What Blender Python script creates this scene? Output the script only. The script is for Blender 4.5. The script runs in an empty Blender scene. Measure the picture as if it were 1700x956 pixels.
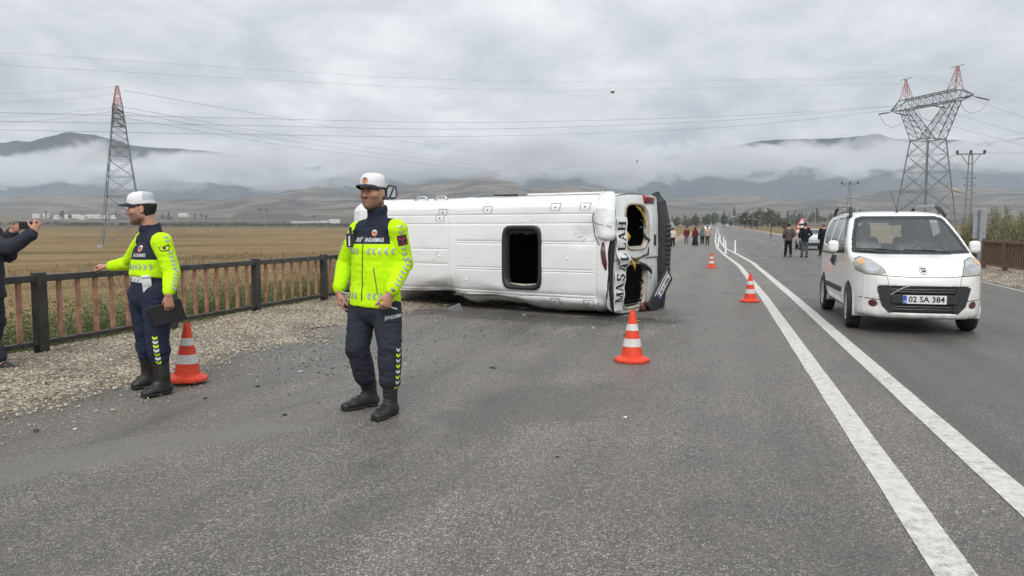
import bpy, bmesh, math, random
import numpy as np
from mathutils import Vector, Matrix, noise as mnoise
from mathutils.bvhtree import BVHTree
random.seed(7); rng = np.random.default_rng(7)
S = bpy.context.scene; COL = S.collection
R = math.radians

# ------------------------------------------------------------------ camera
CAM_H = 1.41
PITCH = 4.483
cd = bpy.data.cameras.new('camera'); cam = bpy.data.objects.new('camera', cd); COL.objects.link(cam)
cam.location = (0, 0, CAM_H); cam.rotation_euler = (R(90 - PITCH), 0, 0)
cd.sensor_width = 36; cd.lens = 1250 / 1700 * 36; cd.clip_start = 0.05; cd.clip_end = 30000
S.camera = cam
FP = 1250.0; TC, TS = math.cos(R(PITCH)), math.sin(R(PITCH))
def ray(px, py):
    u = (px - 850) / FP; v = (478 - py) / FP
    return u, TC + v * TS, -TS + v * TC
def G(px, py, z=0.0):                 # photo pixel -> point on the level z
    r = ray(px, py); k = (z - CAM_H) / r[2]; return r[0] * k, r[1] * k
def D(px, py, Y):                     # photo pixel -> point at distance Y
    r = ray(px, py); k = Y / r[1]; return Vector((r[0] * k, Y, CAM_H + r[2] * k))

# ------------------------------------------------------------------ world: overcast daylight
SUN_EL, SUN_AZ = 43.0, 186.0          # azimuth clockwise from +Y (north)
w = bpy.data.worlds.new('World'); S.world = w; w.use_nodes = True
nt = w.node_tree; nt.nodes.clear()
def N(nt, typ, **kw):
    n = nt.nodes.new(typ)
    for k, v in kw.items():
        if k.startswith('i_'):
            key = k[2:]; key = int(key) if key.isdigit() else key
            n.inputs[key].default_value = v
        else: setattr(n, k, v)
    return n
def L(nt, a, b): nt.links.new(a, b)
def math_n(nt, op, a, b=None, c=None, clamp=False):
    n = N(nt, 'ShaderNodeMath', operation=op, use_clamp=clamp)
    for i, x in enumerate((a, b, c)):
        if x is None: continue
        if isinstance(x, (int, float)): n.inputs[i].default_value = x
        else: L(nt, x, n.inputs[i])
    return n.outputs[0]
def ramp(nt, fac, stops, interp='LINEAR'):
    n = N(nt, 'ShaderNodeValToRGB'); cr = n.color_ramp; cr.interpolation = interp
    while len(cr.elements) < len(stops): cr.elements.new(0.5)
    for e, (p, c) in zip(cr.elements, stops):
        e.position = p; e.color = (c, c, c, 1) if isinstance(c, (int, float)) else (*c[:3], 1)
    if fac is not None: L(nt, fac, n.inputs[0])
    return n
def mixc(nt, fac, a, b, blend='MIX'):
    n = N(nt, 'ShaderNodeMix', data_type='RGBA', blend_type=blend)
    for s, x in ((n.inputs[0], fac), (n.inputs[6], a), (n.inputs[7], b)):
        if isinstance(x, (int, float)): s.default_value = x
        elif isinstance(x, (tuple, list)): s.default_value = (*x[:3], 1)
        else: L(nt, x, s)
    return n.outputs[2]
sky = N(nt, 'ShaderNodeTexSky', sky_type='NISHITA', sun_disc=False, sun_elevation=R(SUN_EL), sun_rotation=R(SUN_AZ))
tc = N(nt, 'ShaderNodeTexCoord')
sep = N(nt, 'ShaderNodeSeparateXYZ'); L(nt, tc.outputs['Generated'], sep.inputs[0])
zz = math_n(nt, 'ADD', math_n(nt, 'MAXIMUM', sep.outputs[2], 0.0), 0.16)
cx = math_n(nt, 'DIVIDE', sep.outputs[0], zz); cy = math_n(nt, 'DIVIDE', sep.outputs[1], zz)
cmb = N(nt, 'ShaderNodeCombineXYZ'); L(nt, cx, cmb.inputs[0]); L(nt, cy, cmb.inputs[1])
n1 = N(nt, 'ShaderNodeTexNoise', i_Scale=0.62, i_Detail=10.0, i_Roughness=0.62, i_Distortion=0.6); L(nt, cmb.outputs[0], n1.inputs['Vector'])
n2 = N(nt, 'ShaderNodeTexNoise', i_Scale=2.1, i_Detail=10.0, i_Roughness=0.58, i_Distortion=0.5); L(nt, cmb.outputs[0], n2.inputs['Vector'])
cl = math_n(nt, 'ADD', math_n(nt, 'MULTIPLY', n1.outputs[0], 0.6), math_n(nt, 'MULTIPLY', n2.outputs[0], 0.4))
cloud = ramp(nt, cl, [(0.38, (4.3, 4.65, 5.1)), (0.455, (5.45, 5.75, 6.1)), (0.52, (6.5, 6.75, 7.0)), (0.60, (8.0, 8.15, 8.3))])
# overcast sky: brighter towards the zenith (CIE overcast, softened)
lift = math_n(nt, 'ADD', math_n(nt, 'MULTIPLY', math_n(nt, 'MAXIMUM', sep.outputs[2], 0.0), 0.75), 0.96)
vm = N(nt, 'ShaderNodeVectorMath', operation='SCALE'); L(nt, cloud.outputs[0], vm.inputs[0]); L(nt, lift, vm.inputs['Scale'])
skyc = mixc(nt, 0.94, sky.outputs[0], vm.outputs[0])
bg = N(nt, 'ShaderNodeBackground', i_Strength=0.084); L(nt, skyc, bg.inputs[0])
out = N(nt, 'ShaderNodeOutputWorld'); L(nt, bg.outputs[0], out.inputs[0])

sd = bpy.data.lights.new('sun', 'SUN'); sun = bpy.data.objects.new('sun', sd); COL.objects.link(sun)
sd.energy = 1.5; sd.angle = R(34); sd.color = (1.0, 0.965, 0.92)
az = R(SUN_AZ); el = R(SUN_EL)
sdir = Vector((math.sin(az) * math.cos(el), math.cos(az) * math.cos(el), math.sin(el)))
sun.rotation_euler = sdir.to_track_quat('Z', 'Y').to_euler(); sun.location = sdir * 50

S.view_settings.view_transform = 'Standard'; S.view_settings.look = 'None'
S.view_settings.exposure = 0.38; S.view_settings.gamma = 1.0; S.view_settings.use_curve_mapping = False
S.render.engine = 'CYCLES'
cy_ = S.cycles
cy_.use_denoising = True; cy_.denoiser = 'OPENIMAGEDENOISE'; cy_.denoising_prefilter = 'ACCURATE'; cy_.max_bounces = 7; cy_.diffuse_bounces = 3
cy_.glossy_bounces = 3; cy_.transmission_bounces = 5; cy_.transparent_max_bounces = 12; cy_.volume_bounces = 1
cy_.caustics_reflective = False; cy_.caustics_refractive = False
cy_.sample_clamp_indirect = 4.0

# ------------------------------------------------------------------ object helpers
def tag(o, label=None, cat=None, group=None, kind=None):
    if label: o['label'] = label
    if cat: o['category'] = cat
    if group: o['group'] = group
    if kind: o['kind'] = kind
    return o
def link(name, me, parent=None, loc=None, rz=None):
    o = bpy.data.objects.new(name, me); COL.objects.link(o)
    if parent is not None: o.parent = parent
    if loc is not None: o.location = loc
    if rz is not None: o.rotation_euler = (0, 0, rz)
    return o
def empty(name, loc=(0, 0, 0), rz=0.0):
    o = bpy.data.objects.new(name, None); COL.objects.link(o); o.location = loc; o.rotation_euler = (0, 0, rz)
    o.empty_display_size = 0.2
    return o
def copy_tree(o, parent=None):
    c = o.copy(); COL.objects.link(c)
    if parent is not None:
        c.parent = parent
    for ch in list(o.children): copy_tree(ch, c)
    return c

class MB:
    """collects shapes, links them as ONE mesh object"""
    def __init__(s): s.v = []; s.f = []; s.m = []; s.mi = 0
    def add(s, vs, fs):
        b = len(s.v); s.v += [tuple(v) for v in vs]
        for f in fs: s.f.append(tuple(i + b for i in f)); s.m.append(s.mi)
        return s
    def box(s, c, size, M=None, bev=0.0):
        x, y, z = (d / 2 for d in size)
        vs = []; fs = []
        if bev <= 0:
            vs = [(sx * x, sy * y, sz * z) for sz in (-1, 1) for sy in (-1, 1) for sx in (-1, 1)]
            fs = [(0, 2, 3, 1), (4, 5, 7, 6), (0, 1, 5, 4), (2, 6, 7, 3), (0, 4, 6, 2), (1, 3, 7, 5)]
        else:
            b = min(bev, x * .9, y * .9, z * .9)
            bm = bmesh.new(); bmesh.ops.create_cube(bm, size=1.0)
            for v in bm.verts: v.co = (v.co.x * 2 * x, v.co.y * 2 * y, v.co.z * 2 * z)
            bmesh.ops.bevel(bm, geom=bm.edges[:], offset=b, segments=2, affect='EDGES', profile=.5)
            bm.verts.index_update()
            vs = [tuple(v.co) for v in bm.verts]; fs = [tuple(v.index for v in f.verts) for f in bm.faces]; bm.free()
        c = Vector(c)
        if M is not None: vs = [M @ Vector(v) + c for v in vs]
        else: vs = [Vector(v) + c for v in vs]
        return s.add(vs, fs)
    def tube(s, pts, r, n=6, cap=True, rr=None):
        pts = [Vector(p) for p in pts]; k = len(pts)
        rs = rr if rr is not None else ([r] * k if isinstance(r, (int, float)) else r)
        vs = []; ref = None
        for i, p in enumerate(pts):
            d = (pts[min(i + 1, k - 1)] - pts[max(i - 1, 0)]); d.normalize()
            if ref is None:
                ref = Vector((0, 0, 1)) if abs(d.z) < .9 else Vector((1, 0, 0))
            a = d.cross(ref)
            if a.length < 1e-4: a = d.orthogonal()
            a.normalize(); b = d.cross(a)
            ref = b.cross(d) if False else ref
            for j in range(n):
                t = 2 * math.pi * (j + .5) / n
                vs.append(p + (a * math.cos(t) + b * math.sin(t)) * rs[i])
        fs = [(i * n + j, i * n + (j + 1) % n, (i + 1) * n + (j + 1) % n, (i + 1) * n + j) for i in range(k - 1) for j in range(n)]
        if cap: fs += [tuple(range(n - 1, -1, -1)), tuple((k - 1) * n + j for j in range(n))]
        return s.add(vs, fs)
    def beam(s, a, b, w, h=None, up=(0, 0, 1)):
        a = Vector(a); b = Vector(b); h = h or w; d = (b - a); l = d.length
        if l < 1e-6: return s
        d.normalize(); u = Vector(up)
        if abs(d.dot(u)) > .98: u = Vector((0, 1, 0))
        x = d.cross(u).normalized(); z = x.cross(d).normalized()
        M = Matrix((x, d, z)).transposed()
        return s.box((a + b) / 2, (w, l, h), M)
    def lathe(s, prof, n=24, M=None, close=False):
        vs = []; k = len(prof)
        for (r, z) in prof:
            for j in range(n):
                t = 2 * math.pi * j / n; vs.append(Vector((r * math.cos(t), r * math.sin(t), z)))
        if M is not None: vs = [M @ v for v in vs]
        fs = [(i * n + j, i * n + (j + 1) % n, (i + 1) * n + (j + 1) % n, (i + 1) * n + j) for i in range(k - 1) for j in range(n)]
        if close: fs += [tuple(range(n - 1, -1, -1)), tuple((k - 1) * n + j for j in range(n))]
        return s.add(vs, fs)
    def prism(s, poly, z0, z1, M=None):
        n = len(poly); vs = [Vector((x, y, z0)) for x, y in poly] + [Vector((x, y, z1)) for x, y in poly]
        if M is not None: vs = [M @ v for v in vs]
        fs = [tuple(range(n - 1, -1, -1)), tuple(range(n, 2 * n))] + [(i, (i + 1) % n, n + (i + 1) % n, n + i) for i in range(n)]
        return s.add(vs, fs)
    def ball(s, c, r, nu=12, nv=8):
        r = (r, r, r) if isinstance(r, (int, float)) else r
        vs = [(c[0], c[1], c[2] + r[2])]; fs = []
        for i in range(1, nv):
            a = math.pi * i / nv
            for j in range(nu):
                b = 2 * math.pi * j / nu; vs.append((c[0] + r[0] * math.sin(a) * math.cos(b), c[1] + r[1] * math.sin(a) * math.sin(b), c[2] + r[2] * math.cos(a)))
        vs.append((c[0], c[1], c[2] - r[2])); e = len(vs) - 1
        for j in range(nu): fs.append((0, 1 + j, 1 + (j + 1) % nu)); fs.append((e, 1 + (nv - 2) * nu + (j + 1) % nu, 1 + (nv - 2) * nu + j))
        for i in range(nv - 2):
            for j in range(nu): fs.append((1 + i * nu + j, 1 + (i + 1) * nu + j, 1 + (i + 1) * nu + (j + 1) % nu, 1 + i * nu + (j + 1) % nu))
        return s.add(vs, fs)
    def mesh(s, name, mats, smooth=False):
        me = bpy.data.meshes.new(name); me.from_pydata([tuple(v) for v in s.v], [], s.f)
        for m in (mats if isinstance(mats, (list, tuple)) else [mats]): me.materials.append(m)
        if any(s.m): me.polygons.foreach_set('material_index', s.m)
        if smooth: me.polygons.foreach_set('use_smooth', [True] * len(s.f))
        me.update(); return me
    def build(s, name, mats, parent=None, smooth=False, loc=None, rz=None):
        return link(name, s.mesh(name, mats, smooth), parent, loc, rz)

def np_mesh(name, V, Fq, mats, smooth=True, mat_idx=None, attrs=None):
    """mesh from numpy arrays; Fq (n,4) or (n,3)"""
    me = bpy.data.meshes.new(name); V = np.asarray(V, dtype=np.float32); Fq = np.asarray(Fq, dtype=np.int32)
    k = Fq.shape[1]
    me.vertices.add(len(V)); me.vertices.foreach_set('co', V.ravel())
    me.loops.add(Fq.size); me.loops.foreach_set('vertex_index', Fq.ravel())
    me.polygons.add(len(Fq)); me.polygons.foreach_set('loop_start', np.arange(0, Fq.size, k, dtype=np.int32))
    me.polygons.foreach_set('loop_total', np.full(len(Fq), k, dtype=np.int32))
    for m in (mats if isinstance(mats, (list, tuple)) else [mats]): me.materials.append(m)
    if mat_idx is not None: me.polygons.foreach_set('material_index', np.asarray(mat_idx, dtype=np.int32))
    me.polygons.foreach_set('use_smooth', np.full(len(Fq), smooth))
    me.update(calc_edges=True)
    for an, arr in (attrs or {}).items():
        a = me.attributes.new(an, 'FLOAT', 'POINT'); a.data.foreach_set('value', np.asarray(arr, dtype=np.float32))
    me.validate(); return me

# ------------------------------------------------------------------ signed distance modelling -> one continuous surface
class SDF:
    def __init__(s, lo, hi, h):
        s.lo = np.array(lo, float); s.h = h
        s.n = np.ceil((np.array(hi) - s.lo) / h).astype(int) + 1
        s.f = np.full(s.n, 1.0, np.float32)
        s.ax = [s.lo[i] + h * np.arange(s.n[i]) for i in range(3)]
    def block(s, lo, hi, m):
        i0 = np.clip(np.floor((np.array(lo) - m - s.lo) / s.h).astype(int), 0, s.n - 1)
        i1 = np.clip(np.ceil((np.array(hi) + m - s.lo) / s.h).astype(int) + 1, 1, s.n)
        sl = tuple(slice(a, b) for a, b in zip(i0, i1))
        P = np.meshgrid(*(s.ax[i][sl[i]] for i in range(3)), indexing='ij', sparse=True)
        return sl, P
    def put(s, sl, d, k, op='u'):
        a = s.f[sl]
        if op == 'u':
            if k > 0: hh = np.clip(k - np.abs(a - d), 0, None) / k; r = np.minimum(a, d) - hh * hh * k * .25
            else: r = np.minimum(a, d)
        elif op == 's':
            d = -d
            if k > 0: hh = np.clip(k - np.abs(a - d), 0, None) / k; r = np.maximum(a, d) + hh * hh * k * .25
            else: r = np.maximum(a, d)
        else:
            if k > 0: hh = np.clip(k - np.abs(a - d), 0, None) / k; r = np.maximum(a, d) + hh * hh * k * .25
            else: r = np.maximum(a, d)
        s.f[sl] = r
    def cap(s, a, b, ra, rb=None, k=.02, op='u'):
        rb = ra if rb is None else rb; a = np.array(a, float); b = np.array(b, float); R_ = max(ra, rb)
        sl, (X, Y, Z) = s.block(np.minimum(a, b) - R_, np.maximum(a, b) + R_, k + 2 * s.h)
        ab = b - a; l2 = max((ab ** 2).sum(), 1e-9)
        t = np.clip(((X - a[0]) * ab[0] + (Y - a[1]) * ab[1] + (Z - a[2]) * ab[2]) / l2, 0, 1)
        d = np.sqrt((X - a[0] - t * ab[0]) ** 2 + (Y - a[1] - t * ab[1]) ** 2 + (Z - a[2] - t * ab[2]) ** 2) - (ra + (rb - ra) * t)
        s.put(sl, d, k, op); return s
    def ell(s, c, r, M=None, k=.02, op='u'):
        c = np.array(c, float); r = np.array(r, float); e = r if M is None else np.full(3, r.max())
        sl, (X, Y, Z) = s.block(c - e, c + e, k + 2 * s.h)
        X = X - c[0]; Y = Y - c[1]; Z = Z - c[2]
        if M is not None:
            m = np.array(M)  # columns = axes
            X, Y, Z = (X * m[0][i] + Y * m[1][i] + Z * m[2][i] for i in range(3))
        q = np.sqrt((X / r[0]) ** 2 + (Y / r[1]) ** 2 + (Z / r[2]) ** 2)
        q2 = np.sqrt((X / r[0] ** 2) ** 2 + (Y / r[1] ** 2) ** 2 + (Z / r[2] ** 2) ** 2) + 1e-6
        s.put(sl, q * (q - 1) / q2, k, op); return s
    def loft(s, st, k=.02, op='u', e=2.0):
        """stations (centre, a, b[, L, F]) : elliptical tube; L = axis of a, F = axis of b"""
        S_ = []
        for q in st:
            Lv = np.array(q[3] if len(q) > 3 else (1, 0, 0), float); Fv = np.array(q[4] if len(q) > 4 else (0, 1, 0), float)
            rnd = len(q) < 4
            S_.append((np.array(q[0], float), q[1], q[2], Lv / np.linalg.norm(Lv), Fv / np.linalg.norm(Fv)))
        lo = np.min([c - max(a, b) for c, a, b, _, _ in S_], axis=0); hi = np.max([c + max(a, b) for c, a, b, _, _ in S_], axis=0)
        sl, (X, Y, Z) = s.block(lo, hi, k + 2 * s.h)
        best = None
        for (c0, a0, b0, L0, F0), (c1, a1, b1, L1, F1) in zip(S_[:-1], S_[1:]):
            ax = c1 - c0; ln = np.linalg.norm(ax); ax = ax / ln
            x, y, z = X - c0[0], Y - c0[1], Z - c0[2]
            h_ = x * ax[0] + y * ax[1] + z * ax[2]
            t = np.clip(h_ / ln, 0, 1)
            w_ = h_ - t * ln
            cx_ = [c0[i] + (c1[i] - c0[i]) * t for i in range(3)]
            qx, qy, qz = X - cx_[0], Y - cx_[1], Z - cx_[2]
            Ls = [L0[i] + (L1[i] - L0[i]) * t for i in range(3)]; Fs = [F0[i] + (F1[i] - F0[i]) * t for i in range(3)]
            u = qx * Ls[0] + qy * Ls[1] + qz * Ls[2]; v = qx * Fs[0] + qy * Fs[1] + qz * Fs[2]
            a = a0 + (a1 - a0) * t; b = b0 + (b1 - b0) * t; m = np.minimum(a, b)
            if rnd: q = np.sqrt((qx ** 2 + qy ** 2 + qz ** 2 - w_ ** 2) / (a * b) + (w_ / m) ** 2)
            elif e == 2.0: q = np.sqrt((u / a) ** 2 + (v / b) ** 2 + (w_ / m) ** 2)
            else: q = (np.abs(u / a) ** e + np.abs(v / b) ** e + np.abs(w_ / m) ** e) ** (1 / e)
            d = (q - 1) * m
            best = d if best is None else np.minimum(best, d)
        s.put(sl, best, k, op); return s
    def rbox(s, c, size, M=None, r=.01, k=.01, op='u'):
        c = np.array(c, float); hs = np.array(size, float) / 2; e = hs if M is None else np.full(3, np.linalg.norm(hs))
        sl, (X, Y, Z) = s.block(c - e, c + e, k + 2 * s.h)
        X = X - c[0]; Y = Y - c[1]; Z = Z - c[2]
        if M is not None:
            m = np.array(M); X, Y, Z = (X * m[0][i] + Y * m[1][i] + Z * m[2][i] for i in range(3))
        qx, qy, qz = np.abs(X) - hs[0] + r, np.abs(Y) - hs[1] + r, np.abs(Z) - hs[2] + r
        d = np.sqrt(np.maximum(qx, 0) ** 2 + np.maximum(qy, 0) ** 2 + np.maximum(qz, 0) ** 2) + np.minimum(np.maximum(np.maximum(qx, qy), qz), 0) - r
        s.put(sl, d, k, op); return s
    def plane(s, p, n, k=0.0, op='i', lo=None, hi=None):
        """keep the side the normal points away from (op i)"""
        n = np.array(n, float); n = n / np.linalg.norm(n); p = np.array(p, float)
        sl, (X, Y, Z) = s.block(s.lo if lo is None else lo, s.ax_hi() if hi is None else hi, 0)
        s.put(sl, (X - p[0]) * n[0] + (Y - p[1]) * n[1] + (Z - p[2]) * n[2], k, op); return s
    def ax_hi(s): return np.array([a[-1] for a in s.ax])
    def surf(s):
        f = s.f; n = f.shape; ins = f < 0
        cells = np.array(n) - 1
        ids = []; pos = []; quads = []
        for ax in range(3):
            o1, o2 = (ax + 1) % 3, (ax + 2) % 3
            sa = [slice(None)] * 3; sb = [slice(None)] * 3; sa[ax] = slice(0, -1); sb[ax] = slice(1, None)
            for o in (o1, o2): sa[o] = slice(1, -1); sb[o] = slice(1, -1)
            A = ins[tuple(sa)]; B = ins[tuple(sb)]
            ijk = np.argwhere(A != B)
            if not len(ijk): continue
            ijk[:, o1] += 1; ijk[:, o2] += 1
            j2 = ijk.copy(); j2[:, ax] += 1
            f0 = f[tuple(ijk.T)]; f1 = f[tuple(j2.T)]; t = f0 / (f0 - f1)
            p = ijk.astype(float); p[:, ax] += t
            q = []
            for d1, d2 in ((-1, -1), (0, -1), (0, 0), (-1, 0)):
                c = ijk.copy(); c[:, o1] += d1; c[:, o2] += d2
                cid = (c[:, 0] * cells[1] + c[:, 1]) * cells[2] + c[:, 2]
                ids.append(cid); pos.append(p); q.append(cid)
            q = np.stack(q, 1); flip = ~(f0 < 0); q[flip] = q[flip][:, ::-1]; quads.append(q)
        ids = np.concatenate(ids); pos = np.concatenate(pos); quads = np.concatenate(quads)
        u, inv = np.unique(ids, return_inverse=True)
        cnt = np.bincount(inv); V = np.stack([np.bincount(inv, pos[:, i]) / cnt for i in range(3)], 1) * s.h + s.lo
        Fq = np.searchsorted(u, quads)
        return V, Fq
def vnormals(V, Fq):
    a = V[Fq[:, 2]] - V[Fq[:, 0]]; b = V[Fq[:, 3 if Fq.shape[1] > 3 else 1]] - V[Fq[:, 1]]
    n = np.cross(a, b) if Fq.shape[1] > 3 else np.cross(V[Fq[:, 1]] - V[Fq[:, 0]], a)
    out_ = np.zeros_like(V)
    for i in range(Fq.shape[1]): np.add.at(out_, Fq[:, i], n)
    return out_ / (np.linalg.norm(out_, axis=1, keepdims=True) + 1e-9)
def relax(V, Fq, it=1, lam=.5):
    E_ = np.concatenate([Fq[:, [i, (i + 1) % Fq.shape[1]]] for i in range(Fq.shape[1])])
    for _ in range(it):
        sm = np.zeros_like(V); c = np.zeros(len(V))
        np.add.at(sm, E_[:, 0], V[E_[:, 1]]); np.add.at(c, E_[:, 0], 1)
        V = V + lam * (sm / np.maximum(c, 1)[:, None] - V)
    return V
_nt = rng.random((64, 64, 64)).astype(np.float32)
def vnoise(P):
    """smooth value noise in [-1,1] on (n,3) points"""
    P = np.asarray(P); i = np.floor(P).astype(int); f_ = P - i; f_ = f_ * f_ * (3 - 2 * f_); i &= 63; j = (i + 1) & 63
    def g(a, b, c): return _nt[a, b, c]
    x0 = g(i[:, 0], i[:, 1], i[:, 2]) * (1 - f_[:, 0]) + g(j[:, 0], i[:, 1], i[:, 2]) * f_[:, 0]
    x1 = g(i[:, 0], j[:, 1], i[:, 2]) * (1 - f_[:, 0]) + g(j[:, 0], j[:, 1], i[:, 2]) * f_[:, 0]
    x2 = g(i[:, 0], i[:, 1], j[:, 2]) * (1 - f_[:, 0]) + g(j[:, 0], i[:, 1], j[:, 2]) * f_[:, 0]
    x3 = g(i[:, 0], j[:, 1], j[:, 2]) * (1 - f_[:, 0]) + g(j[:, 0], j[:, 1], j[:, 2]) * f_[:, 0]
    y0 = x0 * (1 - f_[:, 1]) + x1 * f_[:, 1]; y1 = x2 * (1 - f_[:, 1]) + x3 * f_[:, 1]
    return (y0 * (1 - f_[:, 2]) + y1 * f_[:, 2]) * 2 - 1
def fbm(P, oct=4, g=.5):
    s_ = 0; a = 1.0
    for o in range(oct): s_ = s_ + a * vnoise(P * (2.03 ** o) + 17.3 * o); a *= g
    return s_

# decals: flat print and trim laid on a curved surface
def clip_grid(poly, step):
    """triangulate a 2D polygon on a grid fine enough to bend"""
    bm = bmesh.new(); vs = [bm.verts.new((x, y, 0)) for x, y in poly]; bm.faces.new(vs)
    xs = [p[0] for p in poly]; ys = [p[1] for p in poly]
    def cuts(lo, hi): 
        n = int((hi - lo) / step); return [lo + (hi - lo) * (i + 1) / (n + 1) for i in range(n)]
    for c in cuts(min(xs), max(xs)): bmesh.ops.bisect_plane(bm, geom=bm.verts[:] + bm.edges[:] + bm.faces[:], plane_co=(c, 0, 0), plane_no=(1, 0, 0), dist=1e-6)
    for c in cuts(min(ys), max(ys)): bmesh.ops.bisect_plane(bm, geom=bm.verts[:] + bm.edges[:] + bm.faces[:], plane_co=(0, c, 0), plane_no=(0, 1, 0), dist=1e-6)
    bm.verts.index_update()
    r = ([(v.co.x, v.co.y) for v in bm.verts], [tuple(v.index for v in f.verts) for f in bm.faces]); bm.free(); return r
def text_mesh(txt, size=1.0, bold=0.0, step=None, align='CENTER', space=1.0, sx=1.0):
    cu = bpy.data.curves.new('lettering', 'FONT'); cu.body = txt; cu.size = size; cu.align_x = align; cu.align_y = 'CENTER'; cu.resolution_u = 2
    cu.offset = bold; cu.space_character = space
    ob = bpy.data.objects.new('lettering', cu); COL.objects.link(ob)
    dg = bpy.context.evaluated_depsgraph_get(); me = bpy.data.meshes.new_from_object(ob.evaluated_get(dg))
    bm = bmesh.new(); bm.from_mesh(me)
    if step:
        xs = [v.co.x for v in bm.verts]
        n = int((max(xs) - min(xs)) / step)
        for i in range(n):
            c = min(xs) + (max(xs) - min(xs)) * (i + 1) / (n + 1)
            bmesh.ops.bisect_plane(bm, geom=bm.verts[:] + bm.edges[:] + bm.faces[:], plane_co=(c, 0, 0), plane_no=(1, 0, 0), dist=1e-6)
    bm.verts.index_update()
    r = ([(v.co.x * sx, v.co.y) for v in bm.verts], [tuple(v.index for v in f.verts) for f in bm.faces])
    bm.free(); bpy.data.objects.remove(ob); bpy.data.curves.remove(cu); bpy.data.meshes.remove(me); return r
class Wrap:
    """lays 2D shapes on a surface by casting along a direction"""
    def __init__(s, V, Fq): s.t = BVHTree.FromPolygons([tuple(v) for v in V], [tuple(int(i) for i in f) for f in Fq])
    def lay(s, shape, o, u, v, off=.003, dist=.5, mb=None, direc=None):
        o = Vector(o); u = Vector(u); v = Vector(v); u = u.normalized() if u.length else u; v = v.normalized()
        nrm = u.cross(v).normalized(); dr = -nrm if direc is None else Vector(direc).normalized()
        vs = []; last = None
        for x, y in shape[0]:
            p = o + u * x + v * y
            h = s.t.ray_cast(p - dr * dist, dr, dist * 2.5)
            if h[0] is None:
                n = s.t.find_nearest(p); q = n[0] + n[1] * off
            else:
                nn = h[1] if h[1].dot(dr) < 0 else -h[1]; q = h[0] + (nn * .5 - dr * .5).normalized() * off
            vs.append(q)
        mb = mb or MB(); mb.add(vs, shape[1]); return mb
# ------------------------------------------------------------------ materials
def new_mat(name):
    m = bpy.data.materials.new(name); m.use_nodes = True; nt = m.node_tree; nt.nodes.clear()
    b = N(nt, 'ShaderNodeBsdfPrincipled'); o = N(nt, 'ShaderNodeOutputMaterial'); L(nt, b.outputs[0], o.inputs[0])
    return m, nt, b
def noise_n(nt, scale, detail=4, rough=.55, vec=None, dist=0.0):
    n = N(nt, 'ShaderNodeTexNoise', i_Scale=scale, i_Detail=detail, i_Roughness=rough, i_Distortion=dist)
    if vec is not None: L(nt, vec, n.inputs['Vector'])
    return n.outputs[0]
def obj_co(nt): return N(nt, 'ShaderNodeTexCoord').outputs['Object']
def world_co(nt): return N(nt, 'ShaderNodeNewGeometry').outputs['Position']
def scaled(nt, vec, sc, rot=0.0):
    m = N(nt, 'ShaderNodeMapping'); L(nt, vec, m.inputs[0]); m.inputs['Scale'].default_value = sc; m.inputs['Rotation'].default_value = (0, 0, rot); return m.outputs[0]
def bump_n(nt, b, h, strength=.3, dist=.01):
    n = N(nt, 'ShaderNodeBump', i_Strength=strength, i_Distance=dist); L(nt, h, n.inputs['Height']); L(nt, n.outputs[0], b.inputs['Normal']); return n
def attr_n(nt, name): return N(nt, 'ShaderNodeAttribute', attribute_name=name).outputs['Fac']
def mk(name, col, rough=.5, metal=0.0, var=.12, vs=6.0, bump=0.0, bs=60.0, bd=.004, coat=0.0, spec=.5, dirt=None, co='obj', sheen=0.0):
    m, nt, b = new_mat(name); c = obj_co(nt) if co == 'obj' else world_co(nt)
    nz = noise_n(nt, vs, 5, .6, c)
    lo = tuple(x * (1 - var) for x in col); hi = tuple(min(1, x * (1 + var)) for x in col)
    cc = ramp(nt, nz, [(.3, lo), (.7, hi)]).outputs[0]
    if dirt:
        dn = ramp(nt, noise_n(nt, dirt[2], 6, .65, c), [(.5 - dirt[3] * .3, 0), (.75, 1)]).outputs[0]
        cc = mixc(nt, math_n(nt, 'MULTIPLY', dn, dirt[1]), cc, dirt[0])
    L(nt, cc, b.inputs['Base Color'])
    b.inputs['Metallic'].default_value = metal; b.inputs['Specular IOR Level'].default_value = spec
    rr = math_n(nt, 'ADD', math_n(nt, 'MULTIPLY', math_n(nt, 'SUBTRACT', nz, .5), .25), rough, clamp=True); L(nt, rr, b.inputs['Roughness'])
    if coat: b.inputs['Coat Weight'].default_value = coat; b.inputs['Coat Roughness'].default_value = .08
    if sheen: b.inputs['Sheen Weight'].default_value = sheen
    if bump: bump_n(nt, b, noise_n(nt, bs, 4, .6, c), bump, bd)
    return m
M = {}
M['black_paint'] = mk('black_paint', (.018, .018, .02), .45, var=.3, vs=9, bump=.15, bs=40, dirt=((.12, .10, .08), .45, 7, .4), co='world')
M['rust_salmon'] = mk('rust_salmon', (.47, .25, .165), .75, var=.28, vs=5, bump=.3, bs=60, dirt=((.15, .06, .03), .8, 9, .5), co='world')
M['rust_brown'] = mk('rust_brown', (.13, .075, .05), .8, var=.35, vs=4, bump=.3, bs=60, dirt=((.25, .17, .12), .5, 7, .4), co='world')
M['galv'] = mk('galvanised_steel', (.34, .36, .37), .5, .5, var=.15, vs=5)
M['pylon_steel'] = mk('pylon_steel', (.19, .20, .205), .6, .2, var=.2, vs=2)
M['pylon_red'] = mk('pylon_red', (.42, .18, .16), .6, 0, var=.15, vs=2)
M['pylon_white'] = mk('pylon_white', (.7, .7, .7), .6, 0, var=.1, vs=2)
M['wire'] = mk('cable_metal', (.24, .245, .25), .5, .2)
M['porcelain'] = mk('insulator', (.05, .045, .045), .3)
M['cone_orange'] = mk('cone_orange', (.82, .058, .018), .52, var=.12, vs=12, dirt=((.20, .06, .03), .42, 22, .35), bump=.1, bs=40)
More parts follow.
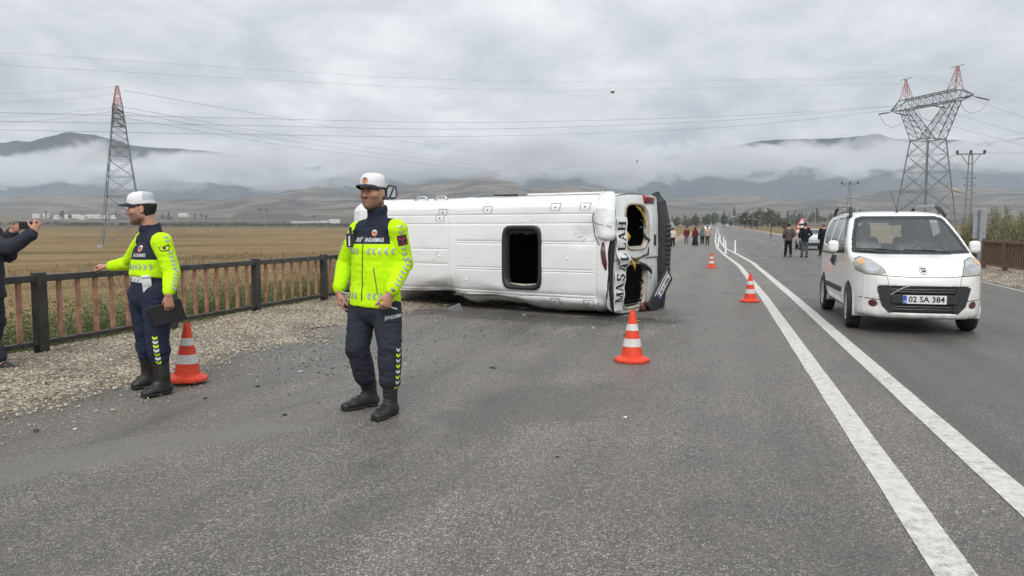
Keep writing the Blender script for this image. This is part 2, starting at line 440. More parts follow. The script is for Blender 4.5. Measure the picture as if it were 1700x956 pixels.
M['cone_white'] = mk('cone_white', (.72, .70, .69), .4, var=.08, vs=20, dirt=((.4, .33, .30), .5, 30, .3))
M['post_white'] = mk('post_white', (.75, .75, .74), .45, var=.06, vs=12, dirt=((.4, .38, .35), .4, 14, .3))
M['white_paint'] = mk('car_white_paint', (.80, .80, .785), .22, var=.02, vs=2, coat=.6)
M['black_plastic'] = mk('black_plastic', (.022, .023, .025), .5, var=.2, vs=20, bump=.08, bs=200)
M['dark_plastic'] = mk('dark_grey_plastic', (.026, .027, .029), .6, var=.25, vs=14, bump=.15, bs=120)
M['rubber'] = mk('rubber', (.016, .016, .017), .75, var=.3, vs=16, bump=.2, bs=90, dirt=((.09, .08, .07), .5, 8, .3))
M['chrome'] = mk('chrome', (.62, .63, .64), .18, 1.0, var=.05)
M['alloy'] = mk('wheel_silver', (.58, .58, .59), .38, .35, var=.12, vs=15, dirt=((.16, .135, .11), .5, 10, .3))
M['plate_white'] = mk('plate_white', (.74, .75, .76), .4, var=.04, vs=20)
M['plate_blue'] = mk('plate_blue', (.03, .10, .42), .4)
M['print_black'] = mk('print_black', (.012, .012, .014), .5)
M['print_white'] = mk('print_white', (.72, .73, .74), .5)
M['red_lens'] = mk('red_lens', (.22, .018, .018), .15, var=.2, vs=20, coat=.8)
M['dull_red_lens'] = mk('dull_red_lens', (.10, .018, .022), .25, var=.3, vs=20, coat=.6)
M['amber_lens'] = mk('amber_lens', (.75, .30, .03), .2, coat=.8)
M['seat_fabric'] = mk('seat_fabric', (.11, .112, .118), .9, var=.25, vs=20)
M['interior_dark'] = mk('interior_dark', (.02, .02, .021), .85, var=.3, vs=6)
M['foam_yellow'] = mk('torn_yellow_lining', (.62, .36, .045), .85, var=.25, vs=25, bump=.3, bs=40)
M['raw_cream'] = mk('cream_seal', (.52, .48, .38), .7, var=.2, vs=14, dirt=((.2, .15, .09), .6, 20, .4))
M['concrete'] = mk('concrete', (.34, .33, .31), .85, var=.15, vs=3)
M['wall_pale'] = mk('pale_plaster', (.62, .61, .58), .8, var=.1, vs=.3)
M['roof_grey'] = mk('sheet_roof', (.42, .40, .38), .7, var=.15, vs=.3)
M['bark'] = mk('bark', (.10, .08, .06), .9, var=.3, vs=6, bump=.4, bs=20)
M['sign_grey'] = mk('sign_back_grey', (.34, .37, .40), .55, .3, var=.08, vs=4)
M['sign_white'] = mk('sign_white', (.74, .74, .74), .5)
M['sign_red'] = mk('sign_red', (.55, .025, .03), .5)
M['lamp_shell'] = mk('lamp_shell', (.45, .45, .44), .45, .2)
M['lamp_glass'] = mk('lamp_glass', (.66, .60, .42), .3)
M['glass_tint'] = None
def leaf_mat(name, c1, c2, rough=.65, trans=.25):
    m, nt, b = new_mat(name)
    r_ = N(nt, 'ShaderNodeObjectInfo'); nz = noise_n(nt, 2.3, 4, .6, world_co(nt)); n2 = noise_n(nt, 23, 3, .6, world_co(nt))
    f_ = math_n(nt, 'ADD', math_n(nt, 'MULTIPLY', nz, .6), math_n(nt, 'MULTIPLY', n2, .4))
    cc = ramp(nt, f_, [(.36, c1), (.64, c2)]).outputs[0]
    L(nt, cc, b.inputs['Base Color']); b.inputs['Roughness'].default_value = rough; b.inputs['Specular IOR Level'].default_value = .25
    return m
M['leaf_tree'] = leaf_mat('tree_leaves', (.065, .078, .055), (.135, .145, .10))
M['leaf_autumn'] = leaf_mat('autumn_leaves', (.06, .06, .03), (.14, .12, .055))
M['leaf_willow'] = leaf_mat('willow_leaves', (.10, .11, .05), (.31, .285, .165))
M['leaf_weed'] = leaf_mat('weed_leaves', (.072, .10, .038), (.20, .225, .095))
M['leaf_dry'] = leaf_mat('dry_grass', (.11, .078, .036), (.26, .185, .092))

# asphalt -------------------------------------------------------------
ROAD_A = R(15.2); RD = Vector((math.sin(ROAD_A), math.cos(ROAD_A), 0)); RN = Vector((math.cos(ROAD_A), -math.sin(ROAD_A), 0))
def road_co(nt): return scaled(nt, world_co(nt), (1, 1, 1), ROAD_A)   # x across, y along the road
def asphalt():
    m, nt, b = new_mat('asphalt'); p = world_co(nt); rc = road_co(nt)
    fine = noise_n(nt, 95, 3, .7, p); vo = N(nt, 'ShaderNodeTexVoronoi', i_Scale=100.0); L(nt, p, vo.inputs['Vector'])
    stone = ramp(nt, vo.outputs['Color'], [(.50, .0), (.86, 1.0)]).outputs[0]
    sepc = N(nt, 'ShaderNodeSeparateColor'); L(nt, vo.outputs['Color'], sepc.inputs[0])
    st = ramp(nt, sepc.outputs[0], [(.30, 0), (.85, 1)]).outputs[0]
    core = ramp(nt, vo.outputs['Distance'], [(.25, 1), (.55, 0)]).outputs[0]
    stone = math_n(nt, 'MULTIPLY', st, core)
    big = noise_n(nt, .55, 6, .62, p, .4); mid = noise_n(nt, 3.2, 5, .62, p)
    lane = noise_n(nt, 1.0, 4, .55, scaled(nt, rc, (1.7, .07, 1)))
    base = ramp(nt, fine, [(.3, (.036, .0325, .029)), (.7, (.180, .163, .143))]).outputs[0]
    c = mixc(nt, stone, base, (.52, .475, .42))
    c = mixc(nt, 1.0, c, ramp(nt, noise_n(nt, 26, 3, .75, p), [(.30, .60), (.5, 1.0), (.70, 1.45)]).outputs[0], 'MULTIPLY')
    f_ = math_n(nt, 'ADD', math_n(nt, 'MULTIPLY', big, .55), math_n(nt, 'MULTIPLY', lane, .45))
    tone = ramp(nt, f_, [(.36, .58), (.5, 1.0), (.63, 1.42)]).outputs[0]
    c = mixc(nt, 1.0, c, tone, 'MULTIPLY')
    warm = ramp(nt, mid, [(.42, 0), (.7, .55)]).outputs[0]
    c = mixc(nt, math_n(nt, 'MULTIPLY', warm, .55), c, (.205, .172, .142))
    sx0 = N(nt, 'ShaderNodeSeparateXYZ'); L(nt, rc, sx0.inputs[0])
    # newer, darker surface in the oncoming lane; oil and damp along the wheel tracks
    nl = N(nt, 'ShaderNodeMapRange', i_1=1.45, i_2=1.75, i_3=0.0, i_4=.42); L(nt, math_n(nt, 'ADD', sx0.outputs[0], math_n(nt, 'MULTIPLY', math_n(nt, 'SUBTRACT', mid, .5), .5)), nl.inputs[0])
    c = mixc(nt, nl.outputs[0], c, mixc(nt, fine, (.03, .03, .031), (.085, .083, .082)))
    trk = N(nt, 'ShaderNodeTexWave', i_Scale=.29, i_Distortion=1.2, i_Detail=3.0); L(nt, scaled(nt, rc, (1, .05, 1)), trk.inputs['Vector'])
    c = mixc(nt, math_n(nt, 'MULTIPLY', ramp(nt, trk.outputs['Fac'], [(.45, 0), (.9, .34)]).outputs[0], big), c, (.045, .043, .042))
    smear = ramp(nt, noise_n(nt, .8, 7, .7, scaled(nt, rc, (1.2, .3, 1)), 1.5), [(.56, 0), (.66, .5)]).outputs[0]
    c = mixc(nt, smear, c, mixc(nt, fine, (.035, .034, .034), (.10, .097, .09)))
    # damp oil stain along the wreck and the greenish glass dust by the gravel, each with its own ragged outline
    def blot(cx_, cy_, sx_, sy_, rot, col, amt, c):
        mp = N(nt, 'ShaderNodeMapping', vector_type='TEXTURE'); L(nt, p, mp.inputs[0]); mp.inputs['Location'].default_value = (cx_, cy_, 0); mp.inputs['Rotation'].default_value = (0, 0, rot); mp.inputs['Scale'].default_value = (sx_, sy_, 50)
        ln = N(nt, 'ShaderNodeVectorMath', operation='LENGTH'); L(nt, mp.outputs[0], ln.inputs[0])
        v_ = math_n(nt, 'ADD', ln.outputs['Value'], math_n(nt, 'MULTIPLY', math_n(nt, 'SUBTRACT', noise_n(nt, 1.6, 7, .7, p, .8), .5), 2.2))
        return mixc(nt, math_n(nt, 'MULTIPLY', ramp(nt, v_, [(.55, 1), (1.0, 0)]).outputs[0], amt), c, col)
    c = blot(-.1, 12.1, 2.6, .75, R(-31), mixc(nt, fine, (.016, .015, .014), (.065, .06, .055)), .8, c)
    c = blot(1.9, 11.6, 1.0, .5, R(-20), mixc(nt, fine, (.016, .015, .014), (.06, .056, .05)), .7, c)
    c = blot(-1.9, 9.4, 1.5, .8, R(20), mixc(nt, fine, (.045, .055, .05), (.17, .195, .18)), .6, c)
    c = blot(.2, 6.0, 1.3, .7, R(50), mixc(nt, fine, (.03, .028, .025), (.11, .10, .09)), .45, c)
    c = blot(-2.6, 4.6, 1.6, .35, R(40), mixc(nt, fine, (.09, .085, .075), (.30, .28, .25)), .6, c)
    # dust and fine soil carried from the verge on to the edge of the road
    sx = N(nt, 'ShaderNodeSeparateXYZ'); L(nt, rc, sx.inputs[0])
    edge = N(nt, 'ShaderNodeMapRange', i_1=-1.8, i_2=-5.2, i_3=0.0, i_4=1.0); L(nt, sx.outputs[0], edge.inputs[0])
    dn = noise_n(nt, 1.0, 6, .65, scaled(nt, rc, (1.6, .35, 1)))
    dust = math_n(nt, 'MULTIPLY', edge.outputs[0], ramp(nt, dn, [(.38, 0), (.62, 1)]).outputs[0])
    c = mixc(nt, math_n(nt, 'MULTIPLY', dust, .7), c, mixc(nt, fine, (.055, .048, .036), (.20, .178, .14)))
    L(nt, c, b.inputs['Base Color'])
    wet = ramp(nt, math_n(nt, 'ADD', math_n(nt, 'MULTIPLY', big, .6), math_n(nt, 'MULTIPLY', lane, .4)), [(.40, .36), (.56, .62)]).outputs[0]
    L(nt, wet, b.inputs['Roughness']); b.inputs['Specular IOR Level'].default_value = .5
    h = math_n(nt, 'ADD', fine, math_n(nt, 'MULTIPLY', core, .9)); bump_n(nt, b, h, .6, .006)
    return m
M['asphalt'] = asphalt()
def marking():
    m, nt, b = new_mat('road_marking_paint'); p = world_co(nt)
    fine = noise_n(nt, 110, 3, .7, p); mid = noise_n(nt, 14, 6, .7, p); big = noise_n(nt, 1.2, 4, .6, p)
    c = ramp(nt, mid, [(.3, (.44, .425, .385)), (.6, (.66, .64, .59))]).outputs[0]
    wear = math_n(nt, 'ADD', math_n(nt, 'MULTIPLY', fine, .5), math_n(nt, 'ADD', math_n(nt, 'MULTIPLY', mid, .35), math_n(nt, 'MULTIPLY', big, .25)))
    wv = ramp(nt, wear, [(.42, 1), (.51, 0)]).outputs[0]
    c = mixc(nt, math_n(nt, 'MULTIPLY', wv, .8), c, (.12, .115, .11))
    L(nt, c, b.inputs['Base Color']); b.inputs['Roughness'].default_value = .55; bump_n(nt, b, fine, .5, .004); return m
M['marking'] = marking()
def gravel(name, c1, c2, c3):
    m, nt, b = new_mat(name); p = world_co(nt)
    vo = N(nt, 'ShaderNodeTexVoronoi', i_Scale=34.0, i_Randomness=1.0); L(nt, p, vo.inputs['Vector'])
    sc = N(nt, 'ShaderNodeSeparateColor'); L(nt, vo.outputs['Color'], sc.inputs[0])
    c = ramp(nt, sc.outputs[0], [(.1, c1), (.5, c2), (.95, c3)]).outputs[0]
    gap = ramp(nt, vo.outputs['Distance'], [(.35, 1.0), (.75, .35)]).outputs[0]; c = mixc(nt, 1, c, gap, 'MULTIPLY')
    big = noise_n(nt, 1.3, 5, .6, p); c = mixc(nt, ramp(nt, big, [(.42, 0), (.68, .75)]).outputs[0], c, (.11, .088, .062))
    L(nt, c, b.inputs['Base Color']); b.inputs['Roughness'].default_value = .85
    h = math_n(nt, 'SUBTRACT', 1.0, vo.outputs['Distance']); bump_n(nt, b, h, .9, .02); return m
M['gravel'] = gravel('gravel', (.23, .185, .135), (.42, .355, .265), (.62, .55, .44))
def stone_mat():
    m, nt, b = new_mat('pebble'); t = attr_n(nt, 'tone')
    L(nt, ramp(nt, t, [(0, (.15, .115, .08)), (.35, (.35, .285, .205)), (.75, (.54, .465, .36)), (1, (.72, .67, .58))]).outputs[0], b.inputs['Base Color'])
    b.inputs['Roughness'].default_value = .85; return m
M['pebble'] = stone_mat()
def land():
    m, nt, b = new_mat('dry_land'); p = world_co(nt)
    sx = N(nt, 'ShaderNodeSeparateXYZ'); L(nt, p, sx.inputs[0])
    dist = N(nt, 'ShaderNodeVectorMath', operation='LENGTH'); L(nt, p, dist.inputs[0]); d = dist.outputs['Value']
    n_s = noise_n(nt, .9, 8, .68, p, .3); n_m = noise_n(nt, .045, 7, .62, scaled(nt, p, (.35, 1.3, 1), R(-12)), .4); n_b = noise_n(nt, .0042, 8, .6, scaled(nt, p, (.6, 1.4, 1)), .8)
    n_f = noise_n(nt, 14, 4, .7, p)
    grass = ramp(nt, n_m, [(.32, (.085, .066, .030)), (.46, (.180, .124, .056)), (.56, (.250, .176, .084)), (.70, (.115, .096, .042))]).outputs[0]
    grass = mixc(nt, 1.0, grass, ramp(nt, n_s, [(.3, .72), (.7, 1.25)]).outputs[0], 'MULTIPLY')
    grass = mixc(nt, 1.0, grass, ramp(nt, n_f, [(.3, .75), (.7, 1.2)]).outputs[0], 'MULTIPLY')
    far = ramp(nt, n_b, [(.34, (.030, .029, .027)), (.44, (.066, .055, .043)), (.52, (.185, .145, .106)), (.575, (.090, .070, .052)), (.68, (.034, .031, .027))]).outputs[0]
    far = mixc(nt, 1.0, far, ramp(nt, noise_n(nt, .03, 7, .65, p), [(.3, .72), (.7, 1.25)]).outputs[0], 'MULTIPLY')
    k = N(nt, 'ShaderNodeMapRange', i_1=520.0, i_2=760.0); L(nt, d, k.inputs[0])
    c = mixc(nt, k.outputs[0], grass, far)
    q = attr_n(nt, 'quarry'); c = mixc(nt, math_n(nt, 'MULTIPLY', q, .85), c, mixc(nt, noise_n(nt, .05, 5, .6, p), (.05, .047, .045), (.11, .10, .095)))
    L(nt, c, b.inputs['Base Color']); b.inputs['Roughness'].default_value = .95; b.inputs['Specular IOR Level'].default_value = .15
    bump_n(nt, b, n_s, .4, .08); return m
M['land'] = land()
def rock():
    m, nt, b = new_mat('mountain_slope'); p = world_co(nt)
    n_ = noise_n(nt, .0035, 9, .62, p, .6)
    L(nt, ramp(nt, n_, [(.3, (.018, .028, .040)), (.5, (.042, .05, .056)), (.7, (.085, .082, .078))]).outputs[0], b.inputs['Base Color'])
    b.inputs['Roughness'].default_value = 1; b.inputs['Specular IOR Level'].default_value = .1; return m
M['rock'] = rock()
# ------------------------------------------------------------------ the land
def sm(a, b, x): t = np.clip((x - a) / (b - a), 0, 1); return t * t * (3 - 2 * t)
HILLS = [  # photo x of the top, photo y of the top, distance, half width in photo px, depth m, quarry
    (765, 299, 3050, 150, 520, 0), (640, 318, 2700, 130, 400, 0), (600, 330, 2300, 120, 330, 0), (470, 334, 2450, 150, 350, 0), (330, 338, 2600, 130, 380, 0),
    (520, 322, 3150, 120, 350, 0), (250, 334, 3200, 170, 400, 0), (120, 338, 3200, 170, 380, 0), (-60, 330, 3100, 200, 400, 0), (-300, 325, 3000, 250, 400, 0),
    (450, 356, 1500, 62, 120, 1), (900, 312, 3200, 150, 420, 0), (1080, 335, 2900, 150, 420, 0), (1210, 330, 3100, 170, 380, 0), (1360, 336, 2700, 140, 380, 0),
    (1500, 326, 3000, 200, 420, 0), (1680, 330, 2800, 220, 420, 0), (1950, 318, 3000, 260, 420, 0), (2300, 318, 3000, 300, 420, 0)]
def road_ls(x, y): return x * RN.x + y * RN.y, x * RD.x + y * RD.y
def base_z(d): return np.interp(d, [0, 95, 300, 700, 1200, 1500, 2000, 2600, 3600, 5200], [0, 0, 1.2, 4.4, 10.5, 16, 34, 55, 88, 110])
def edge_r(s): return np.interp(s, [-50, 12, 22, 90, 4000], [6.55, 6.6, 7.1, 10.9, 11.6])
def edge_l(s): return np.interp(s, [-50, 30, 60, 4000], [-5.95, -5.85, -4.7, -4.7])
def ground_z(x, y):
    x = np.asarray(x, float); y = np.asarray(y, float)
    lat, s = road_ls(x, y); d = np.hypot(x, y)
    z = base_z(d)
    nearroad = sm(1500, 400, d)
    dl = (1.55 - 1.0 * sm(30, 75, s) * sm(60, 20, -lat)) * sm(-7.45, -11.5, lat)
    dr = (1.1 - .7 * sm(33, 60, s)) * sm(edge_r(s) + 2.9, edge_r(s) + 6.5, lat)
    z = z - (dl + dr) * nearroad
    P = np.stack([x, y, np.zeros_like(x)], -1).reshape(-1, 3)
    off = np.clip(np.maximum(-lat - 10, lat - edge_r(s) - 5) / 15, 0, 1) * sm(4000, 200, d)
    z = z + (fbm(P * .11, 3).reshape(x.shape) * .10 + fbm(P * .025, 2).reshape(x.shape) * .22) * off
    # gravel heaped a little on the verges
    mound = (sm(-5.0, -6.1, lat) * sm(-7.9, -6.9, lat) + sm(edge_r(s) - .1, edge_r(s) + .9, lat) * sm(edge_r(s) + 3.2, edge_r(s) + 2.2, lat)) * sm(60, 40, s)
    z = z + mound * (.07 + .05 * vnoise(P * 1.3).reshape(x.shape))
    return z
def hills_z(x, y):
    d = np.hypot(x, y) + 1e-6; X = x / np.maximum(y, 1e-3); z = np.zeros_like(d); q = np.zeros_like(d)
    P = np.stack([x, y, np.zeros_like(x)], -1).reshape(-1, 3)
    rough = fbm(P / 420, 5, .52).reshape(d.shape)
    for px, py, dd, hw, dep, qu in HILLS:
        u = (px - 850) / FP; top = CAM_H + (380 - py) / FP * dd - base_z(dd)
        fx = np.abs((X - u) / (hw / FP)) * np.where(y > 0, 1, 50); fd = (y - dd) / dep
        g = np.exp(-(fx ** 2.2) * .9 - np.abs(fd) ** 2 * .9)
        if qu: g = sm(1.15, .75, fx + .12 * rough) * sm(1.3, .5, np.abs(fd)); q = np.maximum(q, sm(.05, .3, g) * sm(.0, -.35, fd))
        z = np.maximum(z, top * g * (1 + .0 * rough))
    z = z + rough * np.interp(d, [900, 1600, 3000], [0, 7, 34]) * (.35 + np.clip(z / 90, 0, 1))
    return z, q
def polar_grid(radii, angs):
    rr, aa = np.meshgrid(radii, angs, indexing='ij'); x = rr * np.sin(aa); y = rr * np.cos(aa); n, m = rr.shape
    i, j = np.meshgrid(np.arange(n - 1), np.arange(m - 1), indexing='ij'); a = (i * m + j).ravel()
    return x, y, np.stack([a, a + 1, a + m + 1, a + m], 1)[:, ::-1]
# fine sector in front, coarse sheet all round, out to the horizon
rad = np.concatenate([np.geomspace(.6, 120, 210), np.geomspace(121.5, 900, 110), np.linspace(910, 3550, 170)])
ang = np.concatenate([R(np.linspace(-180, -62, 40)), R(np.linspace(-60, 60, 420)), R(np.linspace(62, 180, 40))]) if False else np.radians(np.concatenate([np.linspace(-180, -62, 40), np.linspace(-60, 60, 420), np.linspace(62, 180, 40)]))
gx, gy, gf = polar_grid(rad, ang)
gz = ground_z(gx, gy); hz, hq = hills_z(gx, gy); gz = gz + hz
lat, s_ = road_ls(gx, gy)
under = (lat > edge_l(s_) - .25) & (lat < edge_r(s_) + .25) & (s_ < 1600)
gz = np.where(under, gz - .03, gz)
vg = (((lat < -5.0) & (lat > -7.6) & (s_ > -3)) | ((lat > edge_r(s_) - .2) & (lat < edge_r(s_) + 2.8) & (s_ > 7))) & (s_ < 45)
gz = np.where(vg & ~under, gz - .07, np.where(vg, gz - .05, gz))
gp = np.stack([gx, gy, gz], -1).reshape(-1, 3)
tag(link('ground', np_mesh('ground', gp, gf, M['land'], True, attrs={'quarry': hq.ravel()})), kind='structure')

# road: one sheet following the ground, its right side widening to a turning lane
def strip(name, s_list, lat_fun, dz, mat, nlat=2, kind='structure'):
    V = []; F = []
    for i, s in enumerate(s_list):
        for j in range(nlat):
            l = lat_fun(s, j / (nlat - 1)); x, y = RN.x * l + RD.x * s, RN.y * l + RD.y * s
            V.append((x, y, 0))
        if i:
            for j in range(nlat - 1): a = (i - 1) * nlat + j; F.append((a, a + 1, a + nlat + 1, a + nlat))
    V = np.array(V); d = np.hypot(V[:, 0], V[:, 1]); V[:, 2] = base_z(d) + dz
    F = np.array(F)
    if lat_fun(60, 1) < lat_fun(60, 0): F = F[:, ::-1]
    return tag(link(name, np_mesh(name, V, F, mat, True)), kind=kind)
SL = np.concatenate([np.linspace(-40, 120, 161), np.linspace(125, 400, 56), np.linspace(420, 1500, 55)])
def wob(s, a): return a * (mnoise.noise((s * .9, a * 7, 3.1)) + .5 * mnoise.noise((s * 2.7, a * 3, 1.1)))
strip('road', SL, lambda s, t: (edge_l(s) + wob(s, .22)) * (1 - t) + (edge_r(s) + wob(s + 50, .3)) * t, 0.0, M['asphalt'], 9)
LL = lambda s: float(np.interp(s, [-40, 16, 30, 41, 57, 92, 1500], [.97, .97, .85, .47, .05, -.2, -.2]))
LR = lambda s: float(np.interp(s, [-40, 16, 33, 45, 57, 83, 1500], [1.56, 1.56, 1.46, 1.08, .61, .37, .3]))
SM = np.concatenate([np.linspace(-20, 60, 161), np.linspace(61, 400, 170)])
strip('road_marking', SM, lambda s, t: LL(s) - .085 + .17 * t + wob(s * 3, .008), .004, M['marking'])
strip('road_marking', SM, lambda s, t: LR(s) - .085 + .17 * t + wob(s * 3 + 9, .008), .004, M['marking'])
strip('road_marking', np.linspace(14, 34, 41), lambda s, t: edge_r(s) - .30 + .06 * t + wob(s * 2, .012), .004, M['marking'])
M['sand'] = mk('sandy_verge', (.36, .28, .19), .95, var=.25, vs=1.5, co='world', bump=.4, bs=8, bd=.03, dirt=((.16, .12, .07), .6, .6, .4))
strip('verge', np.concatenate([np.linspace(44, 120, 60), np.linspace(125, 900, 80)]), lambda s, t: edge_r(s) - .2 + wob(s, .3) + (2.2 + wob(s + 7, .8)) * t, .006, M['sand'])
strip('verge', np.concatenate([np.linspace(44, 120, 60), np.linspace(125, 900, 80)]), lambda s, t: edge_l(s) + .2 + wob(s, .3) - (1.9 + wob(s + 3, .8)) * t, .006, M['sand'])
for i, s0 in enumerate((46, 58, 70, 84, 100, 118, 140)):
    strip('road_marking', np.linspace(s0, s0 + 4, 5), lambda s, t: 4.9 + .12 * t, .004, M['marking'])
# gravel verges
def verge(name, s0, s1, f0, f1):
    ss = np.linspace(s0, s1, int((s1 - s0) / .22)); tt = np.linspace(0, 1, 16)
    V = []
    for s in ss:
        a, b = f0(s), f1(s)
        for t in tt:
            l = a + (b - a) * t; V.append((RN.x * l + RD.x * s, RN.y * l + RD.y * s, 0))
    V = np.array(V); V[:, 2] = ground_z(V[:, 0], V[:, 1]) + .012 + .012 * vnoise(V * 9)
    n, m = len(ss), len(tt); i, j = np.meshgrid(np.arange(n - 1), np.arange(m - 1), indexing='ij'); a = (i * m + j).ravel()
    V[:, 2].reshape(n, m)[:, 0] -= .03
    q = np.stack([a, a + 1, a + m + 1, a + m], 1)
    q = q if f1(0) > f0(0) else q[:, ::-1]
    return tag(link(name, np_mesh(name, V, q, M['gravel'], True)), kind='structure')
vl0 = lambda s: -5.2 + wob(s, .40) ; vl1 = lambda s: -7.75 + wob(s, .2)
vr0 = lambda s: float(edge_r(s)) - .15 + wob(s, .3); vr1 = lambda s: float(edge_r(s)) + 3.0 + wob(s, .2)
verge('verge', -3, 46, vl0, vl1); verge('verge', 6, 46, vr0, vr1)
# loose stones
def stones(n, s0, s1, f0, f1, smin, smax, bias=1.0):
    ico = bmesh.new(); bmesh.ops.create_icosphere(ico, subdivisions=1, radius=1.0); bv = np.array([v.co[:] for v in ico.verts]); bf = np.array([[v.index for v in f.verts] for f in ico.faces]); ico.free()
    s = s0 + (s1 - s0) * rng.random(n) ** 1.7; t = rng.random(n) ** bias
    l = np.array([f0(a) + (f1(a) - f0(a)) * b for a, b in zip(s, t)])
    x = RN.x * l + RD.x * s; y = RN.y * l + RD.y * s; z = ground_z(x, y) + .014
    sc = smin * (smax / smin) ** (rng.random(n) ** 1.8); sc3 = sc[:, None] * (0.6 + .7 * rng.random((n, 3))); sc3[:, 2] *= .75
    a = rng.random(n) * 6.28
    v = bv[None] * (1 + .25 * (rng.random((n, len(bv), 1)) - .5)) * sc3[:, None, :]
    vx = v[..., 0] * np.cos(a)[:, None] - v[..., 1] * np.sin(a)[:, None]; vy = v[..., 0] * np.sin(a)[:, None] + v[..., 1] * np.cos(a)[:, None]
    V = np.stack([vx + x[:, None], vy + y[:, None], v[..., 2] + (z + sc3[:, 2] * .35)[:, None]], -1).reshape(-1, 3)
    F = (bf[None] + (np.arange(n) * len(bv))[:, None, None]).reshape(-1, 3)
    return V, F, np.repeat(rng.random(n), len(bv))
parts_ = [stones(32000, 2.5, 24, lambda s: vl0(s) + .25, vl1, .004, .0145), stones(1800, 2.5, 20, lambda s: vl0(s) + 1.0, vl0, .005, .012, .6), stones(5000, 12, 34, vr0, vr1, .012, .03)]
V = np.concatenate([p[0] for p in parts_]); o_ = np.cumsum([0] + [len(p[0]) for p in parts_[:-1]]); F = np.concatenate([p[1] + o for p, o in zip(parts_, o_)])
tag(link('gravel', np_mesh('gravel', V, F, M['pebble'], False, attrs={'tone': np.concatenate([p[2] for p in parts_])})), kind='stuff')

# mountains behind the cloud
def mountain_range():
    rp = [(-900, 250), (-500, 238), (0, 243), (60, 245), (130, 240), (170, 243), (230, 252), (290, 250), (340, 254), (420, 266), (520, 284), (620, 270), (700, 276), (800, 262), (930, 256), (1050, 284), (1150, 258), (1250, 246), (1330, 238), (1440, 234), (1530, 250), (1620, 252), (1750, 232), (2200, 240), (2700, 250)]
    pa = np.array([math.atan((p[0] - 850) / FP) for p in rp]); ph = np.array([(380 - p[1]) / FP for p in rp])
    an = np.linspace(pa[0], pa[-1], 520); rr = np.linspace(4700, 7400, 90)
    A, RR = np.meshgrid(an, rr); x = RR * np.tan(A); y = RR.copy()
    ridge = np.interp(A, pa, ph) * 6400
    P = np.stack([x, y, x * 0], -1).reshape(-1, 3); nz = fbm(P / 900, 6, .55).reshape(x.shape)
    pr = np.where(y < 6400, sm(4650, 6500, y) ** .8, sm(7500, 6300, y))
    z = 40 + ridge * pr + nz * 58 * np.clip(pr * 1.4, .25, 1) * np.where(y < 6300, 1, .4) * 1.0
    n, m = x.shape; i, j = np.meshgrid(np.arange(n - 1), np.arange(m - 1), indexing='ij'); a = (i * m + j).ravel()
    tag(link('mountains', np_mesh('mountains', np.stack([x, y, z], -1).reshape(-1, 3), np.stack([a, a + 1, a + m + 1, a + m], 1), M['rock'], True)), kind='structure')
mountain_range()
# ------------------------------------------------------------------ people
def cloth_mat(name, col, col2=None, rough=.85, wr=.5, var=.10, spec=.25, sheen=.0):
    m, nt, b = new_mat(name); c = obj_co(nt)
    n_ = noise_n(nt, 9, 5, .6, c); w_ = noise_n(nt, 22, 4, .6, scaled(nt, c, (1, 1, 1.8)), .6); f_ = noise_n(nt, 420, 2, .5, c)
    def tone(k): return ramp(nt, n_, [(.3, tuple(x * (1 - var) for x in k)), (.7, tuple(min(1, x * (1 + var)) for x in k))]).outputs[0]
    cc = tone(col)
    if col2 is not None: cc = mixc(nt, math_n(nt, 'GREATER_THAN', attr_n(nt, 'reg'), 0.0), cc, tone(col2))
    L(nt, cc, b.inputs['Base Color']); b.inputs['Roughness'].default_value = rough; b.inputs['Specular IOR Level'].default_value = spec
    if sheen: b.inputs['Sheen Weight'].default_value = sheen
    bump_n(nt, b, math_n(nt, 'ADD', math_n(nt, 'MULTIPLY', w_, 1.0), math_n(nt, 'MULTIPLY', f_, .12)), wr, .012); return m
def skin_mat(name, col, beard):
    m, nt, b = new_mat(name); c = obj_co(nt); n_ = noise_n(nt, 30, 4, .6, c)
    cc = ramp(nt, n_, [(.3, tuple(x * .88 for x in col)), (.7, tuple(x * 1.1 for x in col))]).outputs[0]
    a = attr_n(nt, 'beard'); fine = noise_n(nt, 260, 2, .6, c)
    cc = mixc(nt, math_n(nt, 'MULTIPLY', a, math_n(nt, 'ADD', math_n(nt, 'MULTIPLY', fine, .7), beard)), cc, (.055, .038, .03))
    L(nt, mixc(nt, math_n(nt, 'MULTIPLY', attr_n(nt, 'flush'), .45), cc, (.50, .17, .12)), b.inputs['Base Color'])
    b.inputs['Roughness'].default_value = .5; b.inputs['Subsurface Weight'].default_value = .08; b.inputs['Subsurface Radius'].default_value = (.012, .005, .003)
    bump_n(nt, b, fine, .15, .002); return m
HV = (.56, .92, .004); NAVY = (.020, .024, .042)
M['hivis'] = cloth_mat('hi_vis_fabric', HV, NAVY, .8, .34, .06); M['navy'] = cloth_mat('navy_cloth', (.021, .027, .055), None, .85, .7)
M['charcoal_cloth'] = cloth_mat('charcoal_cloth', (.030, .033, .046), None, .85, .45)
M['boot'] = mk('boot_leather', (.016, .016, .016), .5, var=.3, vs=25, bump=.35, bs=45, bd=.006, dirt=((.07, .06, .05), .3, 9, .2))
M['sole'] = mk('boot_sole', (.012, .012, .012), .7, var=.3, vs=30, bump=.4, bs=60)
M['cap_white'] = cloth_mat('cap_white', (.78, .78, .82), (.50, .52, .58), .8, .2, .03); M['cap_brim'] = cloth_mat('cap_brim', (.022, .030, .045), None, .7, .2)
M['reflective'] = mk('reflective_silver', (.46, .48, .47), .35, .35, var=.12, vs=60); M['reflective_white'] = mk('reflective_white', (.70, .72, .72), .4, .1, var=.06, vs=40); M['reflective_yellow'] = mk('reflective_yellow', (.58, .80, .02), .5, var=.06, vs=40)
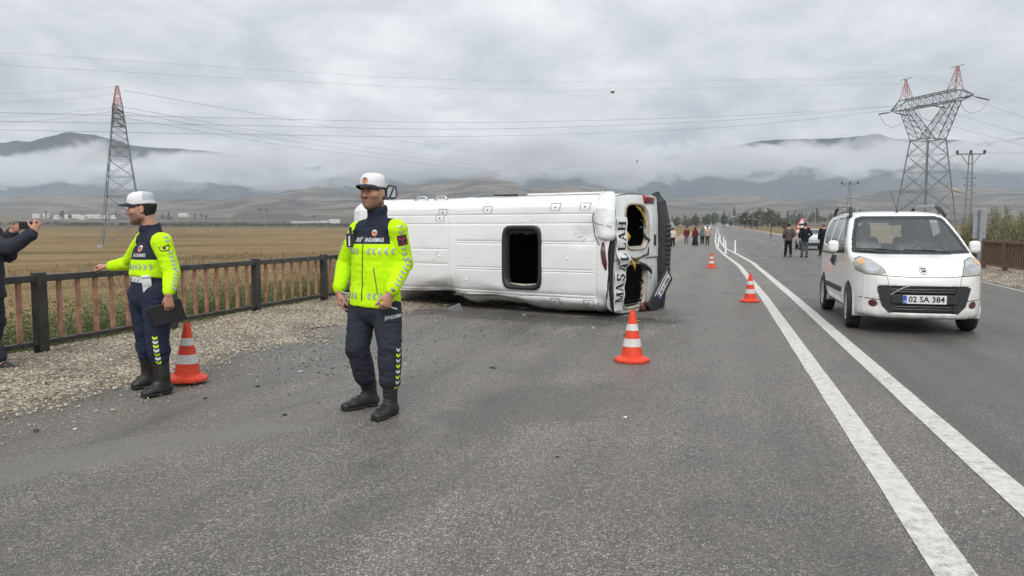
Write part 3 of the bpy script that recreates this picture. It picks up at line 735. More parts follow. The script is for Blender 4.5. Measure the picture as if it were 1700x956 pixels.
M['hair_dark'] = mk('dark_hair', (.020, .015, .012), .9, var=.3, vs=60, bump=.6, bs=220, bd=.004)
M['hair_grey'] = mk('grey_hair', (.12, .11, .10), .7, var=.3, vs=60, bump=.5, bs=200)
M['skin'] = skin_mat('skin', (.47, .255, .175), .25); M['skin_pale'] = skin_mat('skin_pale', (.50, .30, .22), .0); M['skin_beard'] = skin_mat('skin_beard', (.42, .24, .17), .75)
M['eye_white'] = mk('eye_white', (.60, .56, .53), .3, var=.02); M['iris'] = mk('iris', (.02, .014, .01), .2)
M['lip'] = mk('lip', (.36, .13, .105), .5); M['badge_red'] = mk('badge_red', (.60, .07, .03), .6); M['badge_orange'] = mk('badge_orange', (.78, .22, .06), .6)
M['badge_blue'] = mk('badge_blue', (.035, .03, .08), .6); M['patch_maroon'] = mk('patch_maroon', (.035, .018, .032), .7); M['patch_red'] = mk('patch_red', (.52, .03, .07), .6)
M['tablet'] = mk('tablet_black', (.008, .008, .009), .3); M['watch_metal'] = mk('watch_metal', (.25, .25, .24), .3, .8)

def nrm(v): v = np.array(v, float); return v / (np.linalg.norm(v) + 1e-9)
def V3(v): return np.array(v, float)
def hand_sdf(s, W, d, n, t, curl, thumb=(.75, .65, .25), k=1.0, spread=.0):
    """W wrist, d towards the fingers, n the way the palm faces, t the thumb side; curl = bend at the knuckle, middle, tip per finger (degrees)"""
    W = V3(W); d = nrm(d); n = nrm(V3(n) - d * np.dot(n, d)); t0 = np.cross(d, n); t = t0 if np.dot(t0, t) > 0 else -t0
    s.loft([(W - d * .02 * k, .028 * k, .021 * k, t, n), (W + d * .035 * k, .033 * k, .018 * k, t, n), (W + d * .085 * k, .040 * k, .0135 * k, t, n)], .01)
    s.ell(W + d * .04 * k + t * .026 * k + n * .010 * k, (.018 * k,) * 3, None, .012)
    for i, (off, ln) in enumerate(((.030, .076), (.0102, .084), (-.0100, .078), (-.0290, .061))):
        p = W + d * (.088 - .004 * abs(i - 1)) * k + t * off * k; a = 0.0; c = curl[i] if isinstance(curl[0], (list, tuple)) else curl
        sp = t * (1.5 - i) * spread
        for fr, ra, rb, bd in zip((.45, .31, .24), (.0094, .0084, .0076), (.0084, .0076, .0066), c):
            a += R(bd); dr = nrm(d * math.cos(a) + n * math.sin(a) + sp); q = p + dr * ln * fr * k
            s.cap(p, q, ra * k, rb * k, .004); p = q
    p = W + d * .022 * k + t * .026 * k + n * .006 * k; dv = nrm(t * thumb[0] + d * thumb[1] + n * thumb[2])
    q = p + dv * .040 * k; s.cap(p, q, .0135 * k, .0112 * k, .008)
    dv2 = nrm(dv * .7 + d * .5 + n * .15); p2 = q + dv2 * .031 * k; s.cap(q, p2, .0112 * k, .0098 * k, .005)
    dv3 = nrm(dv2 * .8 + d * .35 + n * .2); s.cap(p2, p2 + dv3 * .023 * k, .0098 * k, .008 * k, .005)
def head_frame(c, yaw, pitch=0, roll=0):
    return Matrix.Translation(Vector(c)) @ Matrix.Rotation(R(yaw), 4, 'Z') @ Matrix.Rotation(R(pitch), 4, 'X') @ Matrix.Rotation(R(roll), 4, 'Y')
def head_sdf(s, HM, neck, fine=True, k=1.0, female=False):
    m3 = np.array(HM.to_3x3()); P = lambda x, y, z: np.array(HM @ Vector((x * k, y * k, z * k)))
    E_ = lambda c, r, kk=.02, op='u': s.ell(P(*c), np.array(r) * k, m3, kk, op)
    C_ = lambda a, b, ra, rb=None, kk=.012, op='u': s.cap(P(*a), P(*b), ra * k, (rb or ra) * k, kk, op)
    s.loft([(V3(neck) + V3((0, .015, -.03)), .066 * k, .066 * k), (P(0, .026, -.05), .056 * k, .062 * k)], .03)
    E_((0, .012, .035), (.0745, .094, .088)); E_((0, -.028, -.02), (.0685, .066, .088), .03); E_((0, -.040, -.078), (.054, .046, .036), .03)
    C_((-.053, -.005, -.062), (0, -.065, -.098), .026, .022, .025); C_((.053, -.005, -.062), (0, -.065, -.098), .026, .022, .025)
    if fine:
        C_((-.036, -.078, .020), (.036, -.078, .020), .0125, None, .014)
        for sx in (-1, 1):
            E_((sx * .032, -.100, .0005), (.017, .016, .0115), .012, 's'); E_((sx * .032, -.0795, .000), (.0135, .0135, .0115), .005)
            E_((sx * .042, -.066, -.022), (.020, .018, .018), .03)
            E_((sx * .0765, .012, -.006), (.009, .019, .032), .006); E_((sx * .085, .012, -.004), (.005, .010, .018), .004, 's')
            E_((sx * .013, -.103, -.036), (.008, .011, .008), .006)
        C_((0, -.092, .012), (0, -.112, -.030), .0085, .0125, .010); E_((0, -.113, -.031), (.011, .011, .010), .008)
        C_((-.018, -.0905, -.0615), (.018, -.0905, -.0615), .0075, None, .006); C_((-.015, -.0885, -.073), (.015, -.0885, -.073), .008, None, .006)
        C_((-.022, -.099, -.0705), (0, -.102, -.0668), .0028, None, .004, 's'); C_((.022, -.099, -.0705), (0, -.102, -.0668), .0028, None, .004, 's')
        E_((0, -.082, -.100), (.019, .016, .015), .014)
    else:
        E_((0, -.105, -.025), (.014, .018, .02), .012)
        for sx in (-1, 1): E_((sx * .077, .012, -.006), (.010, .02, .032), .008)
def folds(V, Fq, amp, sc=(11, 11, 7), seed=0.0, mask=None):
    n = vnormals(V, Fq); f_ = fbm(V * np.array(sc) + seed, 3, .55); r_ = 1 - np.abs(vnoise(V * np.array(sc) * 1.7 + seed + 5)) * 2
    a = amp * (f_ * .7 + r_ * .5)
    if mask is not None: a = a * mask
    return V + n * a[:, None]
CHEV = lambda w_, h_, t_: ([(-w_, h_), (0, 0), (w_, h_), (w_, h_ + t_), (0, t_), (-w_, h_ + t_)])
def seg_shape(poly, step=.02): return clip_grid(poly, step)

def yoke(p, zy, rad=.070):
    def reg(V):
        r_ = V[:, 2] - zy
        for sd in 'LR':
            sh, el = p.J['sh' + sd], p.J['el' + sd]; ab = el - sh; t = np.clip((V - sh) @ ab / (ab @ ab), 0, 1); da = np.linalg.norm(V - sh - t[:, None] * ab, axis=1) - rad
            side = (V - p.sh) @ p.latS * (1 if sd == 'L' else -1); sl = abs((sh - p.sh) @ p.latS)
            r_ = np.minimum(r_, np.maximum(da - .012, sl - .030 - side))
        return r_
    return reg
class Person:
    def __init__(s, name, label, cat, root, rz, J, vox=.0068, group=None, skin='skin', head=None, hands=None, bulk=1.0, fine=True, headk=1.0, feet=True, world=True, neckz=.20):
        s.root = Vector((*root[:2], root[2] if len(root) > 2 else float(ground_z(root[0], root[1])))); s.rz = rz
        s.Mw = Matrix.Translation(s.root) @ Matrix.Rotation(R(rz), 4, 'Z'); inv = s.Mw.inverted()
        s.J = {k: (V3(inv @ Vector(v)) if world else V3(v)) for k, v in J.items()}; s.w2l = inv.to_3x3()
        J = s.J; s.vox = vox; s.fine = fine; s.bulk = bulk; s.skin = skin; s.hk = headk
        allp = np.array(list(J.values())); lo = allp.min(0) - .30; hi = allp.max(0) + .30
        lo[2] = min(allp[:, 2].min() - .14, lo[2] + .12); hi[2] = J['head'][2] + .24
        s.lo, s.hi = lo, hi
        s.pel = (J['hipL'] + J['hipR']) / 2; s.sh = (J['shL'] + J['shR']) / 2
        s.latP = nrm(J['hipL'] - J['hipR']); s.latS = nrm(J['shL'] - J['shR'])
        s.up = nrm(s.sh - s.pel); s.fwdS = nrm(np.cross(s.up, s.latS)) * 1.0; s.fwdP = nrm(np.cross(s.up, s.latP))
        if s.fwdS[1] > 0 and False: s.fwdS = -s.fwdS
        s.HM = head_frame(J['head'], *(head or (0, 0, 0)))
        b = SDF(lo, hi, vox); s.neck = (s.sh + s.up * .05) if neckz is None else np.array([*(s.sh * .55 + J['head'] * .45)[:2], J['head'][2] - neckz]) + s.fwdS * .012
        k = bulk
        s.torso(b, (.155, .148, .165, .145), (.112, .108, .118, .085), -.04)
        b.loft([(s.sh + s.up * .0, .10, .075, s.latS, s.fwdS), (s.neck + s.up * .03, .06, .06, s.latS, s.fwdS)], .03)
        for sd in 'LR':
            b.loft([(J['sh' + sd], .058 * k, .060 * k), (J['el' + sd], .042 * k, .042 * k), (J['el' + sd] * .75 + J['wr' + sd] * .25, .043 * k, .041 * k), (J['wr' + sd], .027, .025)], .018)
            if 'kn' + sd in J:
                b.loft([(J['hip' + sd], .088 * k, .088 * k), (J['kn' + sd], .058 * k, .058 * k), (J['kn' + sd] * .65 + J['an' + sd] * .35, .050 * k, .050 * k), (J['kn' + sd] * .3 + J['an' + sd] * .7, .036, .036), (J['an' + sd], .034, .034)], .02)
                if feet: b.loft([(J['an' + sd] - V3((0, 0, .03)), .034, .034), (J['an' + sd] * .35 + J['toe' + sd] * .65 - V3((0, 0, .02)), .026, .026), (J['toe' + sd] * .9 + J['an' + sd] * .1, .014, .014)], .02)
            hd = (hands or {}).get(sd)
            if hd is None: hd = dict(d=J['wr' + sd] - J['el' + sd], n=(-1 if sd == 'L' else 1, 0, 0), t=(0, -1, 0), curl=(18, 25, 20))
            else: hd = {a: (V3(s.w2l @ Vector(v)) if a in 'dnt' else v) for a, v in hd.items()}
            hand_sdf(b, J['wr' + sd] + nrm(hd['d']) * .01, hd['d'], hd['n'], hd['t'], hd['curl'], hd.get('thumb', (.6, .75, .25)), hd.get('k', 1.0))
            s.__dict__['hd' + sd] = hd
        head_sdf(b, s.HM, s.neck, fine, headk)
        V, Fq = b.surf(); 
        Hi = np.array(s.HM.inverted()); hv = V @ Hi[:3, :3].T + Hi[:3, 3]; hv = hv / headk
        beard = sm(-.02, -.045, hv[:, 2]) * sm(.03, -.01, hv[:, 1]) * sm(-.16, -.11, hv[:, 2]) * (np.linalg.norm(hv, axis=1) < .17) * (1 - .8 * (np.exp(-((hv[:, 0] / .022) ** 2 + ((hv[:, 2] + .067) / .010) ** 2)) * (hv[:, 1] < -.06)))
        flush = np.exp(-((np.abs(hv[:, 0]) - .042) / .02) ** 2 - ((hv[:, 2] + .03) / .025) ** 2) * (hv[:, 1] < -.03) + np.exp(-(hv[:, 0] / .014) ** 2 - ((hv[:, 2] + .03) / .02) ** 2) * (hv[:, 1] < -.09) * .8
        handf = np.minimum(np.linalg.norm(V - J['wrL'], axis=1), np.linalg.norm(V - J['wrR'], axis=1)) < .2
        flush = np.clip(flush + handf * .35, 0, 1)
        s.V, s.F = V, Fq
        s.o = link(name, np_mesh(name, V, Fq, M[skin], True, attrs={'beard': beard, 'flush': flush})); s.o.matrix_world = s.Mw
        tag(s.o, label, cat, group)
        if fine:
            wr = Wrap(V, Fq); s.wrap = wr; f3 = s.HM.to_3x3()
            def fd(poly, c, mat, nm, off=.0012, step=.006):
                mb = wr.lay(clip_grid([(x * headk, y * headk) for x, y in poly], step), s.HM @ Vector(c), f3 @ Vector((1, 0, 0)), f3 @ Vector((0, 0, 1)), off, .06)
                return mb.build(nm, M[mat], s.o, True)
            for sx in (-1, 1):
                fd([(-.0125, 0), (-.006, .0042), (.004, .0046), (.0115, 0), (.004, -.0042), (-.006, -.0038)], (sx * .032, -.12, .0005), 'eye_white', 'eye')
                fd([(.0048 * math.cos(a), .0046 * math.sin(a)) for a in np.linspace(0, 6.28, 9)[:-1]], (sx * .032 - .002, -.12, .0008), 'iris', 'iris', .002)
                fd([(-.0135, .0), (0, .0034), (.0128, -.0004), (.0125, .002), (0, .0068), (-.0135, .0028)], (sx * .032, -.12, .0015), 'hair_dark', 'eyelid', .0022)
                e = [(-.017, -.002), (.0, .003), (.019, -.0015), (.017, .004), (0, .0095), (-.017, .0065)]
                fd([(x * sx, y) for x, y in e][::sx], (sx * .032, -.12, .0155), 'hair_dark', 'eyebrow', .002)
            fd([(-.020, -.007), (-.009, .002), (0, .002), (.009, .002), (.020, -.007), (.010, -.010), (-.010, -.010)], (0, -.13, -.0668), 'lip', 'mouth', .0012)
    def torso(s, b, A, B, z0, ext=0.0, k=.02, capk=1.0, ztop=0.0):
        k_ = s.bulk; p, q = s.pel, s.sh
        st = [(p + s.up * z0, A[0] * k_ + ext, B[0] * k_ + ext, s.latP, s.fwdP), (p * .68 + q * .32, A[1] * k_ + ext, B[1] * k_ + ext, s.latP + s.latS, s.fwdP + s.fwdS),
              (p * .3 + q * .7, A[2] * k_ + ext, B[2] * k_ + ext, s.latS, s.fwdS), (q + s.up * ztop, A[3] * k_ + ext, B[3] * k_ + ext, s.latS, s.fwdS)]
        s.loft_c(b, st, k, capk)
    def loft_c(s, b, st, k, capk=1.0):
        if capk == 1.0: return b.loft(st, k)
        # flat ended: short extra stations close the tube quickly
        c0 = st[0]; c1 = st[1]; d = nrm(c1[0] - c0[0]); m = min(c0[1], c0[2])
        st = [(c0[0] + d * m * .93, *c0[1:])] + list(st[1:]) if False else st
        b.loft(st, k)
    def tube(s, b, st, k=.012): b.loft(st, k)
    def grid(s, lo=None, hi=None, h=None): return SDF(s.lo if lo is None else lo, s.hi if hi is None else hi, h or s.vox * 1.12)
    def add(s, name, b, mat, amp=.004, sc=(11, 11, 7), seed=0., reg=None, smooth=1, mask=None):
        V, Fq = b.surf() if isinstance(b, SDF) else b
        if smooth: V = relax(V, Fq, smooth, .4)
        if amp: V = folds(V, Fq, amp, sc, seed, None if mask is None else mask(V))
        o = link(name, np_mesh(name, V, Fq, M[mat] if isinstance(mat, str) else mat, True, attrs=None if reg is None else {'reg': reg(V)}), s.o)
        o['_'] = 1; del o['_']
        return o, V, Fq
    def jacket(s, name, mat, hem=-.10, ext=.024, sl=(.071, .062, .050), A=(.175, .168, .178, .150), B=(.130, .126, .128, .092), collar=.05, amp=.005, reg=None, hemk=1.0, zneck=.0, seed=1.0):
        J = s.J; b = s.grid(); k = s.bulk
        p, q = s.pel, s.sh
        d0 = p + s.up * (hem + .10); A0 = A[0] * k * hemk + ext; B0 = B[0] * k * hemk + ext
        st = [(p + s.up * (hem - .05), A0, B0, s.latP, s.fwdP), (d0, A0 * .99, B0 * .99, s.latP, s.fwdP), (p * .68 + q * .32, A[1] * k + ext, B[1] * k + ext, s.latP + s.latS, s.fwdP + s.fwdS),
              (p * .3 + q * .7, A[2] * k + ext, B[2] * k + ext, s.latS, s.fwdS), (q - s.up * .055, A[3] * .92 * k + ext, B[3] * k + ext * .8, s.latS, s.fwdS)]
        b.loft(st, .02)
        b.plane(p + s.up * hem, -s.up, .012)                      # clean hem
        b.loft([(q - s.up * .03, .12, .085, s.latS, s.fwdS), (q + s.up * .045, .075, .072, s.latS, s.fwdS), (s.neck + s.up * collar + V3((0, -.006, 0)), .071, .081, s.latS, s.fwdS)], .03)
        for sd in 'LR': b.cap(s.neck - s.up * .035, J['sh' + sd] - s.up * .012, .064, .056 * k, .035)
        if collar: b.plane(s.neck + s.up * (collar + .025) - s.fwdS * 0, s.up * .95 + s.fwdS * .22 * (1 if np.dot(s.fwdS, (0, -1, 0)) > 0 else -1), .008, lo=s.neck - V3((.12, .12, .02)), hi=s.neck + V3((.12, .12, .2)))
        for sd in 'LR':
            sh, el, wr = J['sh' + sd], J['el' + sd], J['wr' + sd]; e = nrm(wr - el)
            t1 = SDF(s.lo, s.hi, b.h) if False else b
            inner = s.sh * .35 + sh * .65
            b.cap(inner, sh - s.up * .008, .070 * k, sl[0] * .98 * k, .03)
            b.loft([(sh - s.up * .01, sl[0] * k, sl[0] * k), (sh * .5 + el * .5, (sl[0] + sl[1]) / 2 * k, (sl[0] + sl[1]) / 2 * k), (el, sl[1] * k, sl[1] * k), (wr - e * .045, sl[2] * 1.04, sl[2] * 1.04), (wr - e * .025, sl[2] * .86, sl[2] * .86)], .010)
        def mask(V):
            r_ = np.ones(len(V))
            for sd in 'LR': r_ += 1.1 * np.exp(-(np.linalg.norm(V - J['el' + sd], axis=1) / .09) ** 2)
            return r_
        return s.add(name, b, mat, amp, (10, 10, 12), seed, reg, 1, mask)
    def trousers(s, name, mat, th=.108, kn=.088, cf=.086, an=.0, top=.12, ext=.014, amp=.006, A=.165, B=.122, seed=3.0, blouse=True):
        J = s.J; b = s.grid(hi=np.array([s.hi[0], s.hi[1], s.pel[2] + .32])); k = s.bulk
        b.loft([(s.pel + s.up * top, A * k * .96 + ext, B * k * .96 + ext, s.latP, s.fwdP), (s.pel - s.up * .03, A * k + ext, B * k + ext, s.latP, s.fwdP)], .02)
        for sd in 'LR':
            hp, kk, a_ = J['hip' + sd], J['kn' + sd], J['an' + sd]; e = nrm(a_ - kk); end = a_ - e * an
            st = [(hp - s.up * .02, th * k, (th + .01) * k), (hp * .45 + kk * .55, (th * .45 + kn * .55) * k * 1.04, (th * .45 + kn * .55) * k * 1.04), (kk, kn * k, kn * k), (kk * .55 + end * .45, kn * .96 * k, kn * .99 * k)]
            st += [(end - e * .10, cf * 1.03, cf * 1.06), (end - e * .055, cf * 1.0, cf * 1.02), (end - e * .03, cf * .80, cf * .82)] if blouse else [(end - e * .08, cf, cf), (end - e * .03, cf * .97, cf * .97)]
            b.loft(st, .016)
        def mask(V):
            r_ = np.full(len(V), .75)
            for sd in 'LR':
                r_ += 1.0 * np.exp(-(np.linalg.norm(V - J['kn' + sd], axis=1) / .12) ** 2) + 1.2 * np.exp(-(np.linalg.norm(V - (J['an' + sd] * .75 + J['kn' + sd] * .25), axis=1) / .11) ** 2)
            return r_
        return s.add(name, b, mat, amp, (9, 9, 15), seed, None, 1, mask)
    def shoe(s, sd, name, mat, shaft=.20, w_=.050, h_=.055, shaft_r=.060):
        J = s.J; a_, t_ = J['an' + sd], J['toe' + sd]; g = t_[2] - .03
        f_ = t_ - a_; f_[2] = 0; f_ = nrm(f_); lt = V3((-f_[1], f_[0], 0)); heel = a_ - f_ * .075; heel[2] = g
        b = SDF(np.minimum(a_, t_) - .17, np.maximum(a_, t_) + .17 + V3((0, 0, shaft)), s.vox)
        gg = lambda al, z: V3((a_[0] + f_[0] * al, a_[1] + f_[1] * al, g + z)); Lf = np.linalg.norm((t_ - a_)[:2])
        b.loft([(gg(-.045, .045), w_ * .78, .040, lt, (0, 0, 1)), (gg(.03, .052), w_ * .82, .046, lt, (0, 0, 1)), (gg(Lf * .62, .040), w_ * 1.02, .036, lt, (0, 0, 1)), (gg(Lf - .012, .034), w_ * .88, .029, lt, (0, 0, 1))], .02)
        b.loft([(gg(.055, .085), w_ * .62, .03, lt, (0, 0, 1)), (gg(Lf * .55, .06), w_ * .6, .02, lt, (0, 0, 1))], .03)
        if shaft: b.loft([(gg(-.005, .06), w_ * .82, .062, lt, f_), (V3(a_) + V3((0, 0, .06)), shaft_r * .9, shaft_r, lt, f_), (V3(a_) + nrm(J['kn' + sd] - a_) * (shaft), shaft_r * 1.04, shaft_r * 1.1, lt, f_)], .03)
        b.plane((0, 0, g + .012), (0, 0, -1), .004)
        o, V, Fq = s.add(name, b, mat, .0022, (30, 30, 30), 7., None, 1)
        so = SDF(np.minimum(a_, t_) - V3((.17, .17, .12)), np.maximum(a_, t_) + V3((.17, .17, .0)), s.vox * .85)
        so.loft([(gg(-.050, .014), w_ * .86, .020, lt, (0, 0, 1)), (gg(.03, .014), w_ * .82, .020, lt, (0, 0, 1)), (gg(Lf * .64, .013), w_ * 1.10, .019, lt, (0, 0, 1)), (gg(Lf - .005, .014), w_ * .93, .019, lt, (0, 0, 1))], .0)
        so.plane((0, 0, g + .002), (0, 0, -1), 0); so.plane((0, 0, g + .029), (0, 0, 1), .004); so.rbox(gg(.035, .006), (.06, .2, .016), Matrix((Vector(f_), Vector(lt), Vector((0, 0, 1)))).transposed(), .002, .003, 's')
        if shaft:
            Wb = Wrap(V, Fq); dz = nrm(J['kn' + sd] - a_)
            for q in range(8):
                mb = MB()
                t = q / 7; c = V3(a_) + f_ * (.105 - .06 * min(1, t * 1.6)) + dz * (-.05 + (shaft + .035) * t) ; wd = .030 - .006 * t
                pts = []
                for u_ in np.linspace(-1, 1, 5):
                    r_ = Wb.t.ray_cast(Vector(c + f_ * .15 + V3((0, 0, .06)) * (1 - t) + lt * wd * u_), Vector(-f_ - V3((0, 0, .45)) * (1 - t)).normalized())
                    if r_[0] is not None: pts.append(r_[0] + r_[1] * .003)
                if len(pts) > 2: mb.tube(pts, .0032, 4).build('lace', M['sole'], o)
        V2, F2 = so.surf(); link('sole', np_mesh('sole', V2, F2, M['sole'], True), o)
        return o
    def hair(s, name, mat, capped=False, amp=.003, front=.055):
        k = s.hk; H = s.HM; m3 = np.array(H.to_3x3()); P = lambda x, y, z: np.array(H @ Vector((x * k, y * k, z * k)))
        b = SDF(s.J['head'] - .2 * k, s.J['head'] + .2 * k, s.vox)
        b.ell(P(0, .016, .036), np.array((.0785, .096, .092)) * k, m3, 0)
        b.loft([(P(0, .030, .0), .0735 * k, .072 * k, m3[:, 0], m3[:, 1]), (P(0, .034, -.052), .062 * k, .060 * k, m3[:, 0], m3[:, 1])], .02); b.plane(P(0, 0, -.074), np.array(H.to_3x3() @ Vector((0, .35, -1))), .012)
        b.ell(P(0, -.105, -.045), np.array((.11, .112, .118)) * k, m3, .008, 's')
        b.ell(P(0, -.12, front - .03), np.array((.058, .06, .05)) * k, m3, .01, 's')
        for sx in (-1, 1): b.ell(P(sx * .085, .012, -.008), np.array((.022, .022, .036)) * k, m3, .004, 's')
        if capped: b.plane(P(0, 0, .040), np.array(H.to_3x3() @ Vector((0, 0, 1))), .004)
        return s.add(name, b, mat, amp, (40, 40, 40), 2., None, 1)
    def cap(s):
        k = s.hk; H = s.HM; m3 = np.array(H.to_3x3()); P = lambda x, y, z: np.array(H @ Vector((x * k, y * k, z * k)))
        b = SDF(s.J['head'] - .2 * k, s.J['head'] + .22 * k, s.vox * .85)
        b.loft([(P(0, .004, .028), .0855 * k, .106 * k, m3[:, 0], m3[:, 1]), (P(0, .000, .078), .083 * k, .101 * k, m3[:, 0], m3[:, 1])], 0)
        b.ell(P(0, -.010, .068), np.array((.082, .098, .083)) * k, m3, .02)
        b.plane(P(0, 0, .037), np.array(H.to_3x3() @ Vector((0, .03, -1))), .003); b.plane(P(0, 0, .143), np.array(H.to_3x3() @ Vector((0, 0, 1))), .03)
        Hi = np.array(H.inverted())
        reg = lambda V: (lambda h: np.minimum(h[:, 1] - .028, h[:, 2] - .066 * k))(V @ Hi[:3, :3].T + Hi[:3, 3])
        o, V, Fq = s.add('cap', b, 'cap_white', .0012, (14, 14, 14), 1., reg, 1)
        mb = MB(); nu, nv = 17, 7; g = []
        for lay in (0, 1):
            for i in range(nu):
                u = -1 + 2 * i / (nu - 1); th = u * R(72)
                for j in range(nv):
                    v = j / (nv - 1); ext = .082 * (1 - abs(u) ** 2.6) * v
                    x = (.084) * math.sin(th) * (1 - .06 * v); y = -.100 * math.cos(th) - ext
                    z = .053 - .014 * v * (1 - .3 * u * u) - .026 * u * u * (.35 + .65 * v) - lay * .0045 + .008 * v * (1 - v) * 2
                    g.append(H @ Vector((x * k, y * k, z * k)))
        fs = []; n_ = nu * nv
        for i in range(nu - 1):
            for j in range(nv - 1):
                a = i * nv + j; fs += [(a, a + nv, a + nv + 1, a + 1), (n_ + a, n_ + a + 1, n_ + a + nv + 1, n_ + a + nv)]
            a = i * nv + nv - 1; fs.append((a, a + nv, n_ + a + nv, n_ + a)); a = i * nv; fs.append((a, n_ + a, n_ + a + nv, a + nv))
        mb.add(g, fs); br = mb.build('brim', M['cap_brim'], o, True)
        W = Wrap(V, Fq); f3 = H.to_3x3(); uu = f3 @ Vector((1, 0, 0)); vv = f3 @ Vector((0, .25, 1))
        emblem(W, H @ Vector((0, -.125 * k, .090 * k)), uu, vv, .027, o)
        return o
def circ(r, n=18, a0=0, a1=2 * math.pi, cx_=0, cy_=0, sy=1.0): return [(cx_ + r * math.cos(a0 + (a1 - a0) * i / n), cy_ + sy * r * math.sin(a0 + (a1 - a0) * i / n)) for i in range(n)]
def emblem(W, o, u, v, r, parent, dist=.08):
    """round service badge: red crescent round a dark star burst on an orange ground"""
    e = W.lay(clip_grid(circ(r, 16, sy=1.1), r * .7), o, u, v, .0015, dist).build('emblem', M['print_white'], parent, True)
    cr = circ(r * .95, 14, R(-220), R(40), 0, 0, 1.1) + circ(r * .62, 12, R(40), R(-220), 0, r * .18, 1.1)
    W.lay(clip_grid(cr, r * .6), o, u, v, .0028, dist).build('crescent', M['badge_orange'], parent, True)
    st = [((r * (.55 if i % 2 else .36)) * math.cos(i * math.pi / 9), r * .16 + (r * (.55 if i % 2 else .36)) * math.sin(i * math.pi / 9)) for i in range(18)]
    W.lay(clip_grid(st, r * .6), o, u, v, .0034, dist).build('star', M['badge_blue'], parent, True)
    W.lay(clip_grid(circ(r * .2, 8, 0, 6.283, 0, r * .16), r), o, u, v, .0042, dist).build('centre', M['badge_red'], parent, True)
    return e
def lettering(W, o, u, v, txt, size, parent, mat='print_white', bold=.012, sx=.8, dist=.15, nm='lettering', off=.003):
    return W.lay(text_mesh(txt, size, bold * size, .03, sx=sx), o, u, v, off, dist).build(nm, M[mat], parent)
# ------------------------------------------------------------------ the two officers and the photographer
def chev_row(W, pts, us, vs, size, parent, mats, nm='chevron', t_=.62, off=.004, dist=.12):
    for i, (o, u, v) in enumerate(zip(pts, us, vs)):
        W.lay(clip_grid([(x * size, y * size) for x, y in CHEV(1.0, .62, t_ * 1.25)], size * .7), o, u, v, off, dist).build(nm, M[mats[i % len(mats)]], parent)
def sleeve_chevrons(p, W, jo, out_l, n=12, size=.021, f0=.02, f1=.93, sd='L', skip=()):
    J = p.J; sh, el, wr = J['sh' + sd], J['el' + sd], J['wr' + sd]; l1 = np.linalg.norm(el - sh); l2 = np.linalg.norm(wr - el)
    pts, us, vs = [], [], []
    for i in range(n):
        if i in skip: continue
        t = (f0 + (f1 - f0) * i / (n - 1)) * (l1 + l2)
        a, b_, tt = (sh, el, t / l1) if t < l1 else (el, wr, (t - l1) / l2)
        c = a + (b_ - a) * tt; d = nrm(b_ - a); o_ = nrm(out_l - d * np.dot(out_l, d)); u = np.cross(-d, o_)
        u = -u if np.dot(np.cross(u, -d), o_) < 0 else u
        pts.append(c + o_ * .07); us.append(u); vs.append(-d)
    chev_row(W, pts, us, vs, size, jo, ['reflective'])
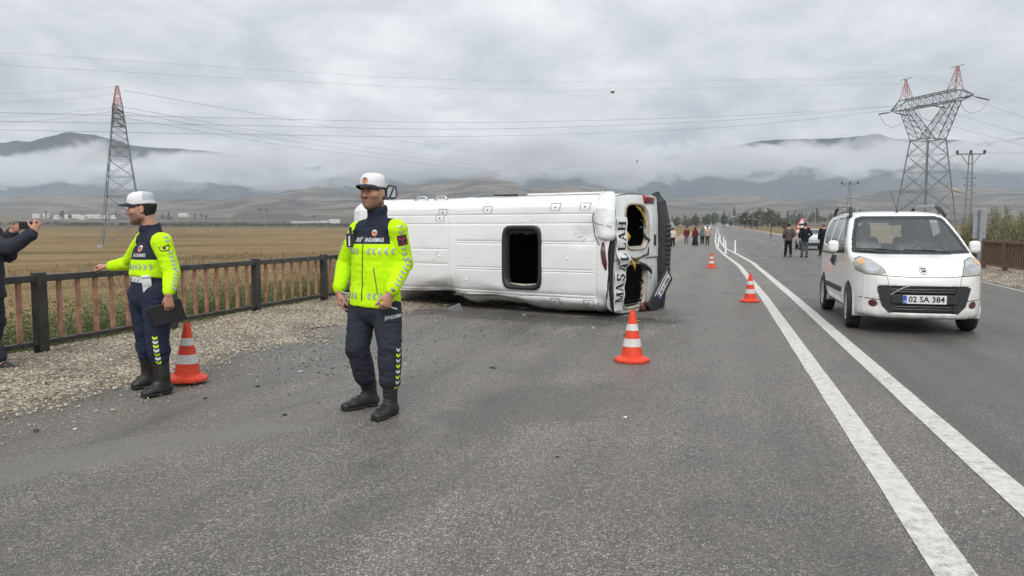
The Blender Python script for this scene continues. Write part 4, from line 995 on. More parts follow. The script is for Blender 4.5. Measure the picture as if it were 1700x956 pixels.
def front_officer():
    Yc = 5.72; root = G(612, 684)
    J = dict(hipL=D(641, 505, 5.69), hipR=D(604, 505, 5.78), knL=D(647, 577, 5.60), knR=D(593, 577, 5.74), anL=D(648, 664, 5.62), anR=D(613, 652, 5.90),
             toeL=D(623, 684, 5.44), toeR=D(570, 672, 5.76), shL=D(660, 379, 5.65), shR=D(596, 381, 5.84), elL=D(671, 439, 5.68), elR=D(573, 435, 5.93), wrL=D(648, 486, 5.47), wrR=D(562, 484, 5.83), head=D(620, 320, 5.71))
    for k in ('toeL', 'toeR'): J[k].z = .03
    J['anL'].z = .115; J['anR'].z = .115
    hands = dict(L=dict(d=(-.30, -.18, -1), n=(-.55, .80, .12), t=(-.85, -.2, -.3), curl=(52, 62, 40), thumb=(.55, .85, .25), k=1.04), R=dict(d=(.12, -.10, -1), n=(.85, .35, 0), t=(.15, -.9, 0), curl=[(22, 30, 20), (30, 35, 25), (36, 40, 25), (42, 42, 30)], thumb=(.45, .85, .45), k=1.04))
    p = Person('person', 'officer in a hi-vis jacket and white cap walking in front of the overturned white minibus', 'person', root, -29, J, .0066, 'traffic officers', 'skin', (5, -2, 0), hands, 1.04, headk=1.04)
    X = lambda *v: np.array(p.w2l @ Vector(v)); mid = (p.hdL, p.hdR)
    zy = p.sh[2] - .112
    reg = yoke(p, zy)
    jo, V, Fq = p.jacket('jacket', 'hivis', hem=-.015, ext=.026, reg=reg, amp=.0045, collar=.075)
    W = Wrap(V, Fq); Rz = lambda a: np.array(Matrix.Rotation(R(a), 3, 'Z') @ Vector((0, -1, 0)))
    fw = nrm(np.cross(p.latS, (0, 0, 1))); lt = nrm(p.latS * (1, 1, 0)); up = V3((0, 0, 1)); c0 = V3(((p.sh + p.pel) / 2))
    # body chevron bands, pointing away from the zip on each side
    for zc, sz in ((p.sh[2] - .165, .0235), (p.pel[2] + .075, .0235)):
        for i in range(5):
            for sgn in (1, -1):
                off = sgn * (.048 + .047 * i); dirn = nrm(fw * math.cos(off / .19) + lt * math.sin(off / .19)); u_ = nrm(np.cross(up, dirn)); tang = u_
                o = V3((c0[0], c0[1], zc)) + dirn * .16
                W.lay(clip_grid([(x * sz, y * sz) for x, y in CHEV(1.0, .62, .8)], sz * .7), o, -up, u_, .004, .15).build('chevron', M['reflective'], jo) if sgn > 0 else W.lay(clip_grid([(x * sz, y * sz) for x, y in CHEV(1.0, .62, .8)], sz * .7), o, up, -u_, .004, .15).build('chevron', M['reflective'], jo)
    sleeve_chevrons(p, W, jo, X(.42, -.90, .05), 14, .021, .0, .93, skip=(2, 3))
    sleeve_chevrons(p, W, jo, X(-.95, -.25, .05), 12, .021, .05, .93, 'R')
    # zip, pocket seam, name, badge, rank patch
    zp = [(-.004, -.27), (.004, -.27), (.004, .27), (-.004, .27)]
    W.lay(clip_grid(zp, .03), c0 + fw * .16 + up * .02, lt, up, .003, .15).build('zip', M['print_black'], jo)
    W.lay(clip_grid([(-.003, -.10), (.003, -.10), (.008, .10), (.002, .10)], .03), c0 + nrm(fw + lt * .75) * .17 - up * .10, nrm(lt - fw * .75), up * .97 + lt * -.2, .003, .15).build('pocket_seam', M['badge_blue'], jo)
    dn = nrm(fw + lt * .50)
    lettering(W, p.sh + dn * .15 - up * .083, nrm(np.cross(up, dn)), up, 'JANDARMASI', .043, jo, bold=.015, sx=.60)
    dn2 = nrm(fw - lt * .60); lettering(W, p.sh + dn2 * .15 - up * .083, nrm(np.cross(up, dn2)), up, 'TRAFİK', .043, jo, bold=.02, sx=.54)
    emblem(W, p.sh + nrm(fw + lt * .5) * .15 - up * .030, nrm(lt - fw * .4), up, .022, jo, .15)
    a_ = X(.42, -.90, .05); sh, el = p.J['shL'], p.J['elL']; d = nrm(el - sh); a_ = nrm(a_ - d * np.dot(a_, d)); u = np.cross(-d, a_); u = -u if np.dot(np.cross(u, -d), a_) < 0 else u
    cp = sh + d * .085 + a_ * .08
    pat = W.lay(clip_grid([(-.037, -.038), (.037, -.038), (.037, .038), (-.037, .038)], .02), cp, u, -d, .0055, .12).build('rank_patch', M['patch_maroon'], jo)
    for dy in (-.006, .004): W.lay(clip_grid([(-.03, .018 + dy), (0, .0 + dy), (.03, .018 + dy), (.03, .022 + dy), (0, .004 + dy), (-.03, .022 + dy)], .02), cp, u, -d, .0068, .12).build('rank_stripe', M['patch_red'], jo)
    W.lay(clip_grid([(-.03, -.026), (.03, -.026), (.03, -.022), (-.03, -.022)], .02), cp, u, -d, .0068, .12).build('rank_stripe', M['patch_red'], jo)
    to, V, Fq = p.trousers('trousers', 'charcoal_cloth', th=.110, kn=.085, cf=.077, an=.10, top=.10, amp=.0065)
    W = Wrap(V, Fq); J_ = p.J
    a_ = X(.80, -.60, 0); pts = []
    for i in range(8):
        t = .06 + .72 * i / 7; c = J_['knL'] * (1 - t) + J_['anL'] * t; pts.append(c + nrm(a_) * .10)
    u = nrm(np.cross(up, a_)); chev_row(W, pts, [u] * 8, [up] * 8, .021, to, ['reflective_white', 'reflective_yellow'], t_=.8)
    # cargo pocket flap with lettering
    pc = J_['hipL'] * .78 + J_['knL'] * .22 + nrm(X(.55, -.84, 0)) * .13; n_ = nrm(X(.55, -.84, 0)); u = nrm(np.cross(up, n_)); v = up
    fl = W.lay(clip_grid([(-.085, .035), (-.085, -.015), (-.06, -.045), (.06, -.05), (.085, -.02), (.085, .035)], .02), pc, u, v, .008, .15).build('pocket_flap', M['charcoal_cloth'], to)
    lettering(W, pc - v * .012 + u * .005, u + v * .12, v, 'JANDARMA', .036, fl, sx=.75, nm='lettering', off=.011)
    for sd in 'LR': p.shoe(sd, 'boot', 'boot', .20)
    p.cap(); p.hair('hair', 'hair_dark', True)
    # watch
    wr, el = p.J['wrL'], p.J['elL']; mb = MB(); d = nrm(wr - el); q = Vector(d).to_track_quat('Z', 'Y').to_matrix().to_4x4(); q.translation = Vector(wr - d * .012)
    mb.lathe([(.033, -.010), (.036, -.008), (.036, .008), (.033, .010)], 20, q); wo = mb.build('watch', M['print_black'], p.o, True)
    mb = MB(); q2 = q.copy(); n_ = nrm(X(.4, -.9, .2)); n_ = nrm(n_ - d * np.dot(n_, d)); cc = wr - d * .012 + n_ * .036; q3 = Vector(n_).to_track_quat('Z', 'Y').to_matrix().to_4x4(); q3.translation = Vector(cc)
    mb.lathe([(.001, .007), (.017, .007), (.019, .004), (.019, -.003)], 16, q3); mb.build('watch_face', M['watch_metal'], wo, True)
    # radio clipped on the right of the chest
    r_ = MB(); pc = V3(p.sh) + nrm(fw - lt * 1.15) * .205 - up * .085
    Mx = Matrix((Vector(nrm(lt - fw * .2)), Vector(nrm(fw - lt * .8)), Vector((0, 0, 1)))).transposed(); r_.box(pc, (.045, .035, .105), Mx, .008); r_.box(pc + up * .07, (.014, .014, .06), Mx, .004)
    rd = r_.build('chest_radio', M['black_plastic'], p.o); r2 = MB(); r2.box(pc + nrm(fw - lt * .3) * .022 + lt * .012 - up * .005, (.007, .006, .075), Mx); r2.build('clip', M['print_white'], rd)
    # things held
    W2 = lambda v: p.Mw @ Vector(v)
    hd = p.hdL; wl = V3(p.J['wrL']); d = nrm(hd['d']); n = nrm(hd['n'] - d * np.dot(hd['n'], d)); t = np.cross(d, n); t = t if np.dot(t, hd['t']) > 0 else -t
    c = wl + d * .098 + n * .026; mb = MB(); mb.tube([W2(c - t * .105), W2(c + t * .03), W2(c + t * .075)], [.005, .005, .004], 8); tag(mb.build('pen', M['print_white']), 'thin white pen held in the fist of the officer in front of the minibus', 'pen')
    hd = p.hdR; wl = V3(p.J['wrR']); d = nrm(hd['d']); n = nrm(hd['n'] - d * np.dot(hd['n'], d))
    c = wl + d * .115 + n * .045; f_ = np.cross(d, n); mb = MB(); Mx = p.Mw.to_3x3() @ Matrix((Vector(f_), Vector(n), Vector(d))).transposed(); mb.box(W2(c), (.035, .022, .10), Mx, .006); mb.tube([W2(c + d * .04), W2(c + d * .06 + f_ * .06)], .006, 6)
    tag(mb.build('handset', M['black_plastic']), 'small black handset hanging from the fingers of the walking officer', 'radio')
    return p
def side_officer():
    root = G(248, 652)
    J = dict(hipL=D(259, 486, 6.36), hipR=D(237, 484, 6.54), knL=D(262, 566, 6.32), knR=D(243, 562, 6.56), anL=D(271, 644, 6.33), anR=D(247, 630, 6.62),
             toeL=D(238, 662, 6.19), toeR=D(221, 645, 6.52), shL=D(269, 401, 6.30), shR=D(240, 399, 6.66), elL=D(285, 453, 6.27), elR=D(214, 437, 6.86), wrL=D(280, 489, 6.14), wrR=D(181, 442, 6.90), head=D(236, 347, 6.46))
    for k in ('toeL', 'toeR'): J[k].z = .035
    J['anL'].z = .12; J['anR'].z = .12
    hands = dict(L=dict(d=(.0, .05, -1), n=(-.45, .85, 0), t=(-.9, -.3, 0), curl=[(30, 40, 30), (32, 42, 30), (34, 44, 30), (36, 44, 30)], thumb=(.35, .85, .5)), R=dict(d=(-1, .05, .05), n=(.1, .2, -1), t=(0, -1, .3), curl=[(40, 60, 45), (45, 65, 45), (50, 70, 45), (52, 70, 45)], thumb=(.3, .9, .35)))
    p = Person('person', 'officer in a hi-vis shirt with white belt standing in profile near the left railing', 'person', root, -64, J, .0066, 'traffic officers', 'skin', (-13, 3, 0), hands, 1.07, headk=1.05)
    X = lambda *v: np.array(p.w2l @ Vector(v)); up = V3((0, 0, 1)); zy = p.sh[2] - .155
    reg = yoke(p, zy, .084)
    jo, V, Fq = p.jacket('shirt', 'hivis', hem=.132, ext=.012, sl=(.078, .062, .048), A=(.165, .168, .172, .150), B=(.135, .142, .130, .092), collar=.050, reg=reg, amp=.0045, seed=9.)
    W = Wrap(V, Fq); fw = nrm(np.cross(p.latS, (0, 0, 1))); lt = nrm(p.latS * (1, 1, 0)); c0 = V3((p.sh + p.pel) / 2); sz = .0225
    for i in range(6):
        for sgn in (1, -1):
            off = sgn * (.028 + .043 * i); dirn = nrm(fw * math.cos(off / .18) + lt * math.sin(off / .18)); u_ = nrm(np.cross(up, dirn)); o = V3((c0[0], c0[1], p.sh[2] - .215)) + dirn * .16
            W.lay(clip_grid([(x * sz, y * sz) for x, y in CHEV(1.0, .62, .8)], sz * .7), o, up, -u_, .004, .15).build('chevron', M['reflective'], jo)
    sleeve_chevrons(p, W, jo, X(.80, -.60, .05), 15, .020, .0, .95, skip=(2, 3))
    dn = nrm(fw + lt * .62); lettering(W, p.sh + dn * .15 - up * .118, nrm(np.cross(up, dn)), up, 'JANDARMASI', .042, jo, bold=.015, sx=.60)
    dn2 = nrm(fw - lt * .45); lettering(W, p.sh + dn2 * .15 - up * .118, nrm(np.cross(up, dn2)), up, 'TRAFİK', .042, jo, bold=.02, sx=.54)
    emblem(W, p.sh + nrm(fw + lt * .7) * .15 - up * .062, nrm(lt - fw * .6), up, .026, jo, .15)
    a_ = X(.45, -.9, .0); sh, el = p.J['shL'], p.J['elL']; d = nrm(el - sh); a_ = nrm(a_ - d * np.dot(a_, d)); u = np.cross(-d, a_); u = -u if np.dot(np.cross(u, -d), a_) < 0 else u; cp = sh + d * .075 + a_ * .08
    W.lay(clip_grid([(-.045, .02), (-.03, -.02), (.03, -.03), (.045, .01), (.04, .026), (.0, .016)], .02), cp, u, -d, .005, .12).build('rank_patch', M['patch_maroon'], jo)
    W.lay(clip_grid([(-.037, .015), (-.026, -.014), (.026, -.022), (.037, .008)], .02), cp, u, -d, .0062, .12).build('rank_ground', M['reflective_yellow'], jo)
    W.lay(clip_grid(circ(.013, 10), .02), cp, u, -d, .0074, .12).build('rank_star', M['print_black'], jo)
    to, V, Fq = p.trousers('trousers', 'navy', th=.108, kn=.084, cf=.076, an=.15, top=.11, amp=.0065, seed=5.)
    W = Wrap(V, Fq); J_ = p.J; a_ = X(.22, -.97, 0); pts = []
    for i in range(8): t = -.06 + .72 * i / 7; c = J_['knL'] * (1 - t) + J_['anL'] * t; pts.append(c + nrm(a_) * .10)
    u = nrm(np.cross(up, a_)); chev_row(W, pts, [u] * 8, [up] * 8, .021, to, ['reflective_yellow', 'reflective_white'], t_=.8)
    for sd in 'LR': p.shoe(sd, 'boot', 'boot', .21)
    p.cap(); p.hair('hair', 'hair_dark', True)
    # belt, its reflective chevrons, a pouch
    b = p.grid(h=.006); c = p.pel + p.up * .108; tl = nrm(p.up + p.w2l @ Vector((0, 0, 0)) if False else p.up)
    b.loft([(c - tl * .04, .178, .150, p.latP, p.fwdP), (c + tl * .04, .178, .150, p.latP, p.fwdP)], 0); b.plane(c - tl * .029, -tl, .002); b.plane(c + tl * .029, tl, .002)
    bo, V, Fq = p.add('belt', b, 'reflective_white', 0, reg=None); W = Wrap(V, Fq)
    for i in range(5):
        ang = -.25 + i * .28; dirn = nrm(fw * math.cos(ang) + lt * math.sin(ang)); u_ = nrm(np.cross(up, dirn))
        if i == 1: W.lay(clip_grid([(-.006, -.029), (.006, -.029), (.006, .029), (-.006, .029)], .02), c + dirn * .17, u_, up, .003, .15).build('belt_loop', M['print_black'], bo); continue
        W.lay(clip_grid([(x * .018, y * .018) for x, y in CHEV(1.0, .7, .9)], .015), c + dirn * .17, -up, u_, .003, .15).build('chevron', M['reflective'], bo)
    dirn = nrm(fw * .42 + lt * .95); pc = c + dirn * .185 - up * .028; Mx = Matrix((Vector(nrm(np.cross(up, dirn))), Vector(dirn), Vector((0, 0, 1)))).transposed() @ Matrix.Rotation(R(-6), 3, 'Y')
    mb = MB(); mb.box(pc, (.072, .042, .155), Mx, .010); po = mb.build('pouch', M['cap_white'], p.o, True)
    mb = MB(); mb.box(V3(pc) + dirn * .021 + up * .025, (.074, .010, .080), Mx, .008); mb.build('flap', M['reflective_white'], po, True)
    mb = MB(); mb.box(V3(pc) + dirn * .024 + up * .060, (.075, .010, .020), Mx, .003); mb.build('strap', M['reflective'], po, True)
    # tablet in the hanging hand
    hd = p.hdL; wl = V3(p.J['wrL']); d = nrm(hd['d']); n = nrm(hd['n'] - d * np.dot(hd['n'], d)); cw = p.Mw @ Vector(wl + d * .115 + n * .036)
    ax = Vector((.78, .50, .27)).normalized(); nv = (p.Mw.to_3x3() @ Vector(n)); nv = (nv - ax * nv.dot(ax)).normalized(); dv = ax.cross(nv).normalized(); dv = dv if dv.z < 0 else -dv
    Mx = Matrix((ax, nv, dv)).transposed(); mb = MB(); cc = cw + dv * .035 - ax * .035
    mb.box(cc, (.275, .013, .175), Mx, .006); tb = mb.build('tablet', M['tablet']); tag(tb, 'black tablet computer in a case held low by the officer near the railing', 'tablet')
    mb = MB(); mb.box(cc - nv * .0075, (.245, .002, .150), Mx); mb.build('screen', M['print_black'], tb)
    return p
def photographer():
    x0 = -5.09
    J = dict(hipL=(x0, 7.33, .90), hipR=(x0 + .02, 7.13, .90), knL=(x0 + .02, 7.35, .49), knR=(x0 + .03, 7.12, .49), anL=(x0 - .10, 7.36, .14), anR=D(2, 618, 7.12),
             toeL=(x0 + .08, 7.36, .06), toeR=D(30, 622, 7.10), shL=(x0 - .02, 7.45, 1.36), shR=(x0 - .02, 7.05, 1.36), elL=(x0 + .13, 7.42, 1.15), elR=D(15, 411, 6.98), wrL=D(20, 384, 7.20), wrR=D(57, 386, 7.06), head=(x0 - .01, 7.25, 1.60))
    J['anR'].z = .15; J['toeR'].z = .065
    hands = dict(R=dict(d=(.15, .35, 1), n=(-.7, .75, .1), t=(-.55, -.1, .6), curl=[(35, 55, 35), (38, 58, 35), (40, 60, 35), (42, 60, 35)], thumb=(.7, .6, .2), k=.98), L=dict(d=(.85, -.1, .45), n=(.2, -1, .1), t=(-.3, 0, 1), curl=[(10, 25, 20), (14, 28, 20), (18, 30, 22), (22, 32, 25)], thumb=(.6, .7, .3), k=.95))
    p = Person('person', 'person in a dark coat at the left edge holding up a phone', 'person', (x0, 7.24), 92, J, .0085, None, 'skin', (0, 0, 0), hands, .98, fine=False)
    p.jacket('coat', 'charcoal_cloth', hem=-.16, ext=.03, sl=(.086, .074, .055), amp=.008, seed=4.)
    p.trousers('trousers', 'charcoal_cloth', th=.10, kn=.08, cf=.075, an=.02, blouse=False)
    for sd in 'LR': p.shoe(sd, 'shoe', 'boot', 0)
    p.hair('hair', 'hair_dark')
    ph = D(47, 374, 7.06); mb = MB(); Mx = Matrix.Rotation(R(-74), 3, 'Z'); mb.box(ph, (.011, .155, .074), Mx, .004); t = mb.build('phone', M['tablet'])
    tag(t, 'dark smartphone held up at eye level at the left edge', 'phone'); mb = MB(); mb.box(ph + Mx @ Vector((.006, .055, .018)), (.004, .024, .024), Mx, .001); mb.build('camera_lens', M['print_black'], t)
front_officer(); side_officer(); photographer()
# ------------------------------------------------------------------ the overturned minibus, lying on its left side, roof towards the camera
def dirty_white(name):
    m, nt, b = new_mat(name); c = obj_co(nt)
    base = ramp(nt, noise_n(nt, 1.2, 4, .6, c), [(.3, (.80, .815, .81)), (.7, (.85, .86, .85))]).outputs[0]
    d1 = ramp(nt, noise_n(nt, 2.6, 7, .7, scaled(nt, c, (.6, 1.5, 1)), .6), [(.50, 0), (.72, .55)]).outputs[0]
    sc = ramp(nt, noise_n(nt, 9, 8, .75, scaled(nt, c, (.25, 3.0, 1)), .3), [(.60, 0), (.70, .6)]).outputs[0]
    s_ = attr_n(nt, 'scuff')
    c1 = mixc(nt, math_n(nt, 'MULTIPLY', d1, .38), base, (.42, .40, .36))
    c1 = mixc(nt, math_n(nt, 'MULTIPLY', s_, math_n(nt, 'ADD', math_n(nt, 'MULTIPLY', sc, 1.2), math_n(nt, 'MULTIPLY', d1, .6)), clamp=True), c1, (.10, .095, .09))
    L(nt, c1, b.inputs['Base Color']); b.inputs['Roughness'].default_value = .30; b.inputs['Coat Weight'].default_value = .35; b.inputs['Coat Roughness'].default_value = .12
    bump_n(nt, b, noise_n(nt, 3.0, 5, .6, c), .12, .02); return m
M['minibus_white'] = dirty_white('minibus_white_paint')
def dark_glass(name, col=(.012, .014, .016)):
    m, nt, b = new_mat(name); L(nt, ramp(nt, noise_n(nt, 3, 3, .5, obj_co(nt)), [(.3, col), (.7, tuple(x * 1.5 for x in col))]).outputs[0], b.inputs['Base Color']); b.inputs['Roughness'].default_value = .06; b.inputs['Coat Weight'].default_value = .6; return m
M['dark_glass'] = dark_glass('dark_glass')
def minibus():
    al = R(31); f = Vector((-math.cos(al), math.sin(al), 0)); u = Vector((-math.sin(al), -math.cos(al), 0)); yv = Vector((0, 0, -1))
    O = Vector((1.55, 11.7, 1.0)) - 2.6 * u
    root = empty('overturned_minibus'); Mw = Matrix((f, yv, u)).transposed().to_4x4(); Mw.translation = O
    base = Matrix.Translation((O.x, O.y, 0)); root.matrix_world = Mw
    tag(root, 'white minibus lying on its side across the lane, roof hatch towards the camera', 'minibus')
    def to_local(p): return Mw.inverted() @ Vector(p)
    # --- skin: stations along x, samples round the section
    prof = [(.90, .34), (.97, .50), (1.0, .9), (1.0, 1.4), (.985, 1.9), (.955, 2.22), (.915, 2.38), (.865, 2.48), (.81, 2.555), (.765, 2.583)]
    ribs = [(-.65, .3, 5.0), (-.50, .3, 5.0), (-.20, .3, 2.93), (-.165, .3, 2.93), (-.055, 3.12, 5.0), (.245, .3, 2.93), (.285, .3, 2.93), (.21, 3.12, 5.0), (.65, .3, 5.0), (.70, .3, 5.0), (-.82, .3, 5.0), (.82, .3, 5.0)]
    ys = set(np.round(np.arange(-.74, .745, .055), 4))
    for y0, *_ in ribs:
        for dlt in (-.013, -.006, .0, .006, .013): ys.add(round(y0 + dlt, 4))
    for e in (-.41, .54): ys.add(e)
    ys = sorted(v for v in ys if abs(v) <= .765); ys2 = [ys[0]]
    for v in ys[1:]:
        if v - ys2[-1] > .0035: ys2.append(v)
    sec = []
    side = []
    for (a, b_) in zip(prof[:-1], prof[1:]):
        n = max(1, int(math.hypot(b_[0] - a[0], b_[1] - a[1]) / .05))
        for i in range(n): side.append((a[0] + (b_[0] - a[0]) * i / n, a[1] + (b_[1] - a[1]) * i / n))
    side.append(prof[-1])
    sec = [(-y, z) for y, z in side] + [(y, 2.583 + .037 * (1 - (y / .765) ** 2)) for y in ys2 if abs(y) < .75] + [(y, z) for y, z in side[::-1]]
    sec = np.array(sec)
    xs = set(np.round(np.arange(.06, 5.0, .05), 4)) | set(np.round(np.arange(5.0, 6.9, .04), 4))
    for x0 in (3.02, 3.08, .27, 4.42, 2.15, 2.95):
        for dlt in (-.012, -.004, .004, .012): xs.add(round(x0 + dlt, 4))
    for e in (1.29, 1.94, 6.88): xs.add(e)
    xs = sorted(xs); x2 = [xs[0]]
    for v in xs[1:]:
        if v - x2[-1] > .0035: x2.append(v)
    xs = np.array(x2)
    X = np.repeat(xs[:, None], len(sec), 1); Y = np.repeat(sec[None, :, 0], len(xs), 0); Z = np.repeat(sec[None, :, 1], len(xs), 0)
    zr = np.interp(X, [0, 4.9, 5.25, 5.55, 5.75, 6.15, 6.7, 6.86, 6.9], [2.62, 2.62, 2.55, 2.38, 2.15, 1.38, 1.13, .85, .6])
    Z = .34 + (Z - .34) * (zr - .34) / (2.62 - .34); Y = Y * np.interp(X, [0, 5.2, 6.2, 6.7, 6.9], [1, 1, .96, .90, .80])
    Y0 = np.repeat(sec[None, :, 0], len(xs), 0)
    P = np.stack([X, Y, Z], -1)
    dx = np.gradient(P, axis=0); dy = np.gradient(P, axis=1); nr = np.cross(dx, dy); nr /= np.linalg.norm(nr, axis=-1, keepdims=True) + 1e-9
    nr *= np.sign((nr * np.stack([X * 0, Y, Z - 1.3], -1)).sum(-1, keepdims=True))
    topz = np.repeat((sec[:, 1] > 2.4)[None], len(xs), 0)
    d = np.zeros_like(X)
    for y0, xa, xb in ribs:
        d -= .011 * np.exp(-((Y0 - y0) / .0075) ** 2) * sm(xa - .02, xa + .02, X) * sm(xb + .02, xb - .02, X) * topz
    for x0, w_, a in ((3.05, .04, .008), (.27, .008, -.012), (4.42, .007, -.008), (2.15, .006, -.008)):
        d += a * (np.exp(-((X - x0) / w_) ** 4) if w_ > .02 else np.exp(-((X - x0) / w_) ** 2) * (np.abs(Y0) > (.80 if x0 in (4.42, 2.15) else 0)))
    PP = np.stack([X, Y0, X * 0], -1).reshape(-1, 3)
    cr = (1 - np.abs(vnoise(PP * np.array([1.9, 2.6, 1]) + 3.3))).reshape(X.shape); cr2 = fbm(PP * np.array([3.1, 4.2, 1]) + 8, 3).reshape(X.shape)
    low = sm(.55, .92, Y0)
    d -= low * sm(5.4, 4.6, X) * (.035 * cr2 + .03 * cr) * (.4 + sm(2.6, 3.6, X))
    # the big crease low on the front half, and a wave along the lower edge
    g1 = np.exp(-((X - 3.75) / .55) ** 2) * sm(.42, .85, Y0); d -= .12 * g1 * (1 - .7 * np.abs(np.sin((X * 2.1 + Y0 * 3.3)))) + .05 * g1 * cr
    fs_ = Y0 - (.40 + (X - 3.2) * .30) - .05 * cr; d -= .50 * np.clip(fs_, 0, .5) * sm(2.75, 3.3, X) * sm(4.75, 4.15, X)
    g2 = sm(.60, .95, Y0 - .16 * np.sin(X * 1.7)) * np.exp(-((X - 2.3) / .8) ** 2); d -= .085 * g2 * (.5 + cr)
    d -= .03 * np.exp(-((X - 1.3) / .5) ** 2 - ((Y0 - .78) / .13) ** 2)
    g3 = np.exp(-((X - .12) / .28) ** 2) * sm(.5, .95, Y0); d -= g3 * (.07 + .08 * cr2)
    g4 = np.exp(-((X - .42) / .20) ** 2 - ((Y0 + .30) / .16) ** 2); d -= .035 * g4 * (1 + cr2)
    d += fbm(PP * np.array([.8, 1.4, 1]) + 2, 2).reshape(X.shape) * .008
    P = P + nr * d[..., None]
    # torn rear edge of the roof
    rear = np.exp(-(X - .06) / .10) * (sec[None, :, 1] > 2.35); P[..., 0] += rear * (.03 * cr2 + .05 * sm(-.1, .7, Y0) * cr)
    scuff = np.clip(low * sm(5.2, 4.2, X) * .9 + g3 + .5 * g4 + sm(.86, .97, Y0), 0, 1)
    n, m = X.shape; i, j = np.meshgrid(np.arange(n - 1), np.arange(m - 1), indexing='ij'); a = (i * m + j)
    Fq = np.stack([a, a + 1, a + m + 1, a + m], -1).reshape(-1, 4)[:, ::-1]
    cxm = ((X[:-1, :-1] + X[1:, 1:]) / 2).ravel(); cym = ((Y0[:-1, :-1] + Y0[1:, 1:]) / 2).ravel(); tz = (sec[:-1, 1] > 2.5)[None].repeat(n - 1, 0).ravel() & (sec[1:, 1] > 2.5)[None].repeat(n - 1, 0).ravel()
    hole = tz & (cxm > 1.29) & (cxm < 1.94) & (cym > -.41) & (cym < .54)
    glass = (cxm > 5.62) & (cxm < 6.13) & (np.abs(cym) < .80) & tz
    mi = np.where(glass, 1, 0)
    V = P.reshape(-1, 3)
    body = link('body', np_mesh('minibus_body', V, Fq[~hole], [M['minibus_white'], M['dark_glass']], True, mi[~hole], {'scuff': scuff.ravel()}), root)
    Wb = Wrap(V, Fq)
    # lining inside, floor and nose
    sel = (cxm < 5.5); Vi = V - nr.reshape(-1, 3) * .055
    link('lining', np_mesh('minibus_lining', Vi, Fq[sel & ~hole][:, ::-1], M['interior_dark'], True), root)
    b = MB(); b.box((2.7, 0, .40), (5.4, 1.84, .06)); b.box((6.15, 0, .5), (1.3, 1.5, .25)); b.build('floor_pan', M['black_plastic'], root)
    e = len(xs) - 1; ring = [tuple(V[e * m + k]) for k in range(m)]; cpt = tuple(np.mean(ring, axis=0) + np.array([.04, 0, 0])); b = MB(); b.add(ring + [cpt], [(k, (k + 1) % m, m) for k in range(m)]); b.build('nose', M['black_plastic'], root)
    # --- rear face with its two window openings
    def hwid(z): return np.interp(z, [p[1] for p in prof], [p[0] for p in prof])
    zz = np.arange(.46, 2.5601, .018); tt = np.linspace(-1, 1, 109)
    TT, ZZ = np.meshgrid(tt, zz); YY = TT * hwid(ZZ) * .985
    def rear_x(y, z):
        y = np.asarray(y, float); z = np.asarray(z, float); q = np.stack([y, z, y * 0], -1).reshape(-1, 3)
        r_ = .07 * np.abs(y) ** 4 + .16 * np.clip(z - 1.5, 0, None) ** 2 * .5 - .02
        r_ = r_ + fbm(q * 2.2 + 4, 3).reshape(y.shape) * .012 + sm(.6, 1., y) * .03 * fbm(q * 5 + 1, 2).reshape(y.shape)
        return r_
    XX = rear_x(YY, ZZ); XX = XX + .012 * np.exp(-((YY - .09) / .012) ** 2) - .02 * (YY < .09)
    def inwin(y, z, c, hy, hz, k=4.5): return ((np.abs(y - c[0]) / hy) ** k + (np.abs(z - c[1]) / hz) ** k) < 1
    nz_, ny_ = YY.shape; i, j = np.meshgrid(np.arange(nz_ - 1), np.arange(ny_ - 1), indexing='ij'); a = (i * ny_ + j)
    Fr = np.stack([a, a + 1, a + ny_ + 1, a + ny_], -1).reshape(-1, 4)
    cy2 = ((YY[:-1, :-1] + YY[1:, 1:]) / 2).ravel(); cz2 = ((ZZ[:-1, :-1] + ZZ[1:, 1:]) / 2).ravel()
    W1 = ((-.45, 1.62), .37, .47); W2_ = ((.53, 1.62), .37, .47)
    hole2 = inwin(cy2, cz2, *W1) | inwin(cy2, cz2, *W2_)
    Vr = np.stack([XX, YY, ZZ], -1).reshape(-1, 3); sc2 = np.clip(sm(.75, .97, Vr[:, 1]) + .35 * sm(2.3, 2.5, Vr[:, 2]), 0, 1)
    link('rear_doors', np_mesh('rear_doors', Vr, Fr[~hole2][:, ::-1], M['minibus_white'], True, None, {'scuff': sc2}), root)
    Wr = Wrap(Vr, Fr)
    def on_rear(poly, nm, mat, parent=root, off=.006, st=.05):
        g = clip_grid(poly, st); mb = MB(); mb.add([(float(rear_x(y, z)) - off - (.02 if y < .09 else 0), y, z) for y, z in g[0]], g[1]); return mb.build(nm, M[mat], parent)
    def rear_ring(c, hy, hz, w_, depth, nm, mat, k=4.5, parent=root):
        vs = []; fs = []; n_ = 44
        for q in range(n_):
            t = 2 * math.pi * q / n_; ct, st = math.cos(t), math.sin(t); r_ = (abs(ct) ** k + abs(st) ** k) ** (-1 / k)
            for s_, dx_ in ((1 + w_, -.004), (1 + w_, -.014), (1 - w_ * .7, -.012), (1 - w_ * .7, depth)):
                y = c[0] + hy * r_ * ct * s_; z = c[1] + hz * r_ * st * s_; vs.append((float(rear_x(y, z)) + dx_ - (.02 if y < .09 else 0), y, z))
        for q in range(n_):
            for h in range(3): a_ = q * 4 + h; b_ = ((q + 1) % n_) * 4 + h; fs.append((a_, a_ + 1, b_ + 1, b_))
        mb = MB(); mb.add(vs, fs); return mb.build(nm, M[mat], parent, True)
